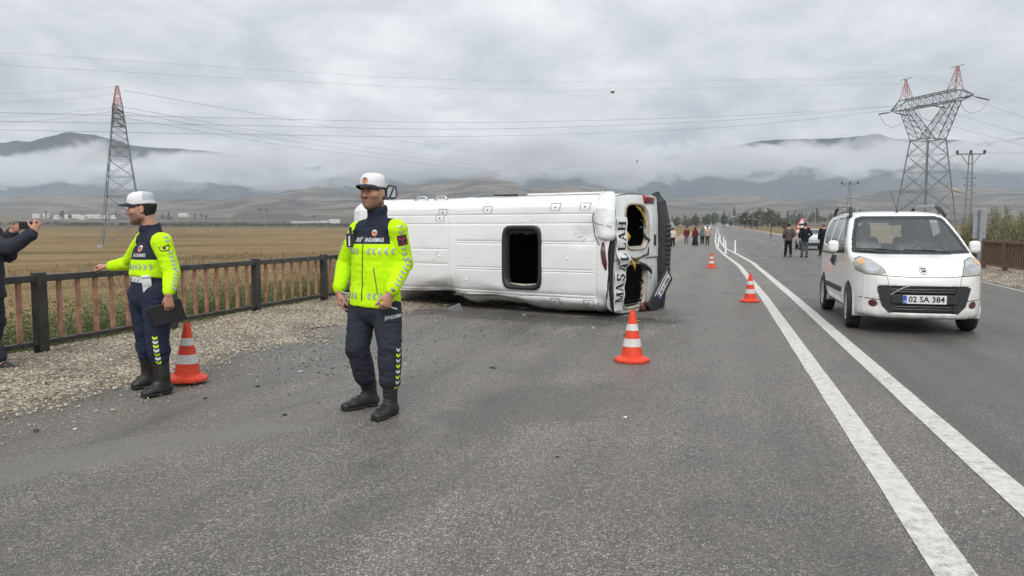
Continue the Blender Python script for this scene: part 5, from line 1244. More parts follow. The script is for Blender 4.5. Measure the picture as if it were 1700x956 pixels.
    for k_, (c, hy, hz) in enumerate((W1, W2_)):
        fr = rear_ring(c, hy, hz, .055, .075, 'rear_window_frame', 'raw_cream')
        mb = MB()
        for q in range(9):
            y0 = c[0] - hy * .92 + hy * 1.84 * q / 8 + random.uniform(-.02, .02)
            mb.beam((.05, y0, c[1] - hz * .93), (.04 + random.uniform(-.05, .05), y0 + random.uniform(-.05, .05), c[1] - hz * .93 + random.uniform(.02, .09)), .03, .012)
        mb.build('broken_glass', M['dark_glass'], fr)
    # yellow foam lining torn out along the windows
    mb = MB(); mb.tube([(.03, -.79, 2.02), (.02, -.70, 2.05), (.03, -.60, 2.07), (.05, -.45, 2.03)], [.02, .035, .03, .02], 6); mb.tube([(.02, -.80, 1.60), (.0, -.72, 1.40), (-.01, -.60, 1.27), (.0, -.45, 1.18)], [.012, .02, .018, .01], 6)
    mb.tube([(.02, -.36, 2.06), (-.02, -.28, 2.02), (-.01, -.22, 1.98)], [.05, .055, .02], 5); mb.tube([(.0, .06, 2.1), (-.03, .09, 1.9), (-.02, .07, 1.75), (-.04, .12, 1.6), (-.02, .08, 1.45)], [.02, .03, .015, .022, .018], 6); mb.tube([(-.03, .10, 1.85), (-.06, .2, 1.80), (-.05, .28, 1.76)], [.02, .022, .006], 5); mb.build('torn_lining', M['foam_yellow'], root, True)
    mb = MB(); mb.box((.02, -.04, 1.62), (.05, .17, .86), None, .012); mb.build('window_pillar', M['raw_cream'], root)
    mb = MB(); mb.tube([(-.03, .03, 2.02), (-.05, .10, 1.7), (-.03, .05, 1.4), (-.07, .02, 1.22), (-.06, -.1, 1.16)], [.014, .018, .012, .02, .01], 6); mb.tube([(-.02, .16, 1.5), (-.05, .22, 1.28), (-.09, .30, 1.15), (-.1, .36, 1.10)], [.03, .04, .03, .008], 6); mb.tube([(.0, -.30, 1.22), (-.06, -.22, 1.16), (-.03, -.14, 1.18)], [.018, .03, .012], 6); mb.build('torn_wiring', M['black_plastic'], root, True)
    # seats and a stanchion seen through the openings
    for (x, y, z) in ((.55, -.28, 1.35), (.55, -.62, 1.35), (.60, .30, 1.35), (1.5, .55, 1.2), (1.5, -.5, 1.2)):
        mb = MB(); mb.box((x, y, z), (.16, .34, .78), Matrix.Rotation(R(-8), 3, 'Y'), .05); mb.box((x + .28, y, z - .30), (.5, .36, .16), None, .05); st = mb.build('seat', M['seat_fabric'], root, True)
    mb = MB(); mb.tube([(.18, .95, 1.98), (.18, .2, 1.98)], .022, 8); mb.tube([(.2, .93, 1.82), (.2, .3, 1.86)], .016, 8); mb.build('curtain_rail', mk('rust_red_trim', (.20, .06, .03), .6), root, True)
    # banner with its lettering
    def banner_x(y, z): return float(rear_x(y, z)) - .035 - (.02 if y < .09 else 0) - .045 * math.exp(-((y - .13) / .10) ** 2) * (1 + .6 * math.sin(z * 30 + y * 25)) - .01 * math.sin(y * 21)
    def bz(y): return .06 * math.exp(-((y - .12) / .12) ** 2)
    g = clip_grid([(-.60, 2.10), (.90, 2.10), (.90, 2.44), (-.60, 2.44)], .03); mb = MB(); mb.add([(banner_x(y, z), y, z - bz(y)) for y, z in g[0]], g[1]); ban = mb.build('banner', M['minibus_white'], root, True)
    def stroke(a, b_, w0, w1=None):
        w1 = w1 or w0; return [(a[0] - w0 / 2, a[1]), (a[0] + w0 / 2, a[1]), (b_[0] + w1 / 2, b_[1]), (b_[0] - w1 / 2, b_[1])]
    SER = lambda x, y, w_=.34: [(x - w_ / 2, y), (x + w_ / 2, y), (x + w_ / 2, y + .07), (x - w_ / 2, y + .07)]
    GLY = {'M': [stroke((.10, 0), (.10, 1), .09), stroke((.42, .05), (.14, 1), .16), stroke((.46, .05), (.74, 1), .09), stroke((.78, 0), (.78, 1), .20), SER(.10, 0, .3), SER(.78, 0, .36), SER(.10, .93, .26), SER(.78, .93, .36)],
           'A': [stroke((.12, 0), (.42, 1), .10), stroke((.72, 0), (.42, 1), .22), [(.22, .28), (.62, .28), (.62, .37), (.22, .37)], SER(.12, 0, .3), SER(.72, 0, .38)],
           'L': [stroke((.24, 0), (.24, 1), .21), SER(.24, .93, .42), [(.06, 0), (.72, 0), (.72, .09), (.06, .09)], [(.64, .0), (.74, 0), (.78, .34), (.68, .34)]],
           'H': [stroke((.18, 0), (.18, 1), .21), stroke((.70, 0), (.70, 1), .21), [(.18, .46), (.70, .46), (.70, .55), (.18, .55)], SER(.18, 0, .36), SER(.18, .93, .36), SER(.70, 0, .36), SER(.70, .93, .36)],
           'Ş': [[(.12, .0), (.66, 0), (.74, .14), (.74, .38), (.60, .50), (.34, .60), (.34, .86), (.56, .92), (.66, .70), (.74, .70), (.74, 1), (.22, 1), (.12, .88), (.12, .62), (.26, .50), (.52, .40), (.52, .12), (.30, .08), (.20, .34), (.12, .34)], stroke((.44, -.2), (.42, 0), .12)]}
    yl = .76; hgt = .23; adv = .163
    for ch in 'MAŞALLAH':
        mb = MB()
        for pl in GLY[ch]:
            pl2 = [(yl - p[0] * adv * 1.05, 2.155 + p[1] * hgt) for p in pl]; gg = clip_grid(pl2, .025)
            mb.add([(banner_x(y, z) - .004, y, z - bz(y)) for y, z in gg[0]], gg[1])
        mb.build('letter', M['print_black'], ban); yl -= adv
    # dark gap where the roof has torn from the doors
    mb = MB(); mb.tube([(.02, -.74, 2.46), (.03, -.45, 2.49), (.05, -.1, 2.50), (.07, .25, 2.50), (.06, .6, 2.49), (.04, .92, 2.42)], [.015, .045, .055, .05, .035, .015], 8); mb.build('torn_seam', M['interior_dark'], root, True)
    # bent corner panel standing out from the roof
    s = SDF((-.2, -1.0, 2.2), (.55, .05, 2.95), .013)
    s.loft([((.16, -.88, 2.40), .15, .10, (1, 0, 0), (0, 0, 1)), ((.15, -.66, 2.55), .18, .105, (1, 0, 0), (0, 0, 1)), ((.10, -.30, 2.575), .15, .11, (1, 0, 0), (0, 0, 1))], 0); s.plane((0, -.20, 2.6), (.35, 1, 0), .03); s.ell((.10, -.16, 2.66), (.12, .06, .10), None, .03, 's')
    Vp, Fp = s.surf(); Vp = folds(relax(Vp, Fp, 2), Fp, .014, (4, 3, 4), 3.); link('bent_panel', np_mesh('bent_panel', Vp, Fp, M['minibus_white'], True, None, {'scuff': np.full(len(Vp), .25)}), root)
    mb = MB(); mb.tube([(.315, -.84, 2.50), (.325, -.6, 2.62), (.27, -.30, 2.635), (.20, -.16, 2.63)], .007, 6); mb.tube([(-.03, -.44, 2.66), (.13, -.47, 2.685), (.26, -.50, 2.645)], .004, 5); mb.build('panel_edge', M['black_plastic'], root)
    # marker lamp on the roof corner, rear lamps
    def on_roof(poly, nm, mat, parent=root, off=.006, st=.06):
        mb = Wb.lay(clip_grid(poly, st), (0, 0, 2.75), (1, 0, 0), (0, 1, 0), off, .5, None, (0, 0, -1)); return mb.build(nm, M[mat], parent)
    mb = MB(); mb.tube([(.145, -.20, 2.60), (.14, -.05, 2.615), (.11, .12, 2.615), (.085, .25, 2.60)], [.03, .045, .045, .02], 8); mb.build('marker_lamp', M['dull_red_lens'], root, True)
    lm = MB(); lm.box((.015, -.915, 1.05), (.13, .14, .42), Matrix.Rotation(R(-18), 3, 'Z'), .03); lp = lm.build('rear_lamp', M['red_lens'], root, True); lm = MB(); lm.box((.013, -.917, .90), (.135, .142, .12), Matrix.Rotation(R(-18), 3, 'Z'), .03); lm.build('reverse_lens', mk('pale_lens', (.55, .42, .42), .2), lp, True)
    lm = MB(); lm.box((.015, .925, 1.05), (.13, .14, .60), Matrix.Rotation(R(18), 3, 'Z'), .03); lm.build('rear_lamp', M['dull_red_lens'], root, True)
    # door details
    on_rear([(.083, .46), (.095, .46), (.095, 1.14), (.083, 1.14)], 'door_gap', 'print_black', root, -.002)
    mb = MB(); mb.box((-.05, -.22, .86), (.03, .19, .055), None, .012); mb.build('door_handle', M['black_plastic'], root)
    on_rear([(-.30, .76), (-.12, .76), (-.12, .80), (-.30, .80)], 'handle_recess', 'print_black', root, .004)
    for ch in [(.22 + .028 * q) for q in range(9)]: on_rear([(ch, .93), (ch + .016, .93), (ch + .016, .955), (ch, .955)], 'small_print', 'print_black', root, .008)
    # bumper, broken piece with the number plate
    s = SDF((-.35, -1.08, .15), (.25, 1.08, .85), .014); s.loft([((.06, -1.0, .52), .05, .10), ((-.01, -.86, .50), .09, .14), ((-.07, -.45, .48), .11, .165), ((-.08, .2, .47), .11, .165), ((-.02, .95, .44), .08, .10)], 0) if False else s.loft([((.07, -1.0, .54), .06, .10, (1, 0, 0), (0, 0, 1)), ((-.01, -.84, .51), .09, .15, (1, 0, 0), (0, 0, 1)), ((-.07, -.40, .49), .11, .165, (1, 0, 0), (0, 0, 1)), ((-.07, .30, .47), .11, .16, (1, 0, 0), (0, 0, 1)), ((.0, .95, .44), .08, .10, (1, 0, 0), (0, 0, 1))], 0, e=4.0)
    for q in range(14): s.rbox((-.175, -.78 + .085 * q, .48), (.05, .022, .26), None, .004, .006, 's')
    Vp, Fp = s.surf(); Vp = folds(relax(Vp, Fp, 1), Fp, .01, (3, 3, 3), 6.); bo = link('bumper', np_mesh('bumper', Vp, Fp, M['dark_plastic'], True), root)
    A_ = Vector((-.10, .99, 1.16)); B_ = Vector((-.20, .38, .50)); ax = (B_ - A_).normalized(); nv = Vector((-1, -.05, .12)); nv = (nv - ax * nv.dot(ax)).normalized(); wv = nv.cross(ax).normalized(); Mx = Matrix((ax, wv, nv)).transposed(); c = (A_ + B_) / 2
    mb = MB(); mb.box(c, (.92, .30, .04), Mx, .018); bp = mb.build('bumper_panel', M['dark_plastic'], root, True)
    wv2 = wv if wv.z < 0 else -wv
    def lay_pl(poly, nm, mat, parent, off):
        mb = MB(); mb.add([c + ax * a_ + wv * b_ + nv * off for a_, b_ in poly], [tuple(range(len(poly)))]); return mb.build(nm, M[mat], parent)
    pl = MB(); pl.box(c + ax * .13 + nv * .026, (.52, .112, .010), Mx, .003); plate = pl.build('number_plate', M['plate_white'], bp)
    lay_pl([(-.128, -.054), (-.085, -.054), (-.085, .054), (-.128, .054)], 'country_band', 'plate_blue', plate, .0325)
    t = text_mesh('30 S 2086', .105, .002, sx=.95); mb = MB(); mb.add([c + ax * (.15 + x) + wv * y + nv * .034 for x, y in t[0]], t[1]); mb.build('lettering', M['print_black'], plate)
    lay_pl([(-.20, .085), (.40, .085), (.40, .115), (-.20, .115)], 'reflector_strip', 'plate_white', bp, .022)
    # roof hatch frame with the torn fringe of its lining
    def hatch_ring(w_, z0, z1, nm, mat, parent=root, inset=0.0):
        vs = []; fs = []; n_ = 48; k = 7.0; c_ = (1.615, .065); hx, hy = .335 + inset, .485 + inset
        for q in range(n_):
            t_ = 2 * math.pi * q / n_; ct, st = math.cos(t_), math.sin(t_); r_ = (abs(ct) ** k + abs(st) ** k) ** (-1 / k)
            for s_, zz_ in ((w_, z0 - .01), (w_ * .8, z0 + .016), (-w_ * .25, z0 + .014), (-w_ * .7, z1)):
                vs.append((c_[0] + (hx + s_) * r_ * ct, c_[1] + (hy + s_) * r_ * st, zz_))
        for q in range(n_):
            for h in range(3): a_ = q * 4 + h; b_ = ((q + 1) % n_) * 4 + h; fs.append((a_, b_, b_ + 1, a_ + 1))
        mb = MB(); mb.add(vs, fs); return mb.build(nm, M[mat], parent, True)
    hf = hatch_ring(.05, 2.618, 2.50, 'hatch_frame', 'black_plastic')
    mb = MB()
    for q in range(26): x = 1.33 + .57 * q / 25; mb.tube([(x, -.40, 2.56), (x + random.uniform(-.01, .01), -.36 + random.uniform(0, .05), 2.54)], .007, 4)
    mb.build('torn_fringe', M['seat_fabric'], hf); mb = MB(); mb.tube([(1.36, .50, 2.575), (1.55, .525, 2.59), (1.75, .515, 2.58), (1.87, .50, 2.575)], [.01, .022, .018, .008], 6); mb.build('torn_seal', M['raw_cream'], hf, True)
    # brackets, bolts and scratches on the roof
    for x, y in ((1.0, -.76), (.47, -.76), (2.3, -.73), (3.24, -.70), (1.01, .775), (.40, .775), (2.34, .79), (3.3, .76), (3.3, -.60)):
        mb = Wb.lay(clip_grid([(-.085, -.055), (.085, -.055), (.075, .05), (-.075, .05)], .05), (x, y, 2.75), (1, 0, 0), (0, 1, 0), .007, .5, None, (0, 0, -1)); bo_ = mb.build('bracket', M['minibus_white'], root, True)
        mb = MB(); 
        for a_, b_ in (((-.09, -.058), (.09, -.058)), ((.09, -.058), (.08, .052)), ((-.09, -.058), (-.08, .052))):
            sgx = b_[0] - a_[0]; sgy = b_[1] - a_[1]; l_ = math.hypot(sgx, sgy); px_, py_ = -sgy / l_ * .0035, sgx / l_ * .0035
            Wb.lay(clip_grid([(a_[0] - px_, a_[1] - py_), (b_[0] - px_, b_[1] - py_), (b_[0] + px_, b_[1] + py_), (a_[0] + px_, a_[1] + py_)], .06), (x, y, 2.75), (1, 0, 0), (0, 1, 0), .009, .5, mb, (0, 0, -1))
        mb.ball((x, y, float(2.583 + .037 * (1 - (min(abs(y), .765) / .765) ** 2)) + .008), .013, 8, 5); mb.build('bracket_edge', M['dark_plastic'], bo_)
    for x, y in ((2.71, -.34), (2.71, .07), (2.74, .47), (3.32, .07), (.75, .07), (1.42, -.56), (2.89, -.72), (.62, -.35)):
        mb = MB(); h = Wb.t.ray_cast(Vector((x, y, 3)), Vector((0, 0, -1))); zc = h[0].z if h[0] is not None else 2.61
        mb.ball((x, y, zc), (.02, .02, .014), 10, 6); mb.build('bolt', M['minibus_white'], root, True); mb = MB()
    for (x, y, l_, a_) in ((3.36, .04, .12, 70), (3.42, .14, .08, 50), (.55, -.28, .10, 20), (.50, -.22, .12, 40), (2.9, .72, .25, 8), (1.6, .70, .4, 4), (.3, .80, .2, 30)):
        ca, sa = math.cos(R(a_)), math.sin(R(a_)); mb = Wb.lay(clip_grid([(-l_ / 2, -.003), (l_ / 2, -.001), (l_ / 2, .001), (-l_ / 2, .004)], .03), (x, y, 2.75), (ca, sa, 0), (-sa, ca, 0), .004, .5, None, (0, 0, -1)); mb.build('scratch', M['dark_plastic'], root)
    # along the upturned side: trim strips, latches, mirror, windows
    mb = MB(); mb.box((1.05, -1.0, 2.08), (1.5, .03, .05), None, .008); mb.build('side_trim', M['minibus_white'], root); mb = MB(); mb.box((2.25, -1.0, 2.08), (.5, .03, .05), None, .008); mb.build('side_trim', M['black_plastic'], root)
    for x in (3.5, 3.95):
        mb = MB(); mb.tube([(x - .14, -.94, 2.28), (x - .08, -1.0, 2.27), (x + .08, -1.005, 2.27), (x + .15, -.94, 2.28)], .018, 8); mb.build('roof_handle', M['chrome'], root, True)
    for x0, x1 in ((.5, 1.6), (1.7, 2.8), (2.9, 3.9), (4.3, 5.1)):
        for sgn in (-1, 1):
            mb = MB(); vs = []; 
            for x, z in ((x0, 1.28), (x1, 1.28), (x1, 1.92), (x0, 1.92)): vs.append((x, sgn * (hwid(z) + .012), z))
            mb.add(vs, [(0, 1, 2, 3) if sgn < 0 else (3, 2, 1, 0)]); mb.build('side_window', M['dark_glass'], root)
    mt = MB(); mt.tube([(5.55, -.90, 1.35), (5.60, -1.02, 1.42)], [.07, .05], 8); mir = mt.build('mirror', M['black_plastic'], root, True)
    ringp = [(5.64 + .0, -1.13 - .125 * math.cos(t_), 1.50 + .095 * math.sin(t_)) for t_ in np.linspace(0, 2 * math.pi, 17)]
    # mirror head built square to the road: frame ring, glass and strut
    hd = Matrix.Translation(to_local(D(650, 319, 15.45))); loc = hd.translation
    mb = MB(); W_ = [(-.10, -.125), (.075, -.12), (.11, -.06), (.085, .115), (-.055, .135), (-.115, .05)]
    ex = Mw.to_3x3().inverted() @ Vector((1, 0, 0)); ez = Mw.to_3x3().inverted() @ Vector((0, 0, 1)); ey = Mw.to_3x3().inverted() @ Vector((0, 1, 0))
    pts = [loc + ex * a_ + ez * b_ for a_, b_ in W_]; mb.tube(pts + [pts[0], pts[1]], .020, 8); mb.tube([loc + ex * -.04 + ez * -.10, loc + ex * .045 + ez * .10], .014, 6); mb.tube([loc + ex * -.06 + ez * -.11, loc + ex * -.02 - ez * .22 + ey * .06], [.05, .09], 8); mb.build('mirror_frame', M['black_plastic'], mir, True)
    mb = MB(); mb.add([p + ey * .02 for p in pts], [tuple(range(6))]); mb.add([p + ey * .03 for p in pts], [tuple(range(5, -1, -1))]); mb.build('mirror_glass', mk('mirror_glass', (.55, .57, .58), .08, .9, var=.02), mir)
    # wheels and axles on the far underside
    for x in (1.35, 5.55):
        for sgn in (-1, 1):
            Q = Matrix.Translation((x, sgn * .78, .36)) @ Matrix.Rotation(R(90), 4, 'X'); mb = MB(); mb.lathe([(.20, -.10), (.33, -.11), (.36, -.07), (.36, .07), (.33, .11), (.20, .10)], 28, Q); wh = mb.build('wheel', M['rubber'], root, True)
            mb = MB(); mb.lathe([(.02, -.09), (.12, -.09), (.20, -.06), (.21, .06), (.12, .09), (.02, .09)], 20, Q, True); mb.build('rim', M['alloy'], wh, True)
        mb = MB(); mb.tube([(x, -.7, .36), (x, .7, .36)], .05, 8); mb.build('axle', M['black_plastic'], root)
    # bent metal hanging under the roof edge
    for (px, py, Y, nm, mat, sz) in ((757, 516, 13.0, 'torn_panel', 'pylon_steel', (.24, .04, .20)), (975, 527, 12.25, 'torn_bracket', 'raw_cream', (.30, .16, .07)), (690, 517, 13.9, 'door_edge', 'minibus_white', (1.6, .05, .07))):
        mb = MB(); c_ = to_local(D(px, py, Y)); Mr = Mw.to_3x3().inverted() @ Matrix.Rotation(R({'torn_panel': 14, 'torn_bracket': -20, 'door_edge': 31}[nm] * -1), 3, 'Z') @ Matrix.Rotation(R(-24 if nm == 'torn_panel' else 0), 3, 'Y')
        mb.box(c_, sz, Mr, .012); o = mb.build(nm, M[mat], root)
        if mat == 'minibus_white':
            a = o.data.attributes.new('scuff', 'FLOAT', 'POINT'); a.data.foreach_set('value', [.6] * len(o.data.vertices))
    return root, Mw
minibus()
# ------------------------------------------------------------------ cars
def poly_sdf(poly, A, B):
    poly = np.array(poly, float); d = np.full(A.shape, 1e9); s = np.ones(A.shape); n = len(poly); j = n - 1
    for i in range(n):
        vi, vj = poly[i], poly[j]; e = vj - vi; wx, wy = A - vi[0], B - vi[1]; t = np.clip((wx * e[0] + wy * e[1]) / (e @ e + 1e-12), 0, 1)
        d = np.minimum(d, (wx - e[0] * t) ** 2 + (wy - e[1] * t) ** 2)
        c1 = B >= vi[1]; c2 = B < vj[1]; c3 = e[0] * wy > e[1] * wx
        s = np.where((c1 & c2 & c3) | (~c1 & ~c2 & ~c3), -s, s); j = i
    return s * np.sqrt(d)
def smax(a, b, k): h = np.clip(k - np.abs(a - b), 0, None) / k; return np.maximum(a, b) + h * h * k * .25
def chaikin(p, it=1):
    for _ in range(it):
        q = []
        for a, b in zip(p, p[1:] + p[:1]): q += [(a[0] * .75 + b[0] * .25, a[1] * .75 + b[1] * .25), (a[0] * .25 + b[0] * .75, a[1] * .25 + b[1] * .75)]
        p = q
    return p
def hull(h, side, plan, front, lo, hi, k=.09):
    s = SDF(lo, hi, h); x, y, z = s.ax
    plan = plan + [(a, -b) for a, b in plan[::-1]]; front = front + [(-a, b) for a, b in front[::-1]]
    dS = poly_sdf(chaikin(side), *np.meshgrid(x, z, indexing='ij'))[:, None, :]; dP = poly_sdf(chaikin(plan), *np.meshgrid(x, y, indexing='ij'))[:, :, None]; dF = poly_sdf(chaikin(front), *np.meshgrid(y, z, indexing='ij'))[None]
    s.f = smax(smax(np.broadcast_to(dS, s.n), np.broadcast_to(dF, s.n), k), np.broadcast_to(dP, s.n), k).astype(np.float32); return s
def car_paint(name, col, inner=(.50, .50, .49)):
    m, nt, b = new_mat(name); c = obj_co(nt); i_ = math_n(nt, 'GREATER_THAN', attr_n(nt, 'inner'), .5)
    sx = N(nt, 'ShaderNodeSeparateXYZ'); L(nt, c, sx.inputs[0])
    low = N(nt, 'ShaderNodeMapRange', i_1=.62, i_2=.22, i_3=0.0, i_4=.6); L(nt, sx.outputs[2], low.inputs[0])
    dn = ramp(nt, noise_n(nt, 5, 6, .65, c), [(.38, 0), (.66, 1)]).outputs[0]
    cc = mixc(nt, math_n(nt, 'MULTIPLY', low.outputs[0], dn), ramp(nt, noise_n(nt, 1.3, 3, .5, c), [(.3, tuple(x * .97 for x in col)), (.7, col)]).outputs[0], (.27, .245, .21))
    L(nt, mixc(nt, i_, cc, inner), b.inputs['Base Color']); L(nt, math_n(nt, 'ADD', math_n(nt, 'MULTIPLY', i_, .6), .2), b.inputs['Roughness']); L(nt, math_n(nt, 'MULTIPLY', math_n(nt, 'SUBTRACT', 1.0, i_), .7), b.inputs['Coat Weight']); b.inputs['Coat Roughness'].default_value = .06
    return m
M['paint_white'] = car_paint('clean_white_paint', (.86, .86, .845)); M['paint_silver'] = car_paint('silver_paint', (.58, .60, .62))
def window_glass(name, tint=(.72, .77, .76), base=.07):
    m = bpy.data.materials.new(name); m.use_nodes = True; nt = m.node_tree; nt.nodes.clear()
    t = N(nt, 'ShaderNodeBsdfTransparent'); t.inputs[0].default_value = (*tint, 1); g = N(nt, 'ShaderNodeBsdfGlossy', i_Roughness=.03); g.inputs[0].default_value = (.9, .92, .92, 1)
    fr = N(nt, 'ShaderNodeFresnel', i_IOR=1.5); k = math_n(nt, 'ADD', math_n(nt, 'MULTIPLY', fr.outputs[0], 1.3), base, clamp=True)
    mx = N(nt, 'ShaderNodeMixShader'); L(nt, k, mx.inputs[0]); L(nt, t.outputs[0], mx.inputs[1]); L(nt, g.outputs[0], mx.inputs[2])
    blk = N(nt, 'ShaderNodeBsdfPrincipled', i_Roughness=.25); blk.inputs['Base Color'].default_value = (.012, .012, .013, 1)
    m2 = N(nt, 'ShaderNodeMixShader'); L(nt, math_n(nt, 'GREATER_THAN', attr_n(nt, 'frit'), 0.0), m2.inputs[0]); L(nt, mx.outputs[0], m2.inputs[1]); L(nt, blk.outputs[0], m2.inputs[2])
    o = N(nt, 'ShaderNodeOutputMaterial'); L(nt, m2.outputs[0], o.inputs[0]); return m
M['windscreen'] = window_glass('windscreen_glass', (.92, .95, .94), .055); M['tinted'] = window_glass('tinted_glass', (.40, .42, .42), .07); M['side_glass'] = window_glass('side_glass', (.85, .88, .88), .05)
def lens_mat(name, col):
    m, nt, b = new_mat(name); c = obj_co(nt); w_ = N(nt, 'ShaderNodeTexWave', i_Scale=22.0, i_Distortion=2.0); L(nt, c, w_.inputs['Vector'])
    L(nt, mixc(nt, math_n(nt, 'MULTIPLY', w_.outputs['Fac'], .25), ramp(nt, noise_n(nt, 14, 4, .6, c), [(.3, tuple(x * .75 for x in col)), (.7, col)]).outputs[0], (.75, .74, .68)), b.inputs['Base Color']); b.inputs['Roughness'].default_value = .12; b.inputs['Coat Weight'].default_value = .9; b.inputs['Metallic'].default_value = .25; return m
M['amber_lens'] = mk('amber_lens', (.62, .30, .06), .25, coat=.8)
M['headlamp'] = lens_mat('headlamp_lens', (.34, .34, .28)); M['headlamp_bowl'] = lens_mat('headlamp_bowl', (.46, .46, .42))
def frame_car(root, Vh, Fh, poly, axis, rng_, nm, mat, off=-.008, frit=.045, dil=.03, sign=None, parent=None):
    """glass taken from the car's outer surface inside the polygon"""
    C_ = Vh[Fh].mean(1); A, B = (C_[:, 1], C_[:, 2]) if axis == 'x' else (C_[:, 0], C_[:, 2])
    d = poly_sdf(poly, A, B); o_ = C_[:, 0] if axis == 'x' else C_[:, 1]
    sel = (d < dil) & (o_ > rng_[0]) & (o_ < rng_[1]); n = vnormals(Vh, Fh); fn = n[Fh].mean(1)
    if axis == 'x': sel &= (fn[:, 0] * (1 if rng_[1] > -1.2 else -1) > .0)
    else: sel &= np.abs(fn[:, 1]) > .3
    Fs = Fh[sel]; u, inv = np.unique(Fs, return_inverse=True); V = Vh[u] + n[u] * off
    dv = poly_sdf(poly, V[:, 1] if axis == 'x' else V[:, 0], V[:, 2])
    return link(nm, np_mesh(nm, V, inv.reshape(Fs.shape), M[mat], True, None, {'frit': dv + frit}), parent or root)
def build_wheel(root, x, y, r=.305, w_=.19, spokes=14, steer=0.0):
    sg = 1 if y > 0 else -1; Q = Matrix.Translation((x, y, r)) @ Matrix.Rotation(R(steer), 4, 'Z') @ Matrix.Rotation(R(-90 * sg), 4, 'X')
    hw = w_ / 2; mb = MB(); mb.lathe([(r * .66, -hw), (r * .9, -hw), (r * .985, -hw * .75), (r, -hw * .4), (r, hw * .4), (r * .985, hw * .75), (r * .92, hw * .98), (r * .70, hw * .98), (r * .66, hw * .8)], 36, Q); wh = mb.build('wheel', M['rubber'], root, True)
    mb = MB(); mb.lathe([(r * .67, hw * .9), (r * .63, hw * .95), (r * .60, hw * .55), (r * .60, -hw)], 28, Q); mb.lathe([(.001, hw * .9), (r * .13, hw * .88), (r * .17, hw * .7), (r * .17, hw * .3)], 20, Q)
    for q in range(spokes):
        t = 2 * math.pi * q / spokes; ct, st = math.cos(t), math.sin(t)
        a = Q @ Vector((ct * r * .13, st * r * .13, hw * .72)); b_ = Q @ Vector((ct * r * .63, st * r * .63, hw * .66)); mb.beam(a, b_, .018, .026, (Q.to_3x3() @ Vector((0, 0, 1))))
    mb.build('rim', M['alloy'], wh, True)
    mb = MB(); mb.lathe([(.001, hw * .2), (r * .61, hw * .15)], 24, Q); mb.build('brake_disc', M['black_plastic'], wh)
    return wh
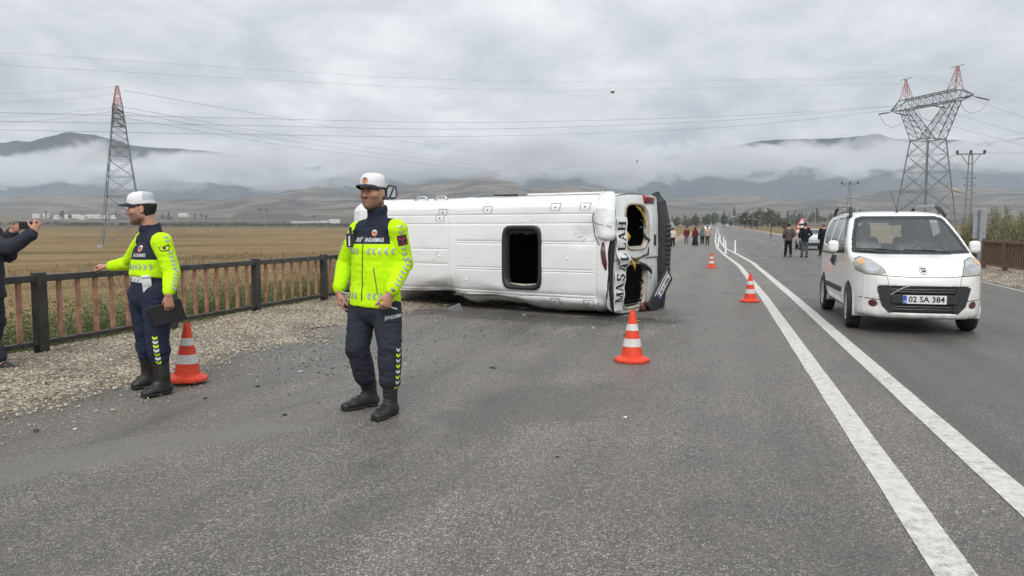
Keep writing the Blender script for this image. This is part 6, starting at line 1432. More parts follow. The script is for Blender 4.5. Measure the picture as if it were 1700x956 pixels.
def small_car():
    org = Vector((5.62, 10.62, 0)); fwd = Vector((-.262, -.965, 0)); root = empty('parked_car' if False else 'white_car'); Mw = Matrix((fwd, Vector((-fwd.y, fwd.x, 0)), Vector((0, 0, 1)))).transposed().to_4x4(); Mw.translation = org; root.matrix_world = Mw
    tag(root, 'small white high-roofed car with roof rails and two people inside, on the right', 'car')
    side = [(.72, .20), (.80, .26), (.835, .42), (.83, .62), (.80, .76), (.745, .845), (.61, .915), (.34, .99), (.06, 1.05), (-.06, 1.09), (-.86, 1.585), (-1.05, 1.66), (-1.4, 1.70), (-2.0, 1.715), (-2.7, 1.69), (-2.98, 1.60), (-3.09, 1.35), (-3.15, .95), (-3.15, .40), (-3.05, .24)]
    plan = [(.845, .0), (.835, .25), (.80, .44), (.72, .60), (.56, .73), (.25, .81), (-.2, .835), (-1, .845), (-2.5, .84), (-2.95, .81), (-3.10, .72), (-3.16, .5), (-3.17, 0)]
    front = [(.0, .17), (.74, .19), (.815, .33), (.845, .6), (.84, .9), (.815, 1.07), (.745, 1.35), (.675, 1.58), (.615, 1.66), (.46, 1.705), (.25, 1.725), (0, 1.73)]
    h = .0175; s = hull(h, side, plan, front, (-3.26, -.95, .1), (.95, .95, 1.82), .085)
    # hollows: fog lamp scoops, plate of the bonnet, flared arches
    for ax_ in (0.0, -2.513):
        for sg in (-1, 1): s.loft([((ax_, sg * .70, .32), .385, .385, (1, 0, 0), (0, 0, 1)), ((ax_, sg * .838, .32), .385, .385, (1, 0, 0), (0, 0, 1))], .05) if ax_ == 0 and False else None
    full = s.f.copy()
    s.f = np.maximum(full, -(full + .04)); s.f[:, :, : int((.24 - s.lo[2]) / h)] = full[:, :, : int((.24 - s.lo[2]) / h)]
    keep = s.f
    for ax_ in (0.0, -2.513):
        for sg in (-1, 1):
            sl, (X, Y, Z) = s.block((ax_ - .5, min(sg * .5, sg * .95), .0), (ax_ + .5, max(sg * .5, sg * .95), .8), 0)
            d = np.maximum(np.sqrt((X - ax_) ** 2 + (Z - .31) ** 2) - .355, .60 - sg * Y); s.put(sl, d, .012, 's')
            liner = np.maximum(np.abs(np.sqrt((X - ax_) ** 2 + (Z - .31) ** 2) - .37) - .014, np.maximum(.56 - sg * Y, sg * Y - .80)); liner = np.maximum(liner, .2 - Z); s.put(sl, liner, 0, 'u')
    WS = [(-.755, 1.075), (-.4, 1.055), (.4, 1.055), (.755, 1.075), (.70, 1.30), (.60, 1.565), (.50, 1.60), (-.50, 1.60), (-.60, 1.565), (-.70, 1.30)]
    SW = [[(-.50, 1.10), (-.62, 1.26), (-.98, 1.55), (-1.20, 1.58), (-1.24, 1.10)], [(-1.34, 1.10), (-1.32, 1.585), (-1.98, 1.58), (-2.04, 1.12)], [(-2.15, 1.14), (-2.10, 1.57), (-2.55, 1.54), (-2.80, 1.30), (-2.82, 1.18)]]
    RW = [(-.60, 1.10), (.60, 1.10), (.54, 1.50), (.46, 1.55), (-.46, 1.55), (-.54, 1.50)]
    GR = [(-.52, .655), (.52, .655), (.55, .63), (.49, .40), (.40, .305), (-.40, .305), (-.49, .40), (-.55, .63)]
    def cut(poly, axis, lo, hi, dep=None):
        sl, (X, Y, Z) = s.block(lo, hi, 0)
        if axis == 'x': d = np.broadcast_to(poly_sdf(poly, *np.broadcast_arrays(Y[0], Z[0]))[None], s.f[sl].shape)
        else: d = np.broadcast_to(poly_sdf(poly, *np.broadcast_arrays(X[:, 0], Z[:, 0]))[:, None, :], s.f[sl].shape)
        s.put(sl, d, .006, 's')
    cut(WS, 'x', (-1.25, -.95, 1.02), (.10, .95, 1.68)); cut(RW, 'x', (-3.26, -.95, 1.05), (-2.86, .95, 1.62))
    for w_ in SW:
        for sg in (-1, 1): cut(w_, 'y', (-2.95, min(sg * .55, sg * .95), 1.05), (-.3, max(sg * .55, sg * .95), 1.65))
    cut(GR, 'x', (.68, -.7, .2), (.95, .7, .75))
    for sg in (-1, 1): s.ell((.84, sg * .635, .40), (.16, .12, .055), None, .03, 's')
    V, Fq = s.surf()
    s2 = SDF.__new__(SDF); s2.lo, s2.h, s2.n, s2.ax, s2.f = s.lo, s.h, s.n, s.ax, full; Vh, Fh = s2.surf(); Vh = relax(Vh, Fh, 2, .5)
    idx = np.clip(np.round((V - s.lo) / h).astype(int), 0, s.n - 1); dv = full[tuple(idx.T)]
    V = relax(V, Fq, 1, .45)
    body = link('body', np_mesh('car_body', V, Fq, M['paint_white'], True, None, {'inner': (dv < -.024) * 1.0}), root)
    W = Wrap(Vh, Fh)
    frame_car(root, Vh, Fh, WS, 'x', (-1.3, .1), 'windscreen', 'windscreen', frit=.05); frame_car(root, Vh, Fh, RW, 'x', (-3.3, -2.8), 'rear_window', 'side_glass', frit=.03)
    for q, w_ in enumerate(SW):
        for rg in ((-.95, -.5), (.5, .95)): frame_car(root, Vh, Fh, w_, 'y', rg, 'side_window', 'side_glass' if q == 0 else 'tinted', frit=.018, dil=.02)
    X_, Y_, Z_ = Vector((1, 0, 0)), Vector((0, 1, 0)), Vector((0, 0, 1))
    def fr(poly, nm, mat, off=.004, parent=root, st=.04): return W.lay(clip_grid(poly, st), (1.0, 0, 0), Y_, Z_, off, 1.2, None, (-1, 0, 0)).build(nm, M[mat], parent, True)
    def sd(poly, nm, mat, sg, off=.003, parent=root, st=.05):
        g = clip_grid(poly, st); mb = MB(); vs = []
        for x, z in g[0]:
            hh = W.t.ray_cast(Vector((x, sg * 1.2, z)), Vector((0, -sg, 0))); vs.append((x, (hh[0].y if hh[0] is not None else sg * .8) + sg * off, z))
        mb.add(vs, g[1] if sg < 0 else [f[::-1] for f in g[1]]); return mb.build(nm, M[mat], parent, True)
    def line(pts, w_, nm, mat, fn, **kw):
        for a, b_ in zip(pts[:-1], pts[1:]):
            dx, dy = b_[0] - a[0], b_[1] - a[1]; l_ = math.hypot(dx, dy); px_, py_ = -dy / l_ * w_ / 2, dx / l_ * w_ / 2
            fn([(a[0] + px_, a[1] + py_), (a[0] - px_, a[1] - py_), (b_[0] - px_, b_[1] - py_), (b_[0] + px_, b_[1] + py_)], nm, mat, **kw)
    # lamps: swept-back shapes with an amber corner and a bowl
    for sg in (-1, 1):
        H = [(.45, .795), (.68, .81), (.765, .85), (.78, .93), (.76, .995), (.69, 1.02), (.575, .98), (.48, .885)]
        f_ = lambda p: [(sg * a, b) for a, b in p][::(1 if sg > 0 else -1)]
        rim_ = fr(f_([(a + (a - .64) * .05, b + (b - .91) * .08) for a, b in H]), 'headlight', 'black_plastic', .0035)
        fr(f_(H), 'lens', 'headlamp', .007, rim_); fr(f_(circ(.082, 16, cx_=.605, cy_=.89)), 'bowl', 'headlamp_bowl', .010, rim_); fr(f_(circ(.055, 14, cx_=.605, cy_=.89)), 'bulb_glass', 'chrome', .012, rim_)
        fr(f_([(.685, .935), (.735, .925), (.755, .965), (.735, .995), (.69, 1.0), (.665, .97)]), 'indicator', 'amber_lens', .010, rim_)
        fg = fr(f_(circ(.046, 16, cx_=.60, cy_=.42)), 'fog_lamp', 'dull_red_lens', .004)
        line([(sg * .50, .47), (sg * .68, .48), (sg * .74, .49)], .010, 'bumper_crease', 'dark_plastic', fr, off=.002)
    line([(-.47, .79), (-.2, .775), (.2, .775), (.47, .79)], .009, 'bonnet_gap', 'print_black', fr, off=.002)
    for sg in (-1, 1): line([(sg * .44, .775), (sg * .43, .70), (sg * .425, .66)], .005, 'bumper_gap', 'dark_plastic', fr, off=.002)
    # grille: dark surround, bars, plate
    gm = MB(); g = clip_grid(GR, .06); gm.add([(.775 - .12 * y * y, y, z) for y, z in g[0]], g[1]); gr = gm.build('grille', M['black_plastic'], root)
    def ringpoly(P, w_in, c=(0, .48)): return [(c[0] + (a - c[0]) * (1 - w_in / .55), c[1] + (b - c[1]) * (1 - w_in * 2.2 / .35)) for a, b in P]
    for side_ in (1, -1):
        P_ = [(side_ * a, b) for a, b in ((.56, .64), (.50, .395), (.41, .30), (.34, .34), (.37, .60), (.40, .66))]; P_ = P_ if side_ > 0 else P_[::-1]
        gg = clip_grid(P_, .05); gm = MB(); gm.add([(.835 - .24 * y * y, y, z) for y, z in gg[0]], gg[1]); gm.build('surround', M['dark_plastic'], gr)
    for z, hw in ((.617, .40), (.585, .39), (.390, .37), (.355, .35)):
        bm_ = MB(); n_ = 14
        pts = [(.815 - .20 * y * y, y, z) for y in np.linspace(-hw, hw, n_)]; bm_.tube(pts, .0055, 6); bm_.build('chrome_strip', M['chrome'], gr)
    for z, hw in ((.636, .42), (.600, .40), (.57, .39), (.405, .38), (.372, .37), (.335, .34)):
        bm_ = MB(); pts = [(.80 - .20 * y * y, y, z) for y in np.linspace(-hw, hw, 14)]; bm_.tube(pts, .010, 6); bm_.build('grille_bar', M['black_plastic'], gr)
    bm_ = MB(); bm_.box((.815, 0, .487), (.02, .78, .12), None, .008); bm_.build('plate_panel', M['dark_plastic'], gr)
    bm_ = MB(); bm_.box((.834, .0, .485), (.012, .52, .112), None, .003); pl = bm_.build('number_plate', M['plate_white'], root)
    # seen from the front the plate reads left to right along -Y of the car seen mirrored: car left is image right
    bm_ = MB(); bm_.box((.8405, -.236, .485), (.003, .045, .106)); bm_.build('country_band', M['plate_blue'], pl)
    t = text_mesh('02 SA 384', .105, .0025, sx=.98); bm_ = MB(); bm_.add([(.8415, x + .022, y + .485) for x, y in t[0]], t[1]); bm_.build('lettering', M['print_black'], pl)
    t = text_mesh('TR', .03, .001); bm_ = MB(); bm_.add([(.8432, x - .236, y + .455) for x, y in t[0]], t[1]); bm_.build('lettering', M['print_white'], pl)
    bm_ = MB(); bm_.tube([(.81, -.40, .54), (.84, -.33, .60), (.845, -.25, .645), (.84, -.19, .66)], .004, 5); bm_.build('dangling_cord', M['print_white'], root)
    # badge
    bd = fr(circ(.052, 20, cx_=0, cy_=.862), 'badge', 'chrome', .006); fr(circ(.045, 20, cx_=0, cy_=.862), 'ground', 'cap_white', .008, bd); fr([(-.030, .892), (.030, .892), (.029, .86), (.018, .836), (-.018, .836), (-.029, .86)], 'shield', 'patch_maroon', .010, bd)
    t = text_mesh('FIAT', .034, .001, sx=.72); fr_ = W.lay(t, (1.0, 0, .865), Y_, Z_, .0125, 1.2, None, (-1, 0, 0)); fr_.build('lettering', M['print_white'], bd)
    # wipers, aerial
    for y0, y1, zz_ in ((-.70, -.12, 1.10), (-.08, .50, 1.085)):
        mb = MB(); pts = []
        for q in range(9):
            y = y0 + (y1 - y0) * q / 8; z = zz_ + .03 * (1 - q / 8); hh = W.t.ray_cast(Vector((1, y, z)), Vector((-1, 0, 0))); pts.append(Vector((hh[0].x + .025, y, z + .004)))
        mb.tube(pts, .008, 5); mb.tube([pts[2], (pts[5] + Vector((.02, 0, .012))), pts[8] + Vector((.04, 0, -.03))], .007, 5); mb.build('wiper', M['black_plastic'], root)
    mb = MB(); mb.lathe([(.022, 0), (.018, .02), (.008, .035)], 10, Matrix.Translation((-1.05, .02, 1.665)), True); mb.tube([(-1.05, .02, 1.69), (-1.24, -.05, 2.02)], .004, 5); mb.build('aerial', M['black_plastic'], root, True)
    # roof rails
    for sg in (-1, 1):
        mb = MB(); pts = [(-1.12, sg * .615, 1.66), (-1.22, sg * .61, 1.735), (-1.45, sg * .60, 1.775), (-2.2, sg * .60, 1.785), (-2.62, sg * .605, 1.755), (-2.78, sg * .61, 1.67)]; mb.tube(pts, .020, 8); rr_ = mb.build('roof_rail', M['alloy'] if False else M['galv'], root, True)
        mb = MB(); mb.tube([(-.92, sg * .655, 1.60), (-1.02, sg * .64, 1.665), (-1.14, sg * .62, 1.72), (-1.26, sg * .608, 1.75)], [.020, .030, .034, .026], 8); mb.build('rail_foot', M['black_plastic'], rr_, True)
        mb = MB(); mb.tube([(-2.50, sg * .605, 1.77), (-2.68, sg * .61, 1.73), (-2.82, sg * .615, 1.64)], [.024, .03, .022], 8); mb.build('rail_foot', M['black_plastic'], rr_, True)
        # mirrors
        mb = MB(); s_ = SDF((-.75, min(sg * .7, sg * 1.1), .95), (-.3, max(sg * .7, sg * 1.1), 1.35), .012); s_.rbox((-.50, sg * .945, 1.150), (.12, .150, .180), Matrix.Rotation(R(sg * 12), 3, 'Z'), .055, 0); Vm, Fm = s_.surf(); mi_ = link('mirror', np_mesh('mirror', Vm, Fm, M['paint_white'], True, None, {'inner': Vm[:, 0] * 0}), root)
        mb = MB(); mb.box((-.515, sg * .875, 1.095), (.10, .20, .085), None, .03); mb.build('mirror_base', M['black_plastic'], mi_, True); mb = MB(); mb.box((-.563, sg * .945, 1.150), (.012, .125, .145), Matrix.Rotation(R(sg * 12), 3, 'Z'), .004); mb.build('mirror_glass', M['chrome'], mi_)
        # sides: rub strip, door gaps, handles, sill, arch edges
        rs = sd([(-.55, .46), (-.50, .54), (-2.12, .54), (-2.10, .46)][::-1], 'rub_strip', 'dark_plastic', sg, .010)
        for pts in ([(-.45, 1.08), (-.47, .60), (-.42, .36), (-.52, .28)], [(-1.27, 1.60), (-1.28, 1.0), (-1.27, .5), (-1.26, .28)], [(-2.08, 1.62), (-2.10, 1.0), (-2.05, .7)], [(-.52, .28), (-2.0, .28)], [(-1.27, 1.085), (-.50, 1.075)]): line(pts, .006, 'door_gap', 'print_black', sd, sg=sg, off=.0025)
        for x0 in (-1.17, -1.40):
            mb = MB(); yy = .845 * sg; hh = W.t.ray_cast(Vector((x0, sg * 1.2, .92)), Vector((0, -sg, 0))); yy = hh[0].y; mb.tube([(x0, yy, .84), (x0 + (.012 if x0 > -1.3 else -.012), yy + sg * .03, .90), (x0, yy, 1.0)], [.018, .022, .016], 8); mb.build('door_handle', M['black_plastic'], root, True)
        line([(-1.45, 1.02), (-2.9, 1.02)], .028, 'slide_rail', 'black_plastic', sd, sg=sg, off=.004)
        sd(circ(.018, 10, cx_=-.22, cy_=.98), 'side_repeater', 'amber_lens', sg, .006)
        fl = [(.40 * math.cos(t_) , .31 + .40 * math.sin(t_)) for t_ in np.linspace(-.15, math.pi * .92, 18)]
        line([(a, b) for a, b in fl], .012, 'arch_edge', 'paint_white', sd, sg=sg, off=.010)
        # wind deflector over the front side window
        line([(-.60, 1.28), (-.98, 1.575), (-1.22, 1.605)], .05, 'wind_deflector', 'black_plastic', sd, sg=sg, off=.014)
    for x in (0.0, -2.513):
        for sg in (-1, 1): build_wheel(root, x, sg * .735, .315, .19, 14, -4 if x == 0 else 0)
    # inside: dashboard, wheel, seats, mirror, floor
    mb = MB(); mb.box((-.42, 0, .98), (.52, 1.36, .20), Matrix.Rotation(R(6), 3, 'Y'), .07); mb.box((-.45, 0, .62), (.4, 1.3, .55), None, .05); mb.build('dashboard', M['interior_dark'], root, True)
    mb = MB(); q3 = Matrix.Translation((-.80, .37, 1.04)) @ Matrix.Rotation(R(-62), 4, 'Y'); ring = [q3 @ Vector((.185 * math.cos(a_), .185 * math.sin(a_), 0)) for a_ in np.linspace(0, 2 * math.pi, 25)]; mb.tube(ring, .015, 8); mb.tube([q3 @ Vector((-.18, 0, 0)), q3 @ Vector((.18, 0, 0))], .02, 6); mb.tube([q3 @ Vector((0, -.18, 0)), q3 @ Vector((0, .18, 0))], .018, 6); mb.build('steering_wheel', M['black_plastic'], root, True)
    for y in (-.36, .36):
        mb = MB(); mb.box((-1.62, y, .95), (.16, .50, .68), Matrix.Rotation(R(-14), 3, 'Y'), .06); mb.box((-1.30, y, .50), (.55, .50, .16), None, .05); st_ = mb.build('seat', M['seat_fabric'], root, True); mb = MB(); mb.box((-1.70, y, 1.37), (.10, .27, .18), Matrix.Rotation(R(-8), 3, 'Y'), .045); mb.build('headrest', M['seat_fabric'], st_, True)
    mb = MB(); mb.box((-2.45, 0, .86), (.16, 1.25, .6), Matrix.Rotation(R(-10), 3, 'Y'), .06); mb.build('rear_seat', M['seat_fabric'], root, True)
    mb = MB(); mb.box((-.92, 0, 1.50), (.04, .22, .065), None, .015); mb.tube([(-.94, 0, 1.52), (-.97, 0, 1.62)], .01, 6); mb.build('rear_view_mirror', M['black_plastic'], root, True)
    mb = MB(); mb.box((-1.4, 0, .30), (2.9, 1.5, .03)); mb.build('floor_pan', M['interior_dark'], root)
    # driver and passenger
    P = lambda x, y, z: Mw @ Vector((x, y, z))
    M['shirt_grey'] = cloth_mat('shirt_grey', (.30, .31, .33)); M['shirt_white'] = cloth_mat('shirt_white', (.60, .58, .56)); M['jeans'] = cloth_mat('jeans', (.03, .04, .06))
    for y, who in ((.36, 'driver'), (-.36, 'passenger')):
        if who == 'driver': arms = dict(elL=P(-1.15, .62, .93), elR=P(-1.16, .12, .93), wrL=P(-.86, .53, 1.05), wrR=P(-.86, .21, 1.05))
        else: arms = dict(elL=P(-1.28, -.14, .82), elR=P(-1.28, -.60, .82), wrL=P(-1.02, -.26, .72), wrR=P(-1.02, -.48, .72))
        J = dict(hipL=P(-1.38, y + .10, .66), hipR=P(-1.38, y - .10, .66), knL=P(-.92, y + .13, .74), knR=P(-.92, y - .13, .74), anL=P(-.66, y + .12, .40), anR=P(-.66, y - .12, .40), toeL=P(-.50, y + .12, .345), toeR=P(-.50, y - .12, .345),
                 shL=P(-1.46, y + .19, 1.13), shR=P(-1.46, y - .19, 1.13), head=P(-1.38, y, 1.385), **arms)
        ax_ = (Mw.to_3x3() @ Vector((1, 0, 0)))
        hd = {k_: dict(d=ax_ * .7 + Vector((0, 0, .5)), n=-ax_ * .2 + Vector((0, 0, -1)), t=Vector((.3, -1, .4)), curl=(45, 60, 40)) for k_ in 'LR'} if who == 'driver' else None
        pz = P(-1.38, y, .58)
        p = Person('person', {'driver': 'bearded driver in a grey shirt behind the wheel of the white car', 'passenger': 'front passenger in a white top sitting in the white car'}[who], 'person', tuple(pz), -15.2, J, .014, None, 'skin_beard' if who == 'driver' else 'skin_pale', (0, 0, 0), hd, .95, fine=True, neckz=.20)
        p.jacket('shirt', 'shirt_grey' if who == 'driver' else 'shirt_white', hem=-.02, ext=.014, collar=.01, amp=.004, A=(.155, .15, .165, .145), B=(.12, .115, .115, .088)); p.trousers('trousers', 'jeans', th=.095, kn=.075, cf=.07, an=.0, blouse=False)
        for sd_ in 'LR': p.shoe(sd_, 'shoe', 'boot', 0)
        p.hair('hair', 'hair_dark')
    return root
small_car()
def other_car(px, Y, side_len, nm, label, mat, heading, scale=1.0, h=.05, plate=True):
    gpt = D(px, 400, Y); gx_, gy_ = gpt.x, gpt.y; fw_ = Vector((math.sin(heading), math.cos(heading), 0)); root = empty(nm); Mw = Matrix((fw_, Vector((-fw_.y, fw_.x, 0)), Vector((0, 0, 1)))).transposed().to_4x4(); Mw.translation = (gx_, gy_, float(base_z(math.hypot(gx_, gy_)))); root.matrix_world = Mw @ Matrix.Scale(scale, 4)
    tag(root, label, 'car')
    side = [(1.95, .22), (2.05, .42), (2.02, .66), (1.85, .80), (.95, .95), (.15, 1.38), (-.2, 1.44), (-1.0, 1.42), (-1.55, 1.12), (-2.05, 1.0), (-2.12, .6), (-2.05, .25)]
    plan = [(2.08, 0), (2.02, .5), (1.85, .72), (1.3, .84), (0, .86), (-1.6, .84), (-2.0, .74), (-2.12, .5), (-2.14, 0)]; front = [(0, .2), (.75, .22), (.84, .45), (.86, .75), (.82, .95), (.62, 1.34), (.5, 1.43), (0, 1.46)]
    s = hull(h, side, plan, front, (-2.3, -1, .05), (2.2, 1, 1.6), .1)
    for x in (-1.3, 1.25):
        for sg in (-1, 1):
            sl, (X, Y_, Z) = s.block((x - .5, min(sg * .5, sg), 0), (x + .5, max(sg * .5, sg), .9), 0); s.put(sl, np.maximum(np.sqrt((X - x) ** 2 + (Z - .3) ** 2) - .35, .62 - sg * Y_), .02, 's')
    V, Fq = s.surf(); V = relax(V, Fq, 1); link('body', np_mesh(nm, V, Fq, M[mat], True, None, {'inner': V[:, 0] * 0}), root)
    WSp = [(-.66, .98), (.66, .98), (.54, 1.36), (-.54, 1.36)]
    for poly, ax_, rg, n_ in ((WSp, 'x', (.0, 1.05), 'windscreen'), ([(-.62, 1.02), (.62, 1.02), (.5, 1.36), (-.5, 1.36)], 'x', (-1.75, -1.0), 'rear_window')): 
        C_ = V[Fq].mean(1); d = poly_sdf(poly, C_[:, 1], C_[:, 2]); sel = (d < 0) & (C_[:, 0] > rg[0]) & (C_[:, 0] < rg[1]); Fs = Fq[sel]
        if len(Fs): u, inv = np.unique(Fs, return_inverse=True); link(n_, np_mesh(n_, V[u] + vnormals(V, Fq)[u] * .008, inv.reshape(Fs.shape), M['dark_glass'], True), root)
    for poly in ([(.75, .96), (.15, 1.33), (-.2, 1.38), (-.2, .96)], [(-.3, .96), (-.3, 1.38), (-.95, 1.35), (-1.35, 1.1), (-1.35, .98)]):
        for sg in (-1, 1):
            C_ = V[Fq].mean(1); d = poly_sdf(poly, C_[:, 0], C_[:, 2]); sel = (d < 0) & (C_[:, 1] * sg > .4); Fs = Fq[sel]; u, inv = np.unique(Fs, return_inverse=True); link('side_window', np_mesh('side_window', V[u] + vnormals(V, Fq)[u] * .008, inv.reshape(Fs.shape), M['dark_glass'], True), root)
    for x in (-1.3, 1.25):
        for sg in (-1, 1): build_wheel(root, x, sg * .76, .31, .19, 8)
    mb = MB(); mb.box((-2.125, 0, .70), (.02, .52, .11)); mb.build('number_plate', M['plate_white'], root); mb = MB(); mb.box((2.06, 0, .42), (.02, .52, .11)); mb.build('number_plate', M['plate_white'], root)
    for sg in (-1, 1):
        mb = MB(); mb.box((-2.02, sg * .62, .86), (.14, .24, .13), Matrix.Rotation(R(sg * 14), 3, 'Z'), .03); mb.build('rear_lamp', M['red_lens'], root, True); mb = MB(); mb.box((1.90, sg * .60, .70), (.16, .28, .12), Matrix.Rotation(R(-sg * 24), 3, 'Z'), .03); mb.build('headlight', M['headlamp'], root, True)
    mb = MB(); mb.box((-2.09, 0, .40), (.10, 1.5, .20), None, .04); mb.build('bumper', M['dark_plastic'], root, True)
    return root
other_car(1345, 52.5, 4.1, 'silver_car', 'silver car parked on the verge, seen between the two walking men and the white car', 'paint_silver', ROAD_A)
other_car(1174, 235, 4.1, 'distant_car', 'tiny white vehicle far down the road', 'paint_white', ROAD_A + math.pi, 1.25, .09)
other_car(1207, 420, 4.1, 'distant_car', 'faint dark car at the far end of the road', 'dark_plastic' if False else 'paint_silver', ROAD_A, 1.1, .12)
# ------------------------------------------------------------------ railings
def rpt(l, s, z=None):
    x, y = RN.x * l + RD.x * s, RN.y * l + RD.y * s
    return Vector((x, y, float(ground_z(x, y)) if z is None else z))
def railing(name, label, lat_, s_posts, zt, zb, mat_rail, mat_bal, mat_post, nb, bal_w=.05, post_w=.10, z0=0.0):
    a = rpt(lat_, s_posts[0], z0); root = empty(name, a, 0); tag(root, label, 'railing')
    Q = Matrix((RN, RD, Vector((0, 0, 1)))).transposed()
    S0, S1 = s_posts[0], s_posts[-1]
    def loc(s, dl, z): return RN * dl + RD * (s - S0) + Vector((0, 0, z))
    def beam(nm, s0, s1, zc, hh, ww, mat, dl=0.0):
        mb = MB(); n = max(1, int((s1 - s0) / .5))
        mb.box(loc((s0 + s1) / 2, dl, zc), (ww, s1 - s0, hh), Q, .006); return mb.build(nm, M[mat], root)
    pm = None; bmesh_ = None
    for i, s in enumerate(s_posts):
        if pm is None:
            mb = MB(); mb.box((0, 0, (zt + .02) / 2 - .06), (post_w, post_w * 1.25, zt + .16), Q, .008); mb.box((0, 0, .015), (post_w * 1.9, post_w * 2.1, .03), Q, .004); pm = mb.mesh('post', M[mat_post])
        o = link('post', pm, root, loc(s, .0, 0)); o.rotation_euler = (0, 0, random.uniform(-.02, .02))
        if i + 1 < len(s_posts):
            e = s_posts[i + 1]; beam('top_rail', s + post_w * .62, e - post_w * .62, zt - .035, .075, .085, mat_rail); beam('bottom_rail', s + post_w * .62, e - post_w * .62, zb, .05, .07, mat_rail)
            for k in range(nb):
                if bmesh_ is None:
                    mb = MB(); hh = zt - .075 - zb - .025; mb.box((0, 0, zb + .025 + hh / 2), (.018, bal_w, hh), Q); mb.box((-.012, bal_w / 2 - .004, zb + .025 + hh / 2), (.026, .006, hh - .01), Q); mb.box((-.012, -bal_w / 2 + .004, zb + .025 + hh / 2), (.026, .006, hh - .01), Q); bmesh_ = mb.mesh('baluster', M[mat_bal])
                o = link('baluster', bmesh_, root, loc(s + (e - s) * (k + 1) / (nb + 1), 0, 0)); o.rotation_euler = (random.uniform(-.012, .012), random.uniform(-.012, .012), 0)
    return root
SP = [5.0, 7.05, 9.15, 11.3, 13.35 , 15.45, 17.5, 19.55, 21.6]
s_of = lambda y: (y - 0) # placeholder
# posts stand where the road-side distance puts them: 8.25 m, 10.3 m ... out from the camera
sp = [road_ls(-5.2 + .272 * (y - 8.25), y)[1] for y in (4.1, 6.2, 8.25, 10.25, 12.15, 14.25, 16.3, 18.4, 20.5)]
railing('bridge_railing', 'long black railing with rusty salmon balusters along the left verge', -7.18, sp, .905, .16, 'black_paint', 'rust_salmon', 'black_paint', 7)
railing('bridge_railing', 'brown rusty railing at the right edge behind the small white car', 8.85, [17.2, 19.2, 21.2, 23.2, 25.2, 27.2, 29.2], .95, .14, 'rust_brown', 'rust_brown', 'rust_brown', 9, .06, .13, float(ground_z(*rpt(8.85, 27)[:2])))

# ------------------------------------------------------------------ cones
def cone_proto():
    root = empty('traffic_cone')
    mb = MB(); s = .185; oc = [(s * 1.04 * math.cos(R(22.5 + 45 * k)), s * 1.04 * math.sin(R(22.5 + 45 * k))) for k in range(8)]
    oc2 = [(x * .93, y * .93) for x, y in oc]; oc3 = [(x * .66, y * .66) for x, y in oc]
    vs = [(x, y, 0.004) for x, y in oc] + [(x, y, .028) for x, y in oc] + [(x, y, .040) for x, y in oc2] + [(x, y, .062) for x, y in oc3]
    fs = [(k + 8 * r_, (k + 1) % 8 + 8 * r_, (k + 1) % 8 + 8 * r_ + 8, k + 8 * r_ + 8) for r_ in range(3) for k in range(8)] + [tuple(range(24, 32)), tuple(range(7, -1, -1))]
    mb.add(vs, fs); base = mb.build('base', M['cone_orange'], root)
    prof = lambda z: .118 + (.030 - .118) * (z - .05) / (.525 - .05)
    def band(nm, z0, z1, mat, out_=0.0):
        mb = MB(); mb.lathe([(prof(z) + out_, z) for z in np.linspace(z0, z1, 5)], 28); return mb.build(nm, M[mat], root, True)
    mb = MB(); mb.lathe([(prof(z), z) for z in np.linspace(.05, .50, 10)] + [(.030, .515), (.026, .53), (.020, .535), (.018, .52), (.017, .46)], 28); mb.build('body', M['cone_orange'], root, True)
    band('reflective_band', .165, .250, 'cone_white', .0025); band('reflective_band', .335, .405, 'cone_white', .0025)
    mb = MB(); mb.tube([(.030 * math.cos(a), .006, .525 + .022 * math.sin(a)) for a in np.linspace(-.3, math.pi + .3, 9)], .006, 6); mb.build('handle', M['cone_orange'], root, True)
    return root
cproto = cone_proto()
for i, (px, py, lb, sc) in enumerate(((1049, 600, 'orange and white traffic cone in front of the rear of the overturned minibus', 1.0), (1245, 501, 'orange and white traffic cone touching the left white road line', 1.0), (1181, 444.5, 'most distant of the traffic cones, far up the lane', 1.0), (311, 636, 'orange and white traffic cone behind the boots of the officer at the railing', .97))):
    c = cproto if i == 0 else copy_tree(cproto); x, y = G(px, py); c.location = (x, y, float(ground_z(x, y)) + (.03 if i == 3 else 0.003)); c.rotation_euler = (0, R(1.5) if i == 3 else 0, R((8, 20, 5, 12)[i])); c.scale = (sc,) * 3
    tag(c, lb, 'traffic cone', 'traffic cones set out on the road')
# flexible lane posts
mb = MB(); mb.lathe([(.001, 0), (.10, 0), (.10, .02), (.048, .03), (.046, .74), (.040, .76), (.001, .765)], 14); fp = mb.mesh('lane_post', M['post_white'], True)
for i, (s, l, lb) in enumerate(((44.8, .50, 'nearest left white flexible post between the two road lines'), (44.8, 1.02, 'nearest right white flexible post between the two road lines'), (62, .12, 'second left white flexible post beyond the nearest pair'), (62, .53, 'second right white flexible post beyond the nearest pair'), (84, -.15, 'third left white flexible post, far between the road lines'), (84, .33, 'third right white flexible post, far between the road lines'), (112, -.15, 'farthest left white flexible post'), (112, .30, 'farthest right white flexible post'))):
    x, y = RN.x * l + RD.x * s, RN.y * l + RD.y * s; o = link('lane_post', fp, None, (x, y, float(base_z(math.hypot(x, y))) + .004)); o.rotation_euler = (R(random.uniform(-2, 2)), R(random.uniform(-3, 3)), 0); tag(o, lb, 'post', 'white posts between the road lines')

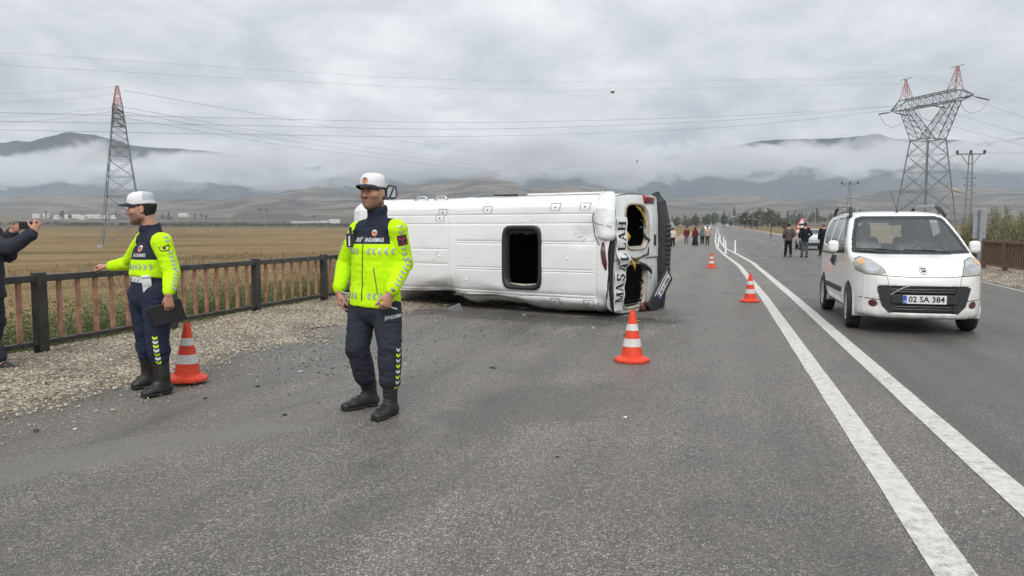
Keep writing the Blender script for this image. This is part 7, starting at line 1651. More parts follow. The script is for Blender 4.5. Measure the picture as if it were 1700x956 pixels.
# ------------------------------------------------------------------ signs
def sign_board():
    g = rpt(8.75, 29.6); px = D(1627, 400, g.y); root = empty('road_sign', (px.x, g.y, float(ground_z(px.x, g.y)))); tag(root, 'grey back of a tall narrow road sign at the end of the brown railing', 'sign')
    z0 = root.location.z; zt = D(1627, 345, g.y).z - z0; zb = D(1627, 396, g.y).z - z0
    mb = MB(); mb.box((0, 0, (zt - .05) / 2), (.11, .11, zt - .05), None, .01); mb.build('pole', M['galv'], root)
    mb = MB(); mb.box((.01, .08, (zt + zb) / 2), (.46, .015, zt - zb), None, .005); p = mb.build('panel', M['sign_grey'], root); mb = MB(); mb.box((.01, .066, zb + .2), (.42, .012, .03)); mb.box((.01, .066, zt - .2), (.42, .012, .03)); mb.build('bracket', M['galv'], p)
sign_board()
def tri(s, w_=.0): 
    return [(-s / 2, -s * .29), (s / 2, -s * .29), (0, s * .577)]
def rtri(s, r_):
    P = tri(s); o = []
    for i in range(3):
        p = Vector(P[i]); a = (Vector(P[i - 1]) - p).normalized(); b = (Vector(P[(i + 1) % 3]) - p).normalized()
        o += [tuple(p + a * r_), tuple(p + (a + b).normalized() * r_ * .45), tuple(p + b * r_)]
    return o
def flat(poly, y, nm, mat, parent, thick=.004, z=0.0):
    mb = MB(); mb.prism(poly, 0, thick, Matrix.Translation((0, y, z)) @ Matrix.Rotation(R(90), 4, 'X')); return mb.build(nm, M[mat], parent)
COW = [(-.20, -.02), (-.19, .05), (-.13, .075), (.02, .07), (.09, .085), (.13, .12), (.15, .10), (.20, .075), (.235, .045), (.225, .02), (.17, .01), (.13, -.03), (.12, -.13), (.085, -.13), (.085, -.04), (-.06, -.045), (-.07, -.03), (-.10, -.13), (-.135, -.13), (-.14, -.05), (-.17, -.045), (-.205, -.11)]
def warning_sign(px, Y, zc, size, nm, label, front=True, plate=True, rz=0.0):
    p = D(px, 380, Y); z0 = float(ground_z(p.x, p.y)); root = empty(nm, (p.x, p.y, z0), rz); tag(root, label, 'sign'); zc = zc - z0
    mb = MB(); mb.tube([(0, .03, 0), (0, .03, zc + size * .4)], .03, 8); mb.build('pole', M['galv'], root)
    if front:
        b = flat(rtri(size, .10), 0, 'panel', 'sign_red', root, .012, zc); flat(rtri(size * .74, .05), -.014, 'white_ground', 'sign_white', b, .002, zc - .0); flat([(x * size * 1.15, y * size * 1.15 - .02) for x, y in COW][::-1], -.018, 'cow_symbol', 'print_black', b, .002, zc)
        if plate: pl = flat([(-size * .42, -.13), (size * .42, -.13), (size * .42, .13), (-size * .42, .13)], 0, 'distance_plate', 'sign_red', root, .012, zc - size * .29 - .19); flat([(-size * .38, -.10), (size * .38, -.10), (size * .38, .10), (-size * .38, .10)], -.014, 'plate_ground', 'sign_white', pl, .002, zc - size * .29 - .19); flat([(-.24, -.02), (.22, -.02), (.22, .02), (-.24, .02)], -.018, 'lettering', 'sign_red', pl, .002, zc - size * .29 - .19)
    else:
        b = flat(rtri(size, .10), -.02, 'panel', 'sign_grey', root, .012, zc)
    return root
warning_sign(1331, 56, D(1331, 372.5, 56).z, 1.05, 'warning_sign', 'red bordered triangular cattle warning sign behind the two walking men')
warning_sign(1115, 92, D(1115, 373.5, 92).z, 1.0, 'warning_sign', 'grey back of a triangular sign above the walkers beside the minibus', False)
for px, Y, py0, py1 in ((1280, 105, 374, 393), ):
    p = D(px, 385, Y); z0 = float(ground_z(p.x, p.y)); mb = MB(); mb.tube([(0, 0, 0), (0, 0, D(px, py0, Y).z - z0)], .06, 8); tag(mb.build('marker_post', M['black_plastic'], None, False, (p.x, p.y, z0)), 'thin dark marker post standing in the dry field right of the road', 'post')

# ------------------------------------------------------------------ pylons and cables
def lattice(mb, c0, c1, n_panels, w_leg, w_br, sub=True, taper=1.0):
    """four legs between two squares of corners, X braced panels"""
    for k in range(4): mb.beam(c0[k], c1[k], w_leg)
    ts = [1 - (1 - i / n_panels) ** 1.0 for i in range(n_panels + 1)]
    w0 = (c0[0] - c0[1]).length; w1 = (c1[0] - c1[1]).length
    if w1 < w0 * .8:
        q = (w1 / w0) ** (1 / n_panels); ts = [0]; a_ = 1.0
        for i in range(n_panels): ts.append(ts[-1] + a_); a_ *= q
        ts = [t / ts[-1] for t in ts]
    for i in range(n_panels):
        A = [c0[k].lerp(c1[k], ts[i]) for k in range(4)]; B = [c0[k].lerp(c1[k], ts[i + 1]) for k in range(4)]
        for k in range(4):
            k2 = (k + 1) % 4; mb.beam(A[k], B[k2], w_br); mb.beam(A[k2], B[k], w_br)
            if sub: 
                m = (A[k] + A[k2] + B[k] + B[k2]) / 4; mb.beam(A[k].lerp(B[k], .5), A[k].lerp(m, .5), w_br * .7); mb.beam(A[k2].lerp(B[k2], .5), A[k2].lerp(m, .5), w_br * .7)
            if i: mb.beam(A[k], A[k2], w_br)
    return mb
def sq(h, z): return [Vector((-h, -h, z)), Vector((h, -h, z)), Vector((h, h, z)), Vector((-h, h, z))]
def pylon_left():
    Y = 121; b = D(205, 408, Y); z0 = float(ground_z(b.x, b.y)); root = empty('lattice_pylon', (b.x, b.y, z0), R(24)); tag(root, 'tall slender lattice pylon with a red and white tip in the left field', 'pylon')
    zpx = lambda py: D(205, py, Y).z - z0
    zT, zr, zh, zw = zpx(142), zpx(178), zpx(196), zpx(243)
    mb = MB(); lattice(mb, sq(3.1, 0), sq(1.3, zw), 5, .145, .062); mb.build('lower_body', M['pylon_steel'], root)
    mb = MB(); lattice(mb, sq(1.3, zw), sq(.68, zr), 7, .125, .052, False); 
    for k in range(4): mb.beam(sq(1.25, zw)[k], sq(1.25, zw)[(k + 1) % 4], .13)
    mb.build('upper_body', M['pylon_steel'], root)
    mb = MB(); zm = (zr + zT) / 2; lattice(mb, sq(.68, zr), sq(.42, zm), 3, .11, .05, False); mb.build('tip', M['pylon_red'], root); mb = MB(); lattice(mb, sq(.42, zm), sq(.16, zT), 3, .10, .05, False); mb.build('tip', M['pylon_white'] if False else M['pylon_red'], root)
    # cross arms pointing nearly along the line of sight
    mb = MB()
    for sg in (-1, 1):
        for zz, ln in ((zr - .2, 5.2), (zr - 1.0, 7.0), (zh - .6, 5.6)):
            tip = Vector((.4 * sg, sg * ln, zz)); 
            for s2 in (-1, 1): mb.beam(Vector((s2 * .7, sg * .7, zz - .7)), tip, .09); mb.beam(Vector((s2 * .7, sg * .7, zz + .3)), tip, .08)
            for t in (.25, .5, .75):
                a_ = Vector((-.7, sg * .7, zz - .7)).lerp(tip, t); c_ = Vector((.7, sg * .7, zz - .7)).lerp(tip, t); d_ = Vector((.7, sg * .7, zz + .3)).lerp(tip, t); mb.beam(a_, c_, .05); mb.beam(a_, d_, .05); mb.beam(c_, d_, .05)
    mb.build('cross_arm', M['pylon_steel'], root)
    for k in range(4): mb = MB(); mb.box(sq(3.1, .1)[k], (.7, .7, .5), None, .05); mb.build('footing', M['concrete'], root)
    return root
def pylon_right():
    Y = 120; b = D(1534, 384, Y); z0 = float(ground_z(b.x, b.y)); rz = R(-75); root = empty('lattice_pylon', (b.x, b.y, z0), rz); tag(root, 'broad lattice pylon with wide cross arm and two red peaks above the white car', 'pylon')
    zp = lambda py: D(1534, py, Y).z - z0
    zw, zb_, zt = zp(232), zp(175), zp(158)
    mb = MB(); lattice(mb, sq(3.3, 0), sq(1.75, zw), 5, .14, .055); mb.build('lower_body', M['pylon_steel'], root)
    mb = MB(); H = [Vector((-4.4, -.9, zb_)), Vector((-4.4, .9, zb_)), Vector((-2.9, .9, zb_)), Vector((-2.9, -.9, zb_))]
    for sg in (-1, 1):
        F0 = [Vector((sg * 1.75, -1.75, zw)), Vector((sg * .05, -1.75, zw)), Vector((sg * .05, 1.75, zw)), Vector((sg * 1.75, 1.75, zw))]
        T0 = [Vector((sg * 5.3, -.8, zb_)), Vector((sg * 4.1, -.8, zb_)), Vector((sg * 4.1, .8, zb_)), Vector((sg * 5.3, .8, zb_))]
        lattice(mb, F0, T0, 5, .105, .045, False)
    for k in range(4): mb.beam(sq(1.75, zw)[k], sq(1.75, zw)[(k + 1) % 4], .13)
    mb.build('window_frame', M['pylon_steel'], root)
    mb = MB(); X = 8.2
    A = [Vector((-5.5, -.8, zb_)), Vector((-5.5, .8, zb_)), Vector((-5.5, .8, zt)), Vector((-5.5, -.8, zt))]; Bq = [Vector((5.5, -.8, zb_)), Vector((5.5, .8, zb_)), Vector((5.5, .8, zt)), Vector((5.5, -.8, zt))]
    lattice(mb, A, Bq, 8, .11, .05, False)
    for sg in (-1, 1):
        tip = Vector((sg * X, 0, zb_ + .3)); 
        for v in (Vector((sg * 5.5, -.8, zb_)), Vector((sg * 5.5, .8, zb_)), Vector((sg * 5.5, .8, zt)), Vector((sg * 5.5, -.8, zt))): mb.beam(v, tip, .12)
        for t in (.35, .65): q = [v.lerp(tip, t) for v in (Vector((sg * 5.5, -.8, zb_)), Vector((sg * 5.5, .8, zb_)), Vector((sg * 5.5, .8, zt)), Vector((sg * 5.5, -.8, zt)))]; [mb.beam(q[k], q[(k + 1) % 4], .06) for k in range(4)]
    mb.build('cross_arm', M['pylon_steel'], root)
    for sg in (-1, 1):
        zk = zp(124 if sg > 0 else 138); zk = zt + 3.4
        lo = [Vector((sg * 5.5, -.8, zt)), Vector((sg * 4.1, -.8, zt)), Vector((sg * 4.1, .8, zt)), Vector((sg * 5.5, .8, zt))]; hi_ = [Vector((sg * 5.1 + a_ * .12, c_ * .12, zk)) for a_, c_ in ((1, -1), (-1, -1), (-1, 1), (1, 1))]
        mb = MB(); lattice(mb, lo, hi_, 4, .075, .035, False); mb.build('peak', M['pylon_red'], root); mb = MB(); mb.beam(Vector((sg * 5.1 - 1.2, 0, zk + .05)), Vector((sg * 5.1 + 1.2, 0, zk + .05)), .08); mb.build('peak_bar', M['pylon_steel'], root)
    # insulator strings and jumper loops under the arm
    for i, x in enumerate((-7.9, .0, 7.9)):
        for sg in (-1, 1):
            mb = MB(); a = Vector((x, sg * .2, zb_ + .1)); e = a + Vector((.3, sg * 2.6, -.45)); mb.tube([a, a.lerp(e, .3), e], .07, 6, True, [.03, .10, .10]); mb.build('insulator_string', M['porcelain'], root)
        mb = MB(); mb.tube([Vector((x + .3, -2.8, zb_ - .35)), Vector((x + .2, -1.6, zb_ - 1.9)), Vector((x, 0, zb_ - 2.4)), Vector((x + .2, 1.6, zb_ - 1.9)), Vector((x + .3, 2.8, zb_ - .35))], .035, 5); mb.build('jumper_cable', M['wire'], root)
    for k in range(4): mb = MB(); mb.box(sq(3.3, .1)[k], (.8, .8, .6), None, .05); mb.build('footing', M['concrete'], root)
    return root
pylon_left(); pylon_right()
CABLES = [  # photo points with distances; each sags between them
    ([(-120, 80, 70), (850, 135, 105), (1574, 126, 120)], .017, 'upper earth wire crossing the sky to the tall red peak'), ([(-120, 102, 70), (850, 149, 105), (1503, 138, 120)], .018, 'lower earth wire carrying a red marker ball across the sky'),
    ([(-120, 184, 64), (400, 196, 86), (800, 203, 104), (1200, 193, 114), (1478, 176, 120)], .034, 'top of three heavy conductors crossing to the right pylon'), ([(-120, 199, 64), (400, 208, 86), (800, 214, 104), (1200, 200, 114), (1530, 172, 120)], .034, 'middle of three heavy conductors crossing to the right pylon'), ([(-120, 213, 64), (400, 223, 86), (800, 226, 104), (1200, 211, 114), (1480, 183, 120)], .034, 'lowest of three heavy conductors crossing to the right pylon'),
    ([(206, 142, 121), (-120, 152, 150)], .024, 'thin wire leaving the tip of the left pylon to the left'), ([(203, 155, 121), (-120, 167, 150)], .024, 'thin wire leaving the left pylon below its tip'),
    ([(188, 178, 116), (-120, 193, 150)], .03, 'upper conductor from the left pylon running left'), ([(186, 185, 114), (-120, 205, 150)], .03, 'lower conductor from the left pylon running left'),
    ([(206, 178, 121), (500, 228, 210), (800, 268, 330), (1100, 300, 560)], .05, 'upper conductor sloping from the left pylon down to the right'), ([(208, 186, 124), (500, 237, 210), (800, 274, 330), (1100, 303, 560)], .05, 'middle conductor sloping from the left pylon down to the right'), ([(210, 196, 121), (500, 245, 210), (800, 281, 330), (1100, 306, 560)], .05, 'lowest conductor sloping from the left pylon down to the right'), ([(206, 150, 121), (520, 205, 210), (800, 252, 330), (1056, 268, 560), (1300, 285, 700)], .05, 'thin wire with a small marker ball sloping from the left pylon'),
    ([(1602, 161, 119), (1720, 201, 90), (1850, 245, 66)], .03, 'top conductor leaving the right pylon towards the right edge'), ([(1560, 182, 120), (1720, 229, 92), (1850, 268, 68)], .03, 'middle conductor leaving the right pylon towards the right edge'), ([(1545, 200, 121), (1720, 247, 95), (1850, 282, 70)], .03, 'lowest conductor leaving the right pylon towards the right edge'),
    ([(1596, 254, 75), (1410, 305, 123), (1262, 346, 255)], .022, 'left low voltage wire between the roadside poles'), ([(1611, 252, 75), (1420, 305, 123), (1264, 346, 255)], .022, 'middle low voltage wire between the roadside poles'), ([(1634, 253, 75), (1800, 240, 52)], .022, 'low voltage wire leaving the near pole to the right')]
def smooth_pts(pts, n=14):
    P = [Vector(p) for p in pts]; out_ = []
    if len(P) == 2:
        for i in range(n + 1): t = i / n; q = P[0].lerp(P[1], t); q.z -= .012 * (P[1] - P[0]).length * 4 * t * (1 - t); out_.append(q)
        return out_
    E_ = [P[0] * 2 - P[1]] + P + [P[-1] * 2 - P[-2]]
    for k in range(1, len(E_) - 2):
        a, b, c, d = E_[k - 1:k + 3]
        for i in range(n): t = i / n; out_.append(.5 * ((2 * b) + (c - a) * t + (2 * a - 5 * b + 4 * c - d) * t * t + (3 * b - a - 3 * c + d) * t ** 3))
    return out_ + [P[-1]]
for pts, r_, lb in CABLES:
    w3 = [D(*p) for p in pts]; o = w3[0]; mb = MB(); mb.tube([q - o for q in smooth_pts(w3)], r_ * .62, 4); tag(mb.build('power_cable', M['wire'], None, True, o), lb, 'cable', 'overhead cables')
for px, py, Y, r_, lb in ((1017, 151.5, 108.5, .30, 'red and white marker ball hanging on the wire above the minibus'), (1058, 268, 561, .85, 'small dark marker ball on the distant wire below the clouds')):
    c = D(px, py, Y); mb = MB(); mb.ball((0, 0, 0), r_, 14, 10); b_ = mb.build('marker_ball', M['pylon_red'] if px < 1050 else M['pylon_white'], None, True, c); tag(b_, lb, 'marker ball'); mb = MB(); mb.lathe([(r_ * 1.01 * math.cos(a_), r_ * 1.01 * math.sin(a_)) for a_ in np.linspace(0.1, 1.5, 6)], 14); mb.build('shell_half', M['pylon_white'] if px < 1050 else M['black_plastic'], b_, True)

# ------------------------------------------------------------------ roadside poles with lamps
def pole(px, py_top, Y, label, lamp=True, dbl=False, hh=None):
    t = D(px, py_top, Y); z0 = float(ground_z(t.x, t.y)); Hh = t.z - z0; root = empty('utility_pole', (t.x, t.y, z0), R(-12)); tag(root, label, 'utility pole')
    mb = MB()
    for sx in (-1, 1): mb.beam((sx * .36, 0, 0), (sx * .14, 0, Hh - .15), .10)
    n = 11
    for i in range(n):
        z = .4 + (Hh - .7) * i / (n - 1); w_ = .36 - .22 * z / Hh; mb.beam((-w_, 0, z), (w_, 0, z), .07)
    mb.build('lattice_post', M['pylon_steel'], root)
    mb = MB(); mb.beam((-1.28, 0, Hh - .22), (1.28, 0, Hh - .22), .11); mb.beam((-.85, 0, Hh - .28), (-.16, 0, Hh - 1.3), .06); mb.beam((.85, 0, Hh - .28), (.16, 0, Hh - 1.3), .06); mb.build('cross_arm', M['pylon_steel'], root)
    for x in (-1.22, 0, 1.22):
        mb = MB(); mb.lathe([(.05, 0), (.13, .05), (.15, .12), (.08, .16), (.14, .22), (.12, .32), (.03, .36)], 10, Matrix.Translation((x, 0, Hh - .18)), True); mb.build('insulator', M['porcelain'], root, True)
    for z in (Hh - 2.6, Hh - 3.3, Hh - 4.1):
        mb = MB(); mb.beam((-.45, 0, z), (.45, 0, z), .07); mb.box((-.45, 0, z + .09), (.10, .10, .16)); mb.box((.45, 0, z + .09), (.10, .10, .16)); mb.build('bracket', M['pylon_steel'], root)
    if lamp:
        mb = MB(); zl = Hh - 4.25; mb.tube([(-.2, -.1, zl + .1), (-.9, -.35, zl + .25), (-1.05, -.4, zl + .32)], .045, 6); la = mb.build('lamp_arm', M['galv'], root); s_ = MB(); q = Matrix.Translation((-1.35, -.5, zl + .48)) @ Matrix.Rotation(R(20), 4, 'Z') @ Matrix.Rotation(R(24), 4, 'Y')
        mb = MB(); mb.ball((0, 0, 0), (.52, .20, .13), 14, 8); mb.v = [q @ Vector(v) for v in mb.v]; sh = mb.build('lamp_shell', M['lamp_shell'], la, True); mb = MB(); mb.ball((-.06, 0, -.06), (.40, .17, .12), 12, 6); mb.v = [q @ Vector(v) for v in mb.v]; mb.build('lamp_glass', M['lamp_glass'], la, True)
    return root
pole(1612, 252, 75, 'brown lattice utility pole with three insulators and a street lamp right of the pylon'); pole(1411, 303, 123, 'brown lattice utility pole with a lamp rising behind the white car roof')
for px, py, Y, lb in ((1262, 345, 255, 'utility pole on the right of the distant pole cluster'), (1250, 346, 285, 'utility pole in the middle of the distant pole cluster'), (1241, 349, 330, 'utility pole on the left of the distant pole cluster'), (1228, 353, 400, 'small utility pole left of the distant cluster'), (1220, 356, 480, 'tiny utility pole farthest along the road')):
    pole(px, py, Y, lb)
def street_lamp(px, py, Y, lb):
    t = D(px, py, Y); z0 = float(ground_z(t.x, t.y)); Hh = t.z - z0; root = empty('street_lamp', (t.x, t.y, z0)); tag(root, lb, 'street lamp', 'distant street lamps beside the road'); mb = MB(); mb.tube([(0, 0, 0), (0, 0, Hh - .5), (-.5, 0, Hh), (-1.6, 0, Hh + .15)], .12, 6); mb.build('pole', M['galv'], root); mb = MB(); mb.ball((-2.0, 0, Hh + .15), (.9, .35, .22), 8, 6); mb.build('lamp_head', M['post_white'], root)
for i, (px, py, Y) in enumerate(((1218, 362, 520), (1213, 363.5, 580), (1209, 365, 650), (1205, 366, 720), (1224, 360, 450))): street_lamp(px, py, Y, ['second', 'third', 'fourth', 'last and smallest', 'nearest'][i] + ' street lamp in the far row left of the pole cluster')
# ------------------------------------------------------------------ plants
def leaf_cloud(n, centers, size, flat=.0, tri=False):
    """n little leaf blades round the given points -> V, F"""
    c = np.asarray(centers); n = len(c); a = rng.normal(size=(n, 3)); a /= np.linalg.norm(a, axis=1, keepdims=True); b = np.cross(a, rng.normal(size=(n, 3))); b /= np.linalg.norm(b, axis=1, keepdims=True)
    s = size * (.6 + .8 * rng.random((n, 1))); s2 = s * (.45 + .3 * rng.random((n, 1)))
    V = np.stack([c - a * s, c + b * s2, c + a * s, c - b * s2], 1).reshape(-1, 3); F = np.arange(n * 4).reshape(n, 4); return V, F
def crown_pts(n, blobs):
    """points in the outer part of several lobes"""
    w_ = np.array([b[1][0] * b[1][1] * b[1][2] for b in blobs]) ** .6; k = rng.choice(len(blobs), n, p=w_ / w_.sum()); d = rng.normal(size=(n, 3)); d /= np.linalg.norm(d, axis=1, keepdims=True)
    r_ = .35 + .75 * rng.random((n, 1)) ** .55; C_ = np.array([b[0] for b in blobs])[k]; S_ = np.array([b[1] for b in blobs])[k]
    return C_ + d * r_ * S_
def tree_mesh(h, w_, leaves, lsize, mat, seed, slim=False):
    random.seed(seed); blobs = []
    nb = 9
    for i in range(nb):
        t = i / (nb - 1); z = h * (.28 + .62 * t); rr = w_ * (.5 if not slim else .28) * math.sin(math.pi * (.18 + .74 * t)) ** .8
        a = random.uniform(0, 6.28); q = rr * random.uniform(.1, .75); blobs.append(((q * math.cos(a), q * math.sin(a), z), (rr * .62, rr * .62, h * .15)))
    P = crown_pts(leaves, blobs); V, F = leaf_cloud(leaves, P, lsize)
    cm = np_mesh('crown', V, F, M[mat], False)
    mb = MB(); mb.tube([(0, 0, -.3), (.02 * h, 0, h * .2), (0, .015 * h, h * .45), (.01 * h, 0, h * .8)], .03 * h, 6, True, [.03 * h, .022 * h, .014 * h, .004 * h])
    for b in blobs[:6]: mb.tube([(0, 0, h * .22), (b[0][0] * .5, b[0][1] * .5, b[0][2] * .75), b[0]], .01 * h, 4, True, [.012 * h, .008 * h, .003 * h])
    return cm, mb.mesh('trunk', M['bark'])
TREES = [tree_mesh(9, 7.0, 520, .55, 'leaf_tree', 1), tree_mesh(8, 6.5, 480, .5, 'leaf_autumn', 2), tree_mesh(12, 4.5, 520, .5, 'leaf_tree', 3, True), tree_mesh(6, 6, 420, .45, 'leaf_autumn', 4)]
TL = ['broad dark green tree', 'broad yellowing tree', 'tall slim dark tree', 'low rounded yellowing tree']
def place_tree(px, Y, k, sc, where):
    p = D(px, 380, Y); z = float(ground_z(p.x, p.y)); hz_, _ = hills_z(np.array([p.x]), np.array([p.y])); root = empty('tree', (p.x, p.y, z + float(hz_[0])), random.uniform(0, 6.28)); root.scale = (sc, sc, sc * random.uniform(.85, 1.15))
    cm, tm = TREES[k]; link('crown', cm, root); link('trunk', tm, root); PLACED.setdefault((k, where), []).append((px, root))
PLACED = {}
random.seed(21)
for i in range(95):                    # belt of trees round the far end of the road
    px = random.uniform(1098, 1330); Y = random.uniform(430, 900); k = random.choice((0, 0, 1, 2, 3)); place_tree(px, Y, k, random.uniform(.45, 1.0) * (1.1 if 1150 < px < 1300 else .8), 'at the road end')
for i in range(75): place_tree(random.uniform(1085, 1440), random.uniform(900, 1350), random.choice((0, 2, 2, 3)), random.uniform(.9, 1.7), 'below the far hills')
for px, Y, k, sc in ((1248, 330, 1, .9), (1258, 345, 0, .95), (1236, 350, 0, .9), (1275, 420, 0, 1.1), (1303, 300, 3, .6)): place_tree(px, Y, k, sc, 'by the distant poles')
for i in range(16): place_tree(random.uniform(40, 330), random.uniform(1350, 1500), random.choice((0, 2, 0)), random.uniform(.9, 1.5), 'in the far village')
for i in range(7): place_tree(random.uniform(330, 560), random.uniform(1400, 1700), random.choice((0, 1)), random.uniform(.8, 1.2), 'on the pale plain')
def ordinal(n): return f"{n}{'th' if 10 <= n % 100 <= 20 else {1: 'st', 2: 'nd', 3: 'rd'}.get(n % 10, 'th')}"
for (k, where), L_ in PLACED.items():
    L_.sort(key=lambda t: t[0])
    for i, (px, o) in enumerate(L_):
        tag(o, f'{TL[k]} {where}' if len(L_) == 1 else f"{TL[k]} {where}, {'leftmost' if i == 0 else 'rightmost' if i == len(L_) - 1 else ordinal(i + 1) + ' from the left'}", 'tree', f'{TL[k]}s {where}')
# scrub line along the far edge of the field (nobody could count it)
def scrub():
    P = []
    for i in range(420):
        px = random.uniform(-160, 640) if i % 4 else random.uniform(250, 620); Y = random.uniform(640, 730); p = D(px, 380, Y); r_ = random.uniform(.8, 2.6); z = float(base_z(math.hypot(p.x, p.y)))
        n = 26; d = rng.normal(size=(n, 3)); d /= np.linalg.norm(d, axis=1, keepdims=True); P.append(np.array([p.x, p.y, z + r_ * .4]) + d * r_ * np.array([1.5, 1.5, .7]) * rng.random((n, 1)) ** .5)
    V, F = leaf_cloud(0, np.concatenate(P), .7); tag(link('scrub', np_mesh('scrub', V, F, M['leaf_tree'], False)), kind='stuff')
scrub()
# weeds behind the left railing and dry grass over the near field
def blades(x, y, z, h, mat_attr, w_, lean=.45):
    n = len(x); a = rng.random(n) * 6.28; l = h * lean * (rng.random(n) - .1); b = a + rng.normal(size=n) * .5
    bx, by = np.cos(a + 1.57) * w_, np.sin(a + 1.57) * w_; p0 = np.stack([x - bx, y - by, z], 1); p1 = np.stack([x + bx, y + by, z], 1); m = np.stack([x + np.cos(b) * l * .35, y + np.sin(b) * l * .35, z + h * .6], 1); t = np.stack([x + np.cos(b) * l, y + np.sin(b) * l, z + h], 1)
    mw = np.stack([bx * .7, by * .7, 0 * bx], 1); V = np.stack([p0, p1, m + mw, m - mw, t], 1).reshape(-1, 3); o = np.arange(n)[:, None] * 5
    Fq = np.concatenate([o + np.array([[0, 1, 2, 3]]), o + np.array([[3, 2, 4, 4]])]); return V, Fq
def tri_mesh(name, V, Fq, mat):
    F = np.concatenate([Fq[:, [0, 1, 2]], Fq[:, [0, 2, 3]]]); F = F[(F[:, 0] != F[:, 1]) & (F[:, 1] != F[:, 2]) & (F[:, 0] != F[:, 2])]; return np_mesh(name, V, F, M[mat], False)
def weeds():
    Vs = []; Fs = []; o = 0
    n = 19000; s = 2 + 24 * rng.random(n) ** 1.25; l = -7.75 - 4.6 * rng.random(n) ** 1.4; x = RN.x * l + RD.x * s; y = RN.y * l + RD.y * s; z = ground_z(x, y)
    clump = .5 + .5 * vnoise(np.stack([x * .8, y * .8, x * 0], 1)); h = (.35 + .85 * rng.random(n)) * (.55 + .6 * clump) * np.interp(-l, [7.7, 8.6, 11, 12.4], [.55, 1.0, .9, .45])
    st = blades(x, y, z - .03, h, None, .005, .3); Vs.append(st[0]); Fs.append(st[1]); o += len(st[0])
    k = 13; t = .15 + .9 * rng.random((n, k)); cx = np.stack([np.repeat(x[:, None], k, 1) + rng.normal(size=(n, k)) * .07, np.repeat(y[:, None], k, 1) + rng.normal(size=(n, k)) * .07, z[:, None] + h[:, None] * t], -1).reshape(-1, 3)
    lv = leaf_cloud(0, cx, .0145); Vs.append(lv[0]); Fs.append(lv[1] + o)
    tag(link('weeds', tri_mesh('weeds', np.concatenate(Vs), np.concatenate(Fs), 'leaf_weed')), kind='stuff')
    n = 26000; s = -4 + 75 * rng.random(n) ** 1.3; l = -8.2 - 42 * rng.random(n) ** 1.3; x = RN.x * l + RD.x * s; y = RN.y * l + RD.y * s; keep = y > 3; x, y, s = x[keep], y[keep], s[keep]
    dn = vnoise(np.stack([x * .35, y * .35, x * 0 + 5], 1)); keep = dn > -.25 + .5 * (rng.random(len(x)) - .5); x, y = x[keep], y[keep]; z = ground_z(x, y); d = np.hypot(x, y)
    b = blades(x, y, z - .02, (.10 + .28 * rng.random(len(x)) ** 2) * np.interp(d, [8, 60], [1, 1.2]), None, np.interp(d, [8, 30, 90], [.005, .012, .03]), .8); tag(link('dry_grass', tri_mesh('dry_grass', b[0], b[1], 'leaf_dry')), kind='stuff')
    # right side, beyond the far verge and round the brown railing
    n = 6000; s = 14 + 70 * rng.random(n) ** 1.2; l = edge_r(s) + 2.6 + 16 * rng.random(n) ** 1.3; x = RN.x * l + RD.x * s; y = RN.y * l + RD.y * s; z = ground_z(x, y); b = blades(x, y, z - .02, .15 + .4 * rng.random(n), None, np.interp(np.hypot(x, y), [14, 90], [.008, .035]), .7); tag(link('dry_grass', tri_mesh('dry_grass', b[0], b[1], 'leaf_dry')), kind='stuff')
    # weeds rooted along the foot of the railing and at the edge of the gravel
    n = 900; s = 2 + 20 * rng.random(n); l = -7.5 - .35 * rng.random(n); x = RN.x * l + RD.x * s; y = RN.y * l + RD.y * s; z = ground_z(x, y); h = .06 + .16 * rng.random(n); b = blades(x, y, z - .01, h, None, .006, .8)
    cx = np.stack([np.repeat(x, 4) + rng.normal(size=n * 4) * .05, np.repeat(y, 4) + rng.normal(size=n * 4) * .05, np.repeat(z, 4) + np.repeat(h, 4) * rng.random(n * 4)], 1); lv = leaf_cloud(0, cx, .02)
    tag(link('weeds', tri_mesh('weeds', np.concatenate([b[0], lv[0]]), np.concatenate([b[1], lv[1] + len(b[0])]), 'leaf_weed')), kind='stuff')
weeds()
# feathery willow shrubs behind the brown railing
def willow(px, Y, py_top, seed, label, spread=1.1, nst=26):
    p = D(px, 420, Y); z0 = float(ground_z(p.x, p.y)); Hh = D(px, py_top, Y).z - z0; root = empty('willow_shrub', (p.x, p.y, z0)); tag(root, label, 'shrub', None); rs = np.random.default_rng(seed)
    mb = MB(); pts = []
    for i in range(nst):
        a = rs.random() * 6.28; r0 = rs.random() * spread * .55; hh = Hh * (.45 + .55 * rs.random()); ln = rs.random() * .28 * hh
        b0 = Vector((r0 * math.cos(a), r0 * math.sin(a), -.1)); b2 = b0 + Vector((ln * math.cos(a), ln * math.sin(a), hh)); b1 = b0.lerp(b2, .5) + Vector((-.05 * math.cos(a), -.05 * math.sin(a), hh * .06)); mb.tube([b0, b1, b2], .012, 4, True, [.018, .011, .003])
        m = 175; t = .18 + .84 * rs.random(m) ** .8; q = np.array([np.array(b0) * (1 - x) ** 2 + 2 * np.array(b1) * x * (1 - x) + np.array(b2) * x * x for x in t]); pts.append(q + rs.normal(size=(m, 3)) * np.array([.085, .085, .09]) * (1.35 - t[:, None] * .8))
    mb.build('stems', M['bark'], root); P = np.concatenate(pts); n = len(P); a = rs.normal(size=(n, 3)) * .6 + np.array([0, 0, 1.0]); a /= np.linalg.norm(a, axis=1, keepdims=True); b = np.cross(a, rs.normal(size=(n, 3))); b /= np.linalg.norm(b, axis=1, keepdims=True); s = .040 * (.6 + .8 * rs.random((n, 1)))
    V = np.stack([P - a * s, P + b * s * .3, P + a * s, P - b * s * .3], 1).reshape(-1, 3); link('foliage', np_mesh('foliage', V, np.arange(n * 4).reshape(n, 4), M['leaf_willow'], False), root)
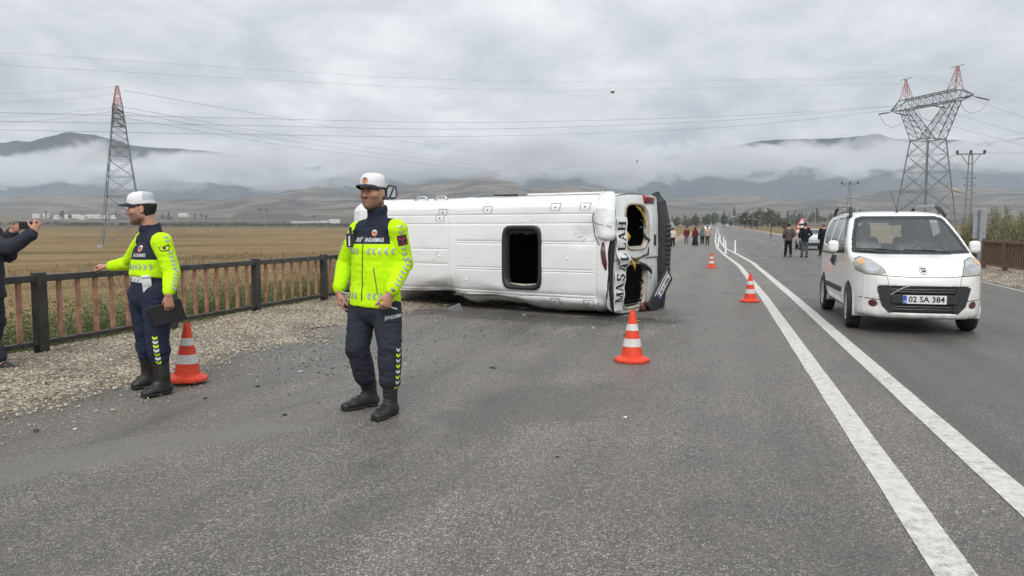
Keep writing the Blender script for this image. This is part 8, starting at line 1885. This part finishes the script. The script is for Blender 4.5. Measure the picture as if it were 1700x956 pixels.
for i, (px, Y, py, lb, sp_) in enumerate(((1612, 31, 352, 'feathery shrub just left of the grey sign post', 1.0), (1652, 30, 338, 'tall feathery shrub just right of the grey sign', 1.2), (1683, 28, 345, 'dense feathery shrub behind the brown railing near the right edge', 1.3), (1715, 29, 336, 'feathery shrub cut by the right edge of the picture', 1.4), (1668, 34, 350, 'farther feathery shrub between the tall ones on the right', 1.3), (1632, 36, 362, 'low feathery shrub behind the grey sign', 1.2), (1698, 33, 341, 'slender feathery shrub second from the right edge', 1.2))): willow(px, Y, py, 40 + i, lb, sp_, 30)

# ------------------------------------------------------------------ far buildings
def house(px, Y, w_, d_, h_, label, roof='gable', rz=0.0, wall='wall_pale'):
    p = D(px, 380, Y); hz_, _ = hills_z(np.array([p.x]), np.array([p.y])); z = float(ground_z(p.x, p.y)) + float(hz_[0]); root = empty('house' if roof == 'gable' else 'farm_building', (p.x, p.y, z - .3), rz); tag(root, label, 'house' if roof == 'gable' else 'building', 'far buildings on the plain')
    mb = MB(); mb.box((0, 0, h_ / 2), (w_, d_, h_)); wl = mb.build('wall', M[wall], root)
    mb = MB(); rh = .32 * d_ if roof == 'gable' else .12 * d_; ow, od = w_ / 2 + .3, d_ / 2 + .3; mb.add([(-ow, -od, h_ + .01), (ow, -od, h_ + .01), (ow, od, h_ + .01), (-ow, od, h_ + .01), (-ow, 0, h_ + rh), (ow, 0, h_ + rh)], [(0, 1, 5, 4), (2, 3, 4, 5), (0, 4, 3), (1, 2, 5), (3, 2, 1, 0)]); mb.build('roof', M['roof_grey'], root)
    n = max(2, int(w_ / 4))
    for i in range(n):
        x = -w_ / 2 + w_ * (i + .5) / n; mb = MB(); mb.box((x, -d_ / 2 - .02, h_ * .55), (1.1, .08, 1.2)); mb.build('window', M['dark_glass'], root)
    return root
random.seed(5)
for i, (px, w_) in enumerate(((62, 12), (78, 10), (128, 14), (139, 10), (150, 12), (163, 16), (176, 11), (190, 10), (96, 9), (113, 9), (303, 14), (311, 10))):
    house(px, random.uniform(1380, 1460) if px < 250 else 1650, w_, 9, 5, f'pale village house number {i}' if False else ['leftmost pale house of the far village', 'second pale house from the left in the far village', 'wide pale house left of the pylon legs', 'small pale house beside the left pylon leg', 'pale house between the pylon legs', 'longest pale house of the village near the pylon', 'pale house right of the pylon leg', 'rightmost pale house of the village', 'small house in the gap of the far village', 'low house in the middle of the far village', 'wide pale house right of the side officer', 'small pale house right of the side officer'][i], 'gable', random.uniform(-.4, .4))
house(556, 1180, 16, 8, 6, 'taller white farm building left of the walking officer', 'flat', .1); house(541, 1190, 14, 7, 3.6, 'low white farm shed left of the taller white building', 'flat', 0.05); house(508, 1150, 44, 6, 2.6, 'long low pale wall like building on the plain', 'flat', 0.0)

# ------------------------------------------------------------------ people in the distance
def walker(px, py, Y, label, top, bottom, hair='hair_dark', facing=180, h=1.72, skirt=False, scarf=None, arms='down', vox=.022, group='people walking up the road', hood=False, ltop='sweater', step=.12, hem=-.08):
    x, y = D(px, py, Y).x, Y; z0 = float(ground_z(x, y)); k = h / 1.75
    M4 = Matrix.Translation((x, y, z0)) @ Matrix.Rotation(R(facing), 4, 'Z'); P = lambda a, b, c: M4 @ Vector((a * k, b * k, c * k))
    if arms == 'down': aw = dict(elL=P(.26, .03, 1.12), elR=P(-.26, .03, 1.12), wrL=P(.25, -.06, .88), wrR=P(-.25, -.06, .88))
    elif arms == 'pocket': aw = dict(elL=P(.30, .08, 1.14), elR=P(-.30, .08, 1.14), wrL=P(.20, -.14, .98), wrR=P(-.20, -.14, .98))
    else: aw = dict(elL=P(.25, -.02, 1.12), elR=P(-.25, -.02, 1.12), wrL=P(.12, -.22, 1.2), wrR=P(-.2, -.1, .92))
    J = dict(hipL=P(.09, 0, .92), hipR=P(-.09, 0, .92), knL=P(.10, -.03 - step * .3, .50), knR=P(-.10, -.01 + step * .2, .50), anL=P(.10, -step, .10), anR=P(-.10, step, .12), toeL=P(.11, -step - .17, .03), toeR=P(-.11, step - .17, .03), shL=P(.185, 0, 1.42), shR=P(-.185, 0, 1.42), head=P(0, -.02, 1.615), **aw)
    p = Person('person', label, 'person', (x, y, z0), facing, J, vox, group, 'skin', (0, 0, 0), None, .98, fine=False, headk=1.02)
    p.jacket(ltop, top, hem=hem, ext=.018, amp=.006, seed=px % 7)
    if skirt:
        b = p.grid(h=vox); b.loft([(p.pel + V3((0, 0, .12)), .15, .11), (p.pel - V3((0, 0, .1)), .19, .15), (V3((0, 0, .14 * k)), .27, .25)], .02); b.plane(V3((0, 0, .07)), (0, 0, -1), .01); p.add('skirt', b, bottom, .012, (9, 9, 3))
    else: p.trousers('trousers', bottom, th=.098, kn=.078, cf=.072, an=.02, blouse=False)
    for sd in 'LR': p.shoe(sd, 'shoe', 'boot' if scarf is None else 'boot', 0)
    if scarf or hood:
        b = SDF(p.J['head'] - .3, p.J['head'] + .22, vox); c = p.J['head']; b.ell(c + V3((0, .015, .02)), (.098, .118, .125), None, 0); b.loft([(c + V3((0, .03, -.08)), .085, .085), (p.sh + V3((0, .03, .0)), .15, .11)], .05); b.ell(c + V3((0, -.12, -.01)), (.062, .075, .08), None, .01, 's'); p.add('headscarf' if scarf else 'hood', b, scarf or top, .005, (20, 20, 20))
    if not scarf: p.hair('hair', hair)
    return p
for nm, c in dict(sweater_taupe=(.095, .078, .072), black_puffer=(.010, .011, .014), grey_denim=(.085, .092, .10), black_cloth=(.010, .010, .012), maroon=(.115, .018, .026), beige_knit=(.42, .32, .27), brown_cloth=(.075, .05, .042), teal_cloth=(.12, .165, .165), cream_cloth=(.60, .54, .48), grey_violet=(.13, .12, .14)).items(): M[nm] = cloth_mat(nm, c)
walker(1309, 400, 38.4, 'man in a taupe sweater and black trousers walking away on the right lane', 'sweater_taupe', 'black_cloth', arms='pocket', h=1.70, vox=.018, group=None)
walker(1336, 400, 37.6, 'man in a black hooded puffer jacket and grey trousers walking away', 'black_puffer', 'grey_denim', arms='pocket', h=1.74, vox=.018, group=None, step=.05, ltop='puffer_jacket', hem=-.10)
walker(1367, 400, 40.0, 'grey haired man in a black jacket half hidden by the small white car', 'black_puffer', 'black_cloth', 'hair_grey', h=1.70, vox=.022, group=None, ltop='jacket')
walker(1117, 400, 60.5, 'woman in a cream top and black trousers beside the minibus bumper', 'cream_cloth', 'black_cloth', h=1.50)
walker(1113, 400, 64, 'man in a dark jacket behind the cream topped walker', 'black_puffer', 'grey_violet', h=1.78, ltop='jacket')
walker(1108, 400, 66, 'dark clothed walker almost hidden by the minibus bumper', 'black_puffer', 'grey_violet', h=1.60, ltop='jacket')
walker(1139.5, 400, 72, 'walker in a maroon sweater and grey trousers', 'maroon', 'grey_violet', h=1.62)
walker(1154, 400, 63.3, 'woman in a maroon top and long black skirt', 'maroon', 'black_cloth', skirt=True, h=1.52, scarf='maroon')
walker(1166, 400, 69.5, 'woman in a teal headscarf and dark trousers', 'teal_cloth', 'black_cloth', h=1.58, scarf='teal_cloth', step=.05)
walker(1174.5, 400, 65.5, 'walker in a beige sweater and brown trousers next to the road line', 'beige_knit', 'brown_cloth', h=1.64, step=.03)

# ------------------------------------------------------------------ debris on the road
def debris():
    rs = random.Random(3)
    def shard(x, y, s, mat, nm, lb, cat, h=.02, rz=None, group=None):
        s *= .6; h *= .35
        n = rs.randint(5, 8); base = [(s * (rs.uniform(.5, 1.0)) * math.cos(6.283 * k / n), s * rs.uniform(.3, .6) * math.sin(6.283 * k / n)) for k in range(n)]
        mb = MB(); vs = [(a, b, .002) for a, b in base] + [(a * .8, b * .8, h * rs.uniform(.5, 1.2)) for a, b in base]; fs = [tuple(range(n - 1, -1, -1)), tuple(range(n, 2 * n))] + [(k, (k + 1) % n, n + (k + 1) % n, n + k) for k in range(n)]; mb.add(vs, fs)
        tag(mb.build(nm, M[mat], None, False, (x, y, float(ground_z(x, y)) + .003), rs.uniform(0, 6.28) if rz is None else rz), lb, cat, group)
    for px, py, s, mat, lb in ((818, 611, .085, 'black_plastic', 'dark curled fragment lying alone on the asphalt ahead of the minibus'), (428, 642, .06, 'rubber', 'black rubber scrap on the road between the two officers'), (472, 690, .05, 'dark_plastic', 'small dark scrap on the road left of the walking officer'), (500, 617, .07, 'galv', 'pale sheet scrap on the road left of the walking officer'), (514, 566, .08, 'raw_cream', 'cream scrap at the edge of the gravel'), (340, 662, .045, 'rubber', 'dark scrap beside the cone base'), (60, 716, .07, 'rubber', 'dark scrap on the dusty road at the lower left'), (125, 714, .04, 'post_white', 'white scrap on the dusty road at the lower left'), (1038, 694, .05, 'post_white', 'thin pale straw on the empty asphalt'), (690, 527, .06, 'red_lens', 'red lens fragment under the minibus roof edge'), (726, 529, .06, 'red_lens', 'red plastic piece under the minibus roof'), (668, 530, .07, 'raw_cream', 'cream piece near the thigh of the walking officer'), (985, 544, .07, 'raw_cream', 'pale flat piece by the rear of the minibus roof'), (1060, 533, .07, 'foam_yellow', 'yellow foam piece right behind the front cone tip'), (1080, 531, .08, 'black_plastic', 'black piece under the rear lamp of the minibus'), (1172, 548, .06, 'black_plastic', 'dark streak of rubber right of the minibus bumper'), (925, 760, .025, 'rubber', 'tiny dark crumb in the middle of the empty asphalt'), (1050, 541, .05, 'galv', 'grey metal piece behind the front cone')):
        x, y = G(px, py); shard(x, y, s, mat, 'debris', lb, 'debris', .03)
    # crumbs of glass and plastic strewn round the wreck
    Vs, Fs, tt = [], [], []; o = 0
    n = 4200; px = np.concatenate([rng.uniform(640, 1130, n // 2), rng.normal(560, 90, n - n // 2)]); py = np.concatenate([rng.uniform(520, 565, n // 2), rng.normal(585, 26, n - n // 2)])
    for a, b in zip(px, py):
        x, y = G(a, max(b, 512)); l, s = road_ls(x, y)
        if l < -6.2: continue
        r_ = rng.uniform(.004, .018); k = rng.random((4, 3)) * 2 - 1; z = float(base_z(math.hypot(x, y))) + .006
        Vs.append(np.array([x, y, z]) + k * r_ * np.array([1, 1, .5])); Fs.append(np.array([[0, 1, 2], [0, 2, 3], [0, 3, 1], [1, 3, 2]]) + o); o += 4; tt += [rng.random()] * 4
    m, nt, b = new_mat('crumb'); t = attr_n(nt, 'tone'); L(nt, ramp(nt, t, [(0, (.01, .01, .012)), (.45, (.03, .04, .04)), (.6, (.16, .22, .21)), (.9, (.35, .42, .40)), (1, (.6, .62, .6))]).outputs[0], b.inputs['Base Color']); b.inputs['Roughness'].default_value = .2
    tag(link('glass_crumbs', np_mesh('glass_crumbs', np.concatenate(Vs), np.concatenate(Fs), m, False, None, {'tone': np.array(tt)})), kind='stuff')
debris()
# ------------------------------------------------------------------ air and low cloud
def haze():
    m = bpy.data.materials.new('haze_air'); m.use_nodes = True; nt = m.node_tree; nt.nodes.clear()
    v = N(nt, 'ShaderNodeVolumePrincipled'); v.inputs['Density'].default_value = 1.4e-4; v.inputs['Color'].default_value = (.80, .90, 1, 1); v.inputs['Anisotropy'].default_value = 0.0
    o = N(nt, 'ShaderNodeOutputMaterial'); L(nt, v.outputs[0], o.inputs['Volume'])
    b = MB(); b.box((0, 0, 148), (7600, 7600, 310)); h = b.build('haze', m); tag(h, kind='stuff'); h.display_type = 'WIRE'
haze()
def cloud_bank():
    m = bpy.data.materials.new('cloud_vapour'); m.use_nodes = True; nt = m.node_tree; nt.nodes.clear()
    p = N(nt, 'ShaderNodeTexCoord').outputs['Object']
    sx = N(nt, 'ShaderNodeSeparateXYZ'); L(nt, p, sx.inputs[0])
    n_ = noise_n(nt, .0023, 8, .6, scaled(nt, p, (1, 1, 1.7)), .5)
    big = noise_n(nt, .00042, 2, .5, p)
    zt = math_n(nt, 'ADD', math_n(nt, 'ADD', math_n(nt, 'MULTIPLY', big, 330), math_n(nt, 'MULTIPLY', sx.outputs[0], .016)), 225)          # wavy middle of the bank
    dz = math_n(nt, 'ABSOLUTE', math_n(nt, 'SUBTRACT', sx.outputs[2], zt))
    fall = N(nt, 'ShaderNodeMapRange', i_1=8.0, i_2=165.0, i_3=.20, i_4=-.46); L(nt, dz, fall.inputs[0])
    de = math_n(nt, 'ADD', math_n(nt, 'MULTIPLY', math_n(nt, 'SUBTRACT', n_, .5), 2.5), fall.outputs[0])
    de = math_n(nt, 'MULTIPLY', de, .07, clamp=False); de = math_n(nt, 'MAXIMUM', de, 0.0); de = math_n(nt, 'MINIMUM', de, .009)
    v = N(nt, 'ShaderNodeVolumePrincipled'); L(nt, de, v.inputs['Density']); v.inputs['Color'].default_value = (.985, .99, 1, 1); v.inputs['Anisotropy'].default_value = .2
    o = N(nt, 'ShaderNodeOutputMaterial'); L(nt, v.outputs[0], o.inputs['Volume'])
    m.cycles.volume_step_rate = .08
    b = MB(); x0, x1 = -6200, 6200; pts = []
    n = 24
    vs = []; fs = []
    for i in range(n + 1):
        x = x0 + (x1 - x0) * i / n
        for yy, z in ((3950, 250), (5000, 220), (5000, 760), (3950, 640)): vs.append((x, yy, z))
    for i in range(n):
        for j in range(4): a = i * 4 + j; c = i * 4 + (j + 1) % 4; fs.append((a, c, c + 4, a + 4))
    fs += [(3, 2, 1, 0), tuple(n * 4 + j for j in range(4))]
    b.add(vs, fs); tag(b.build('cloud_bank', m), kind='stuff')
cloud_bank()
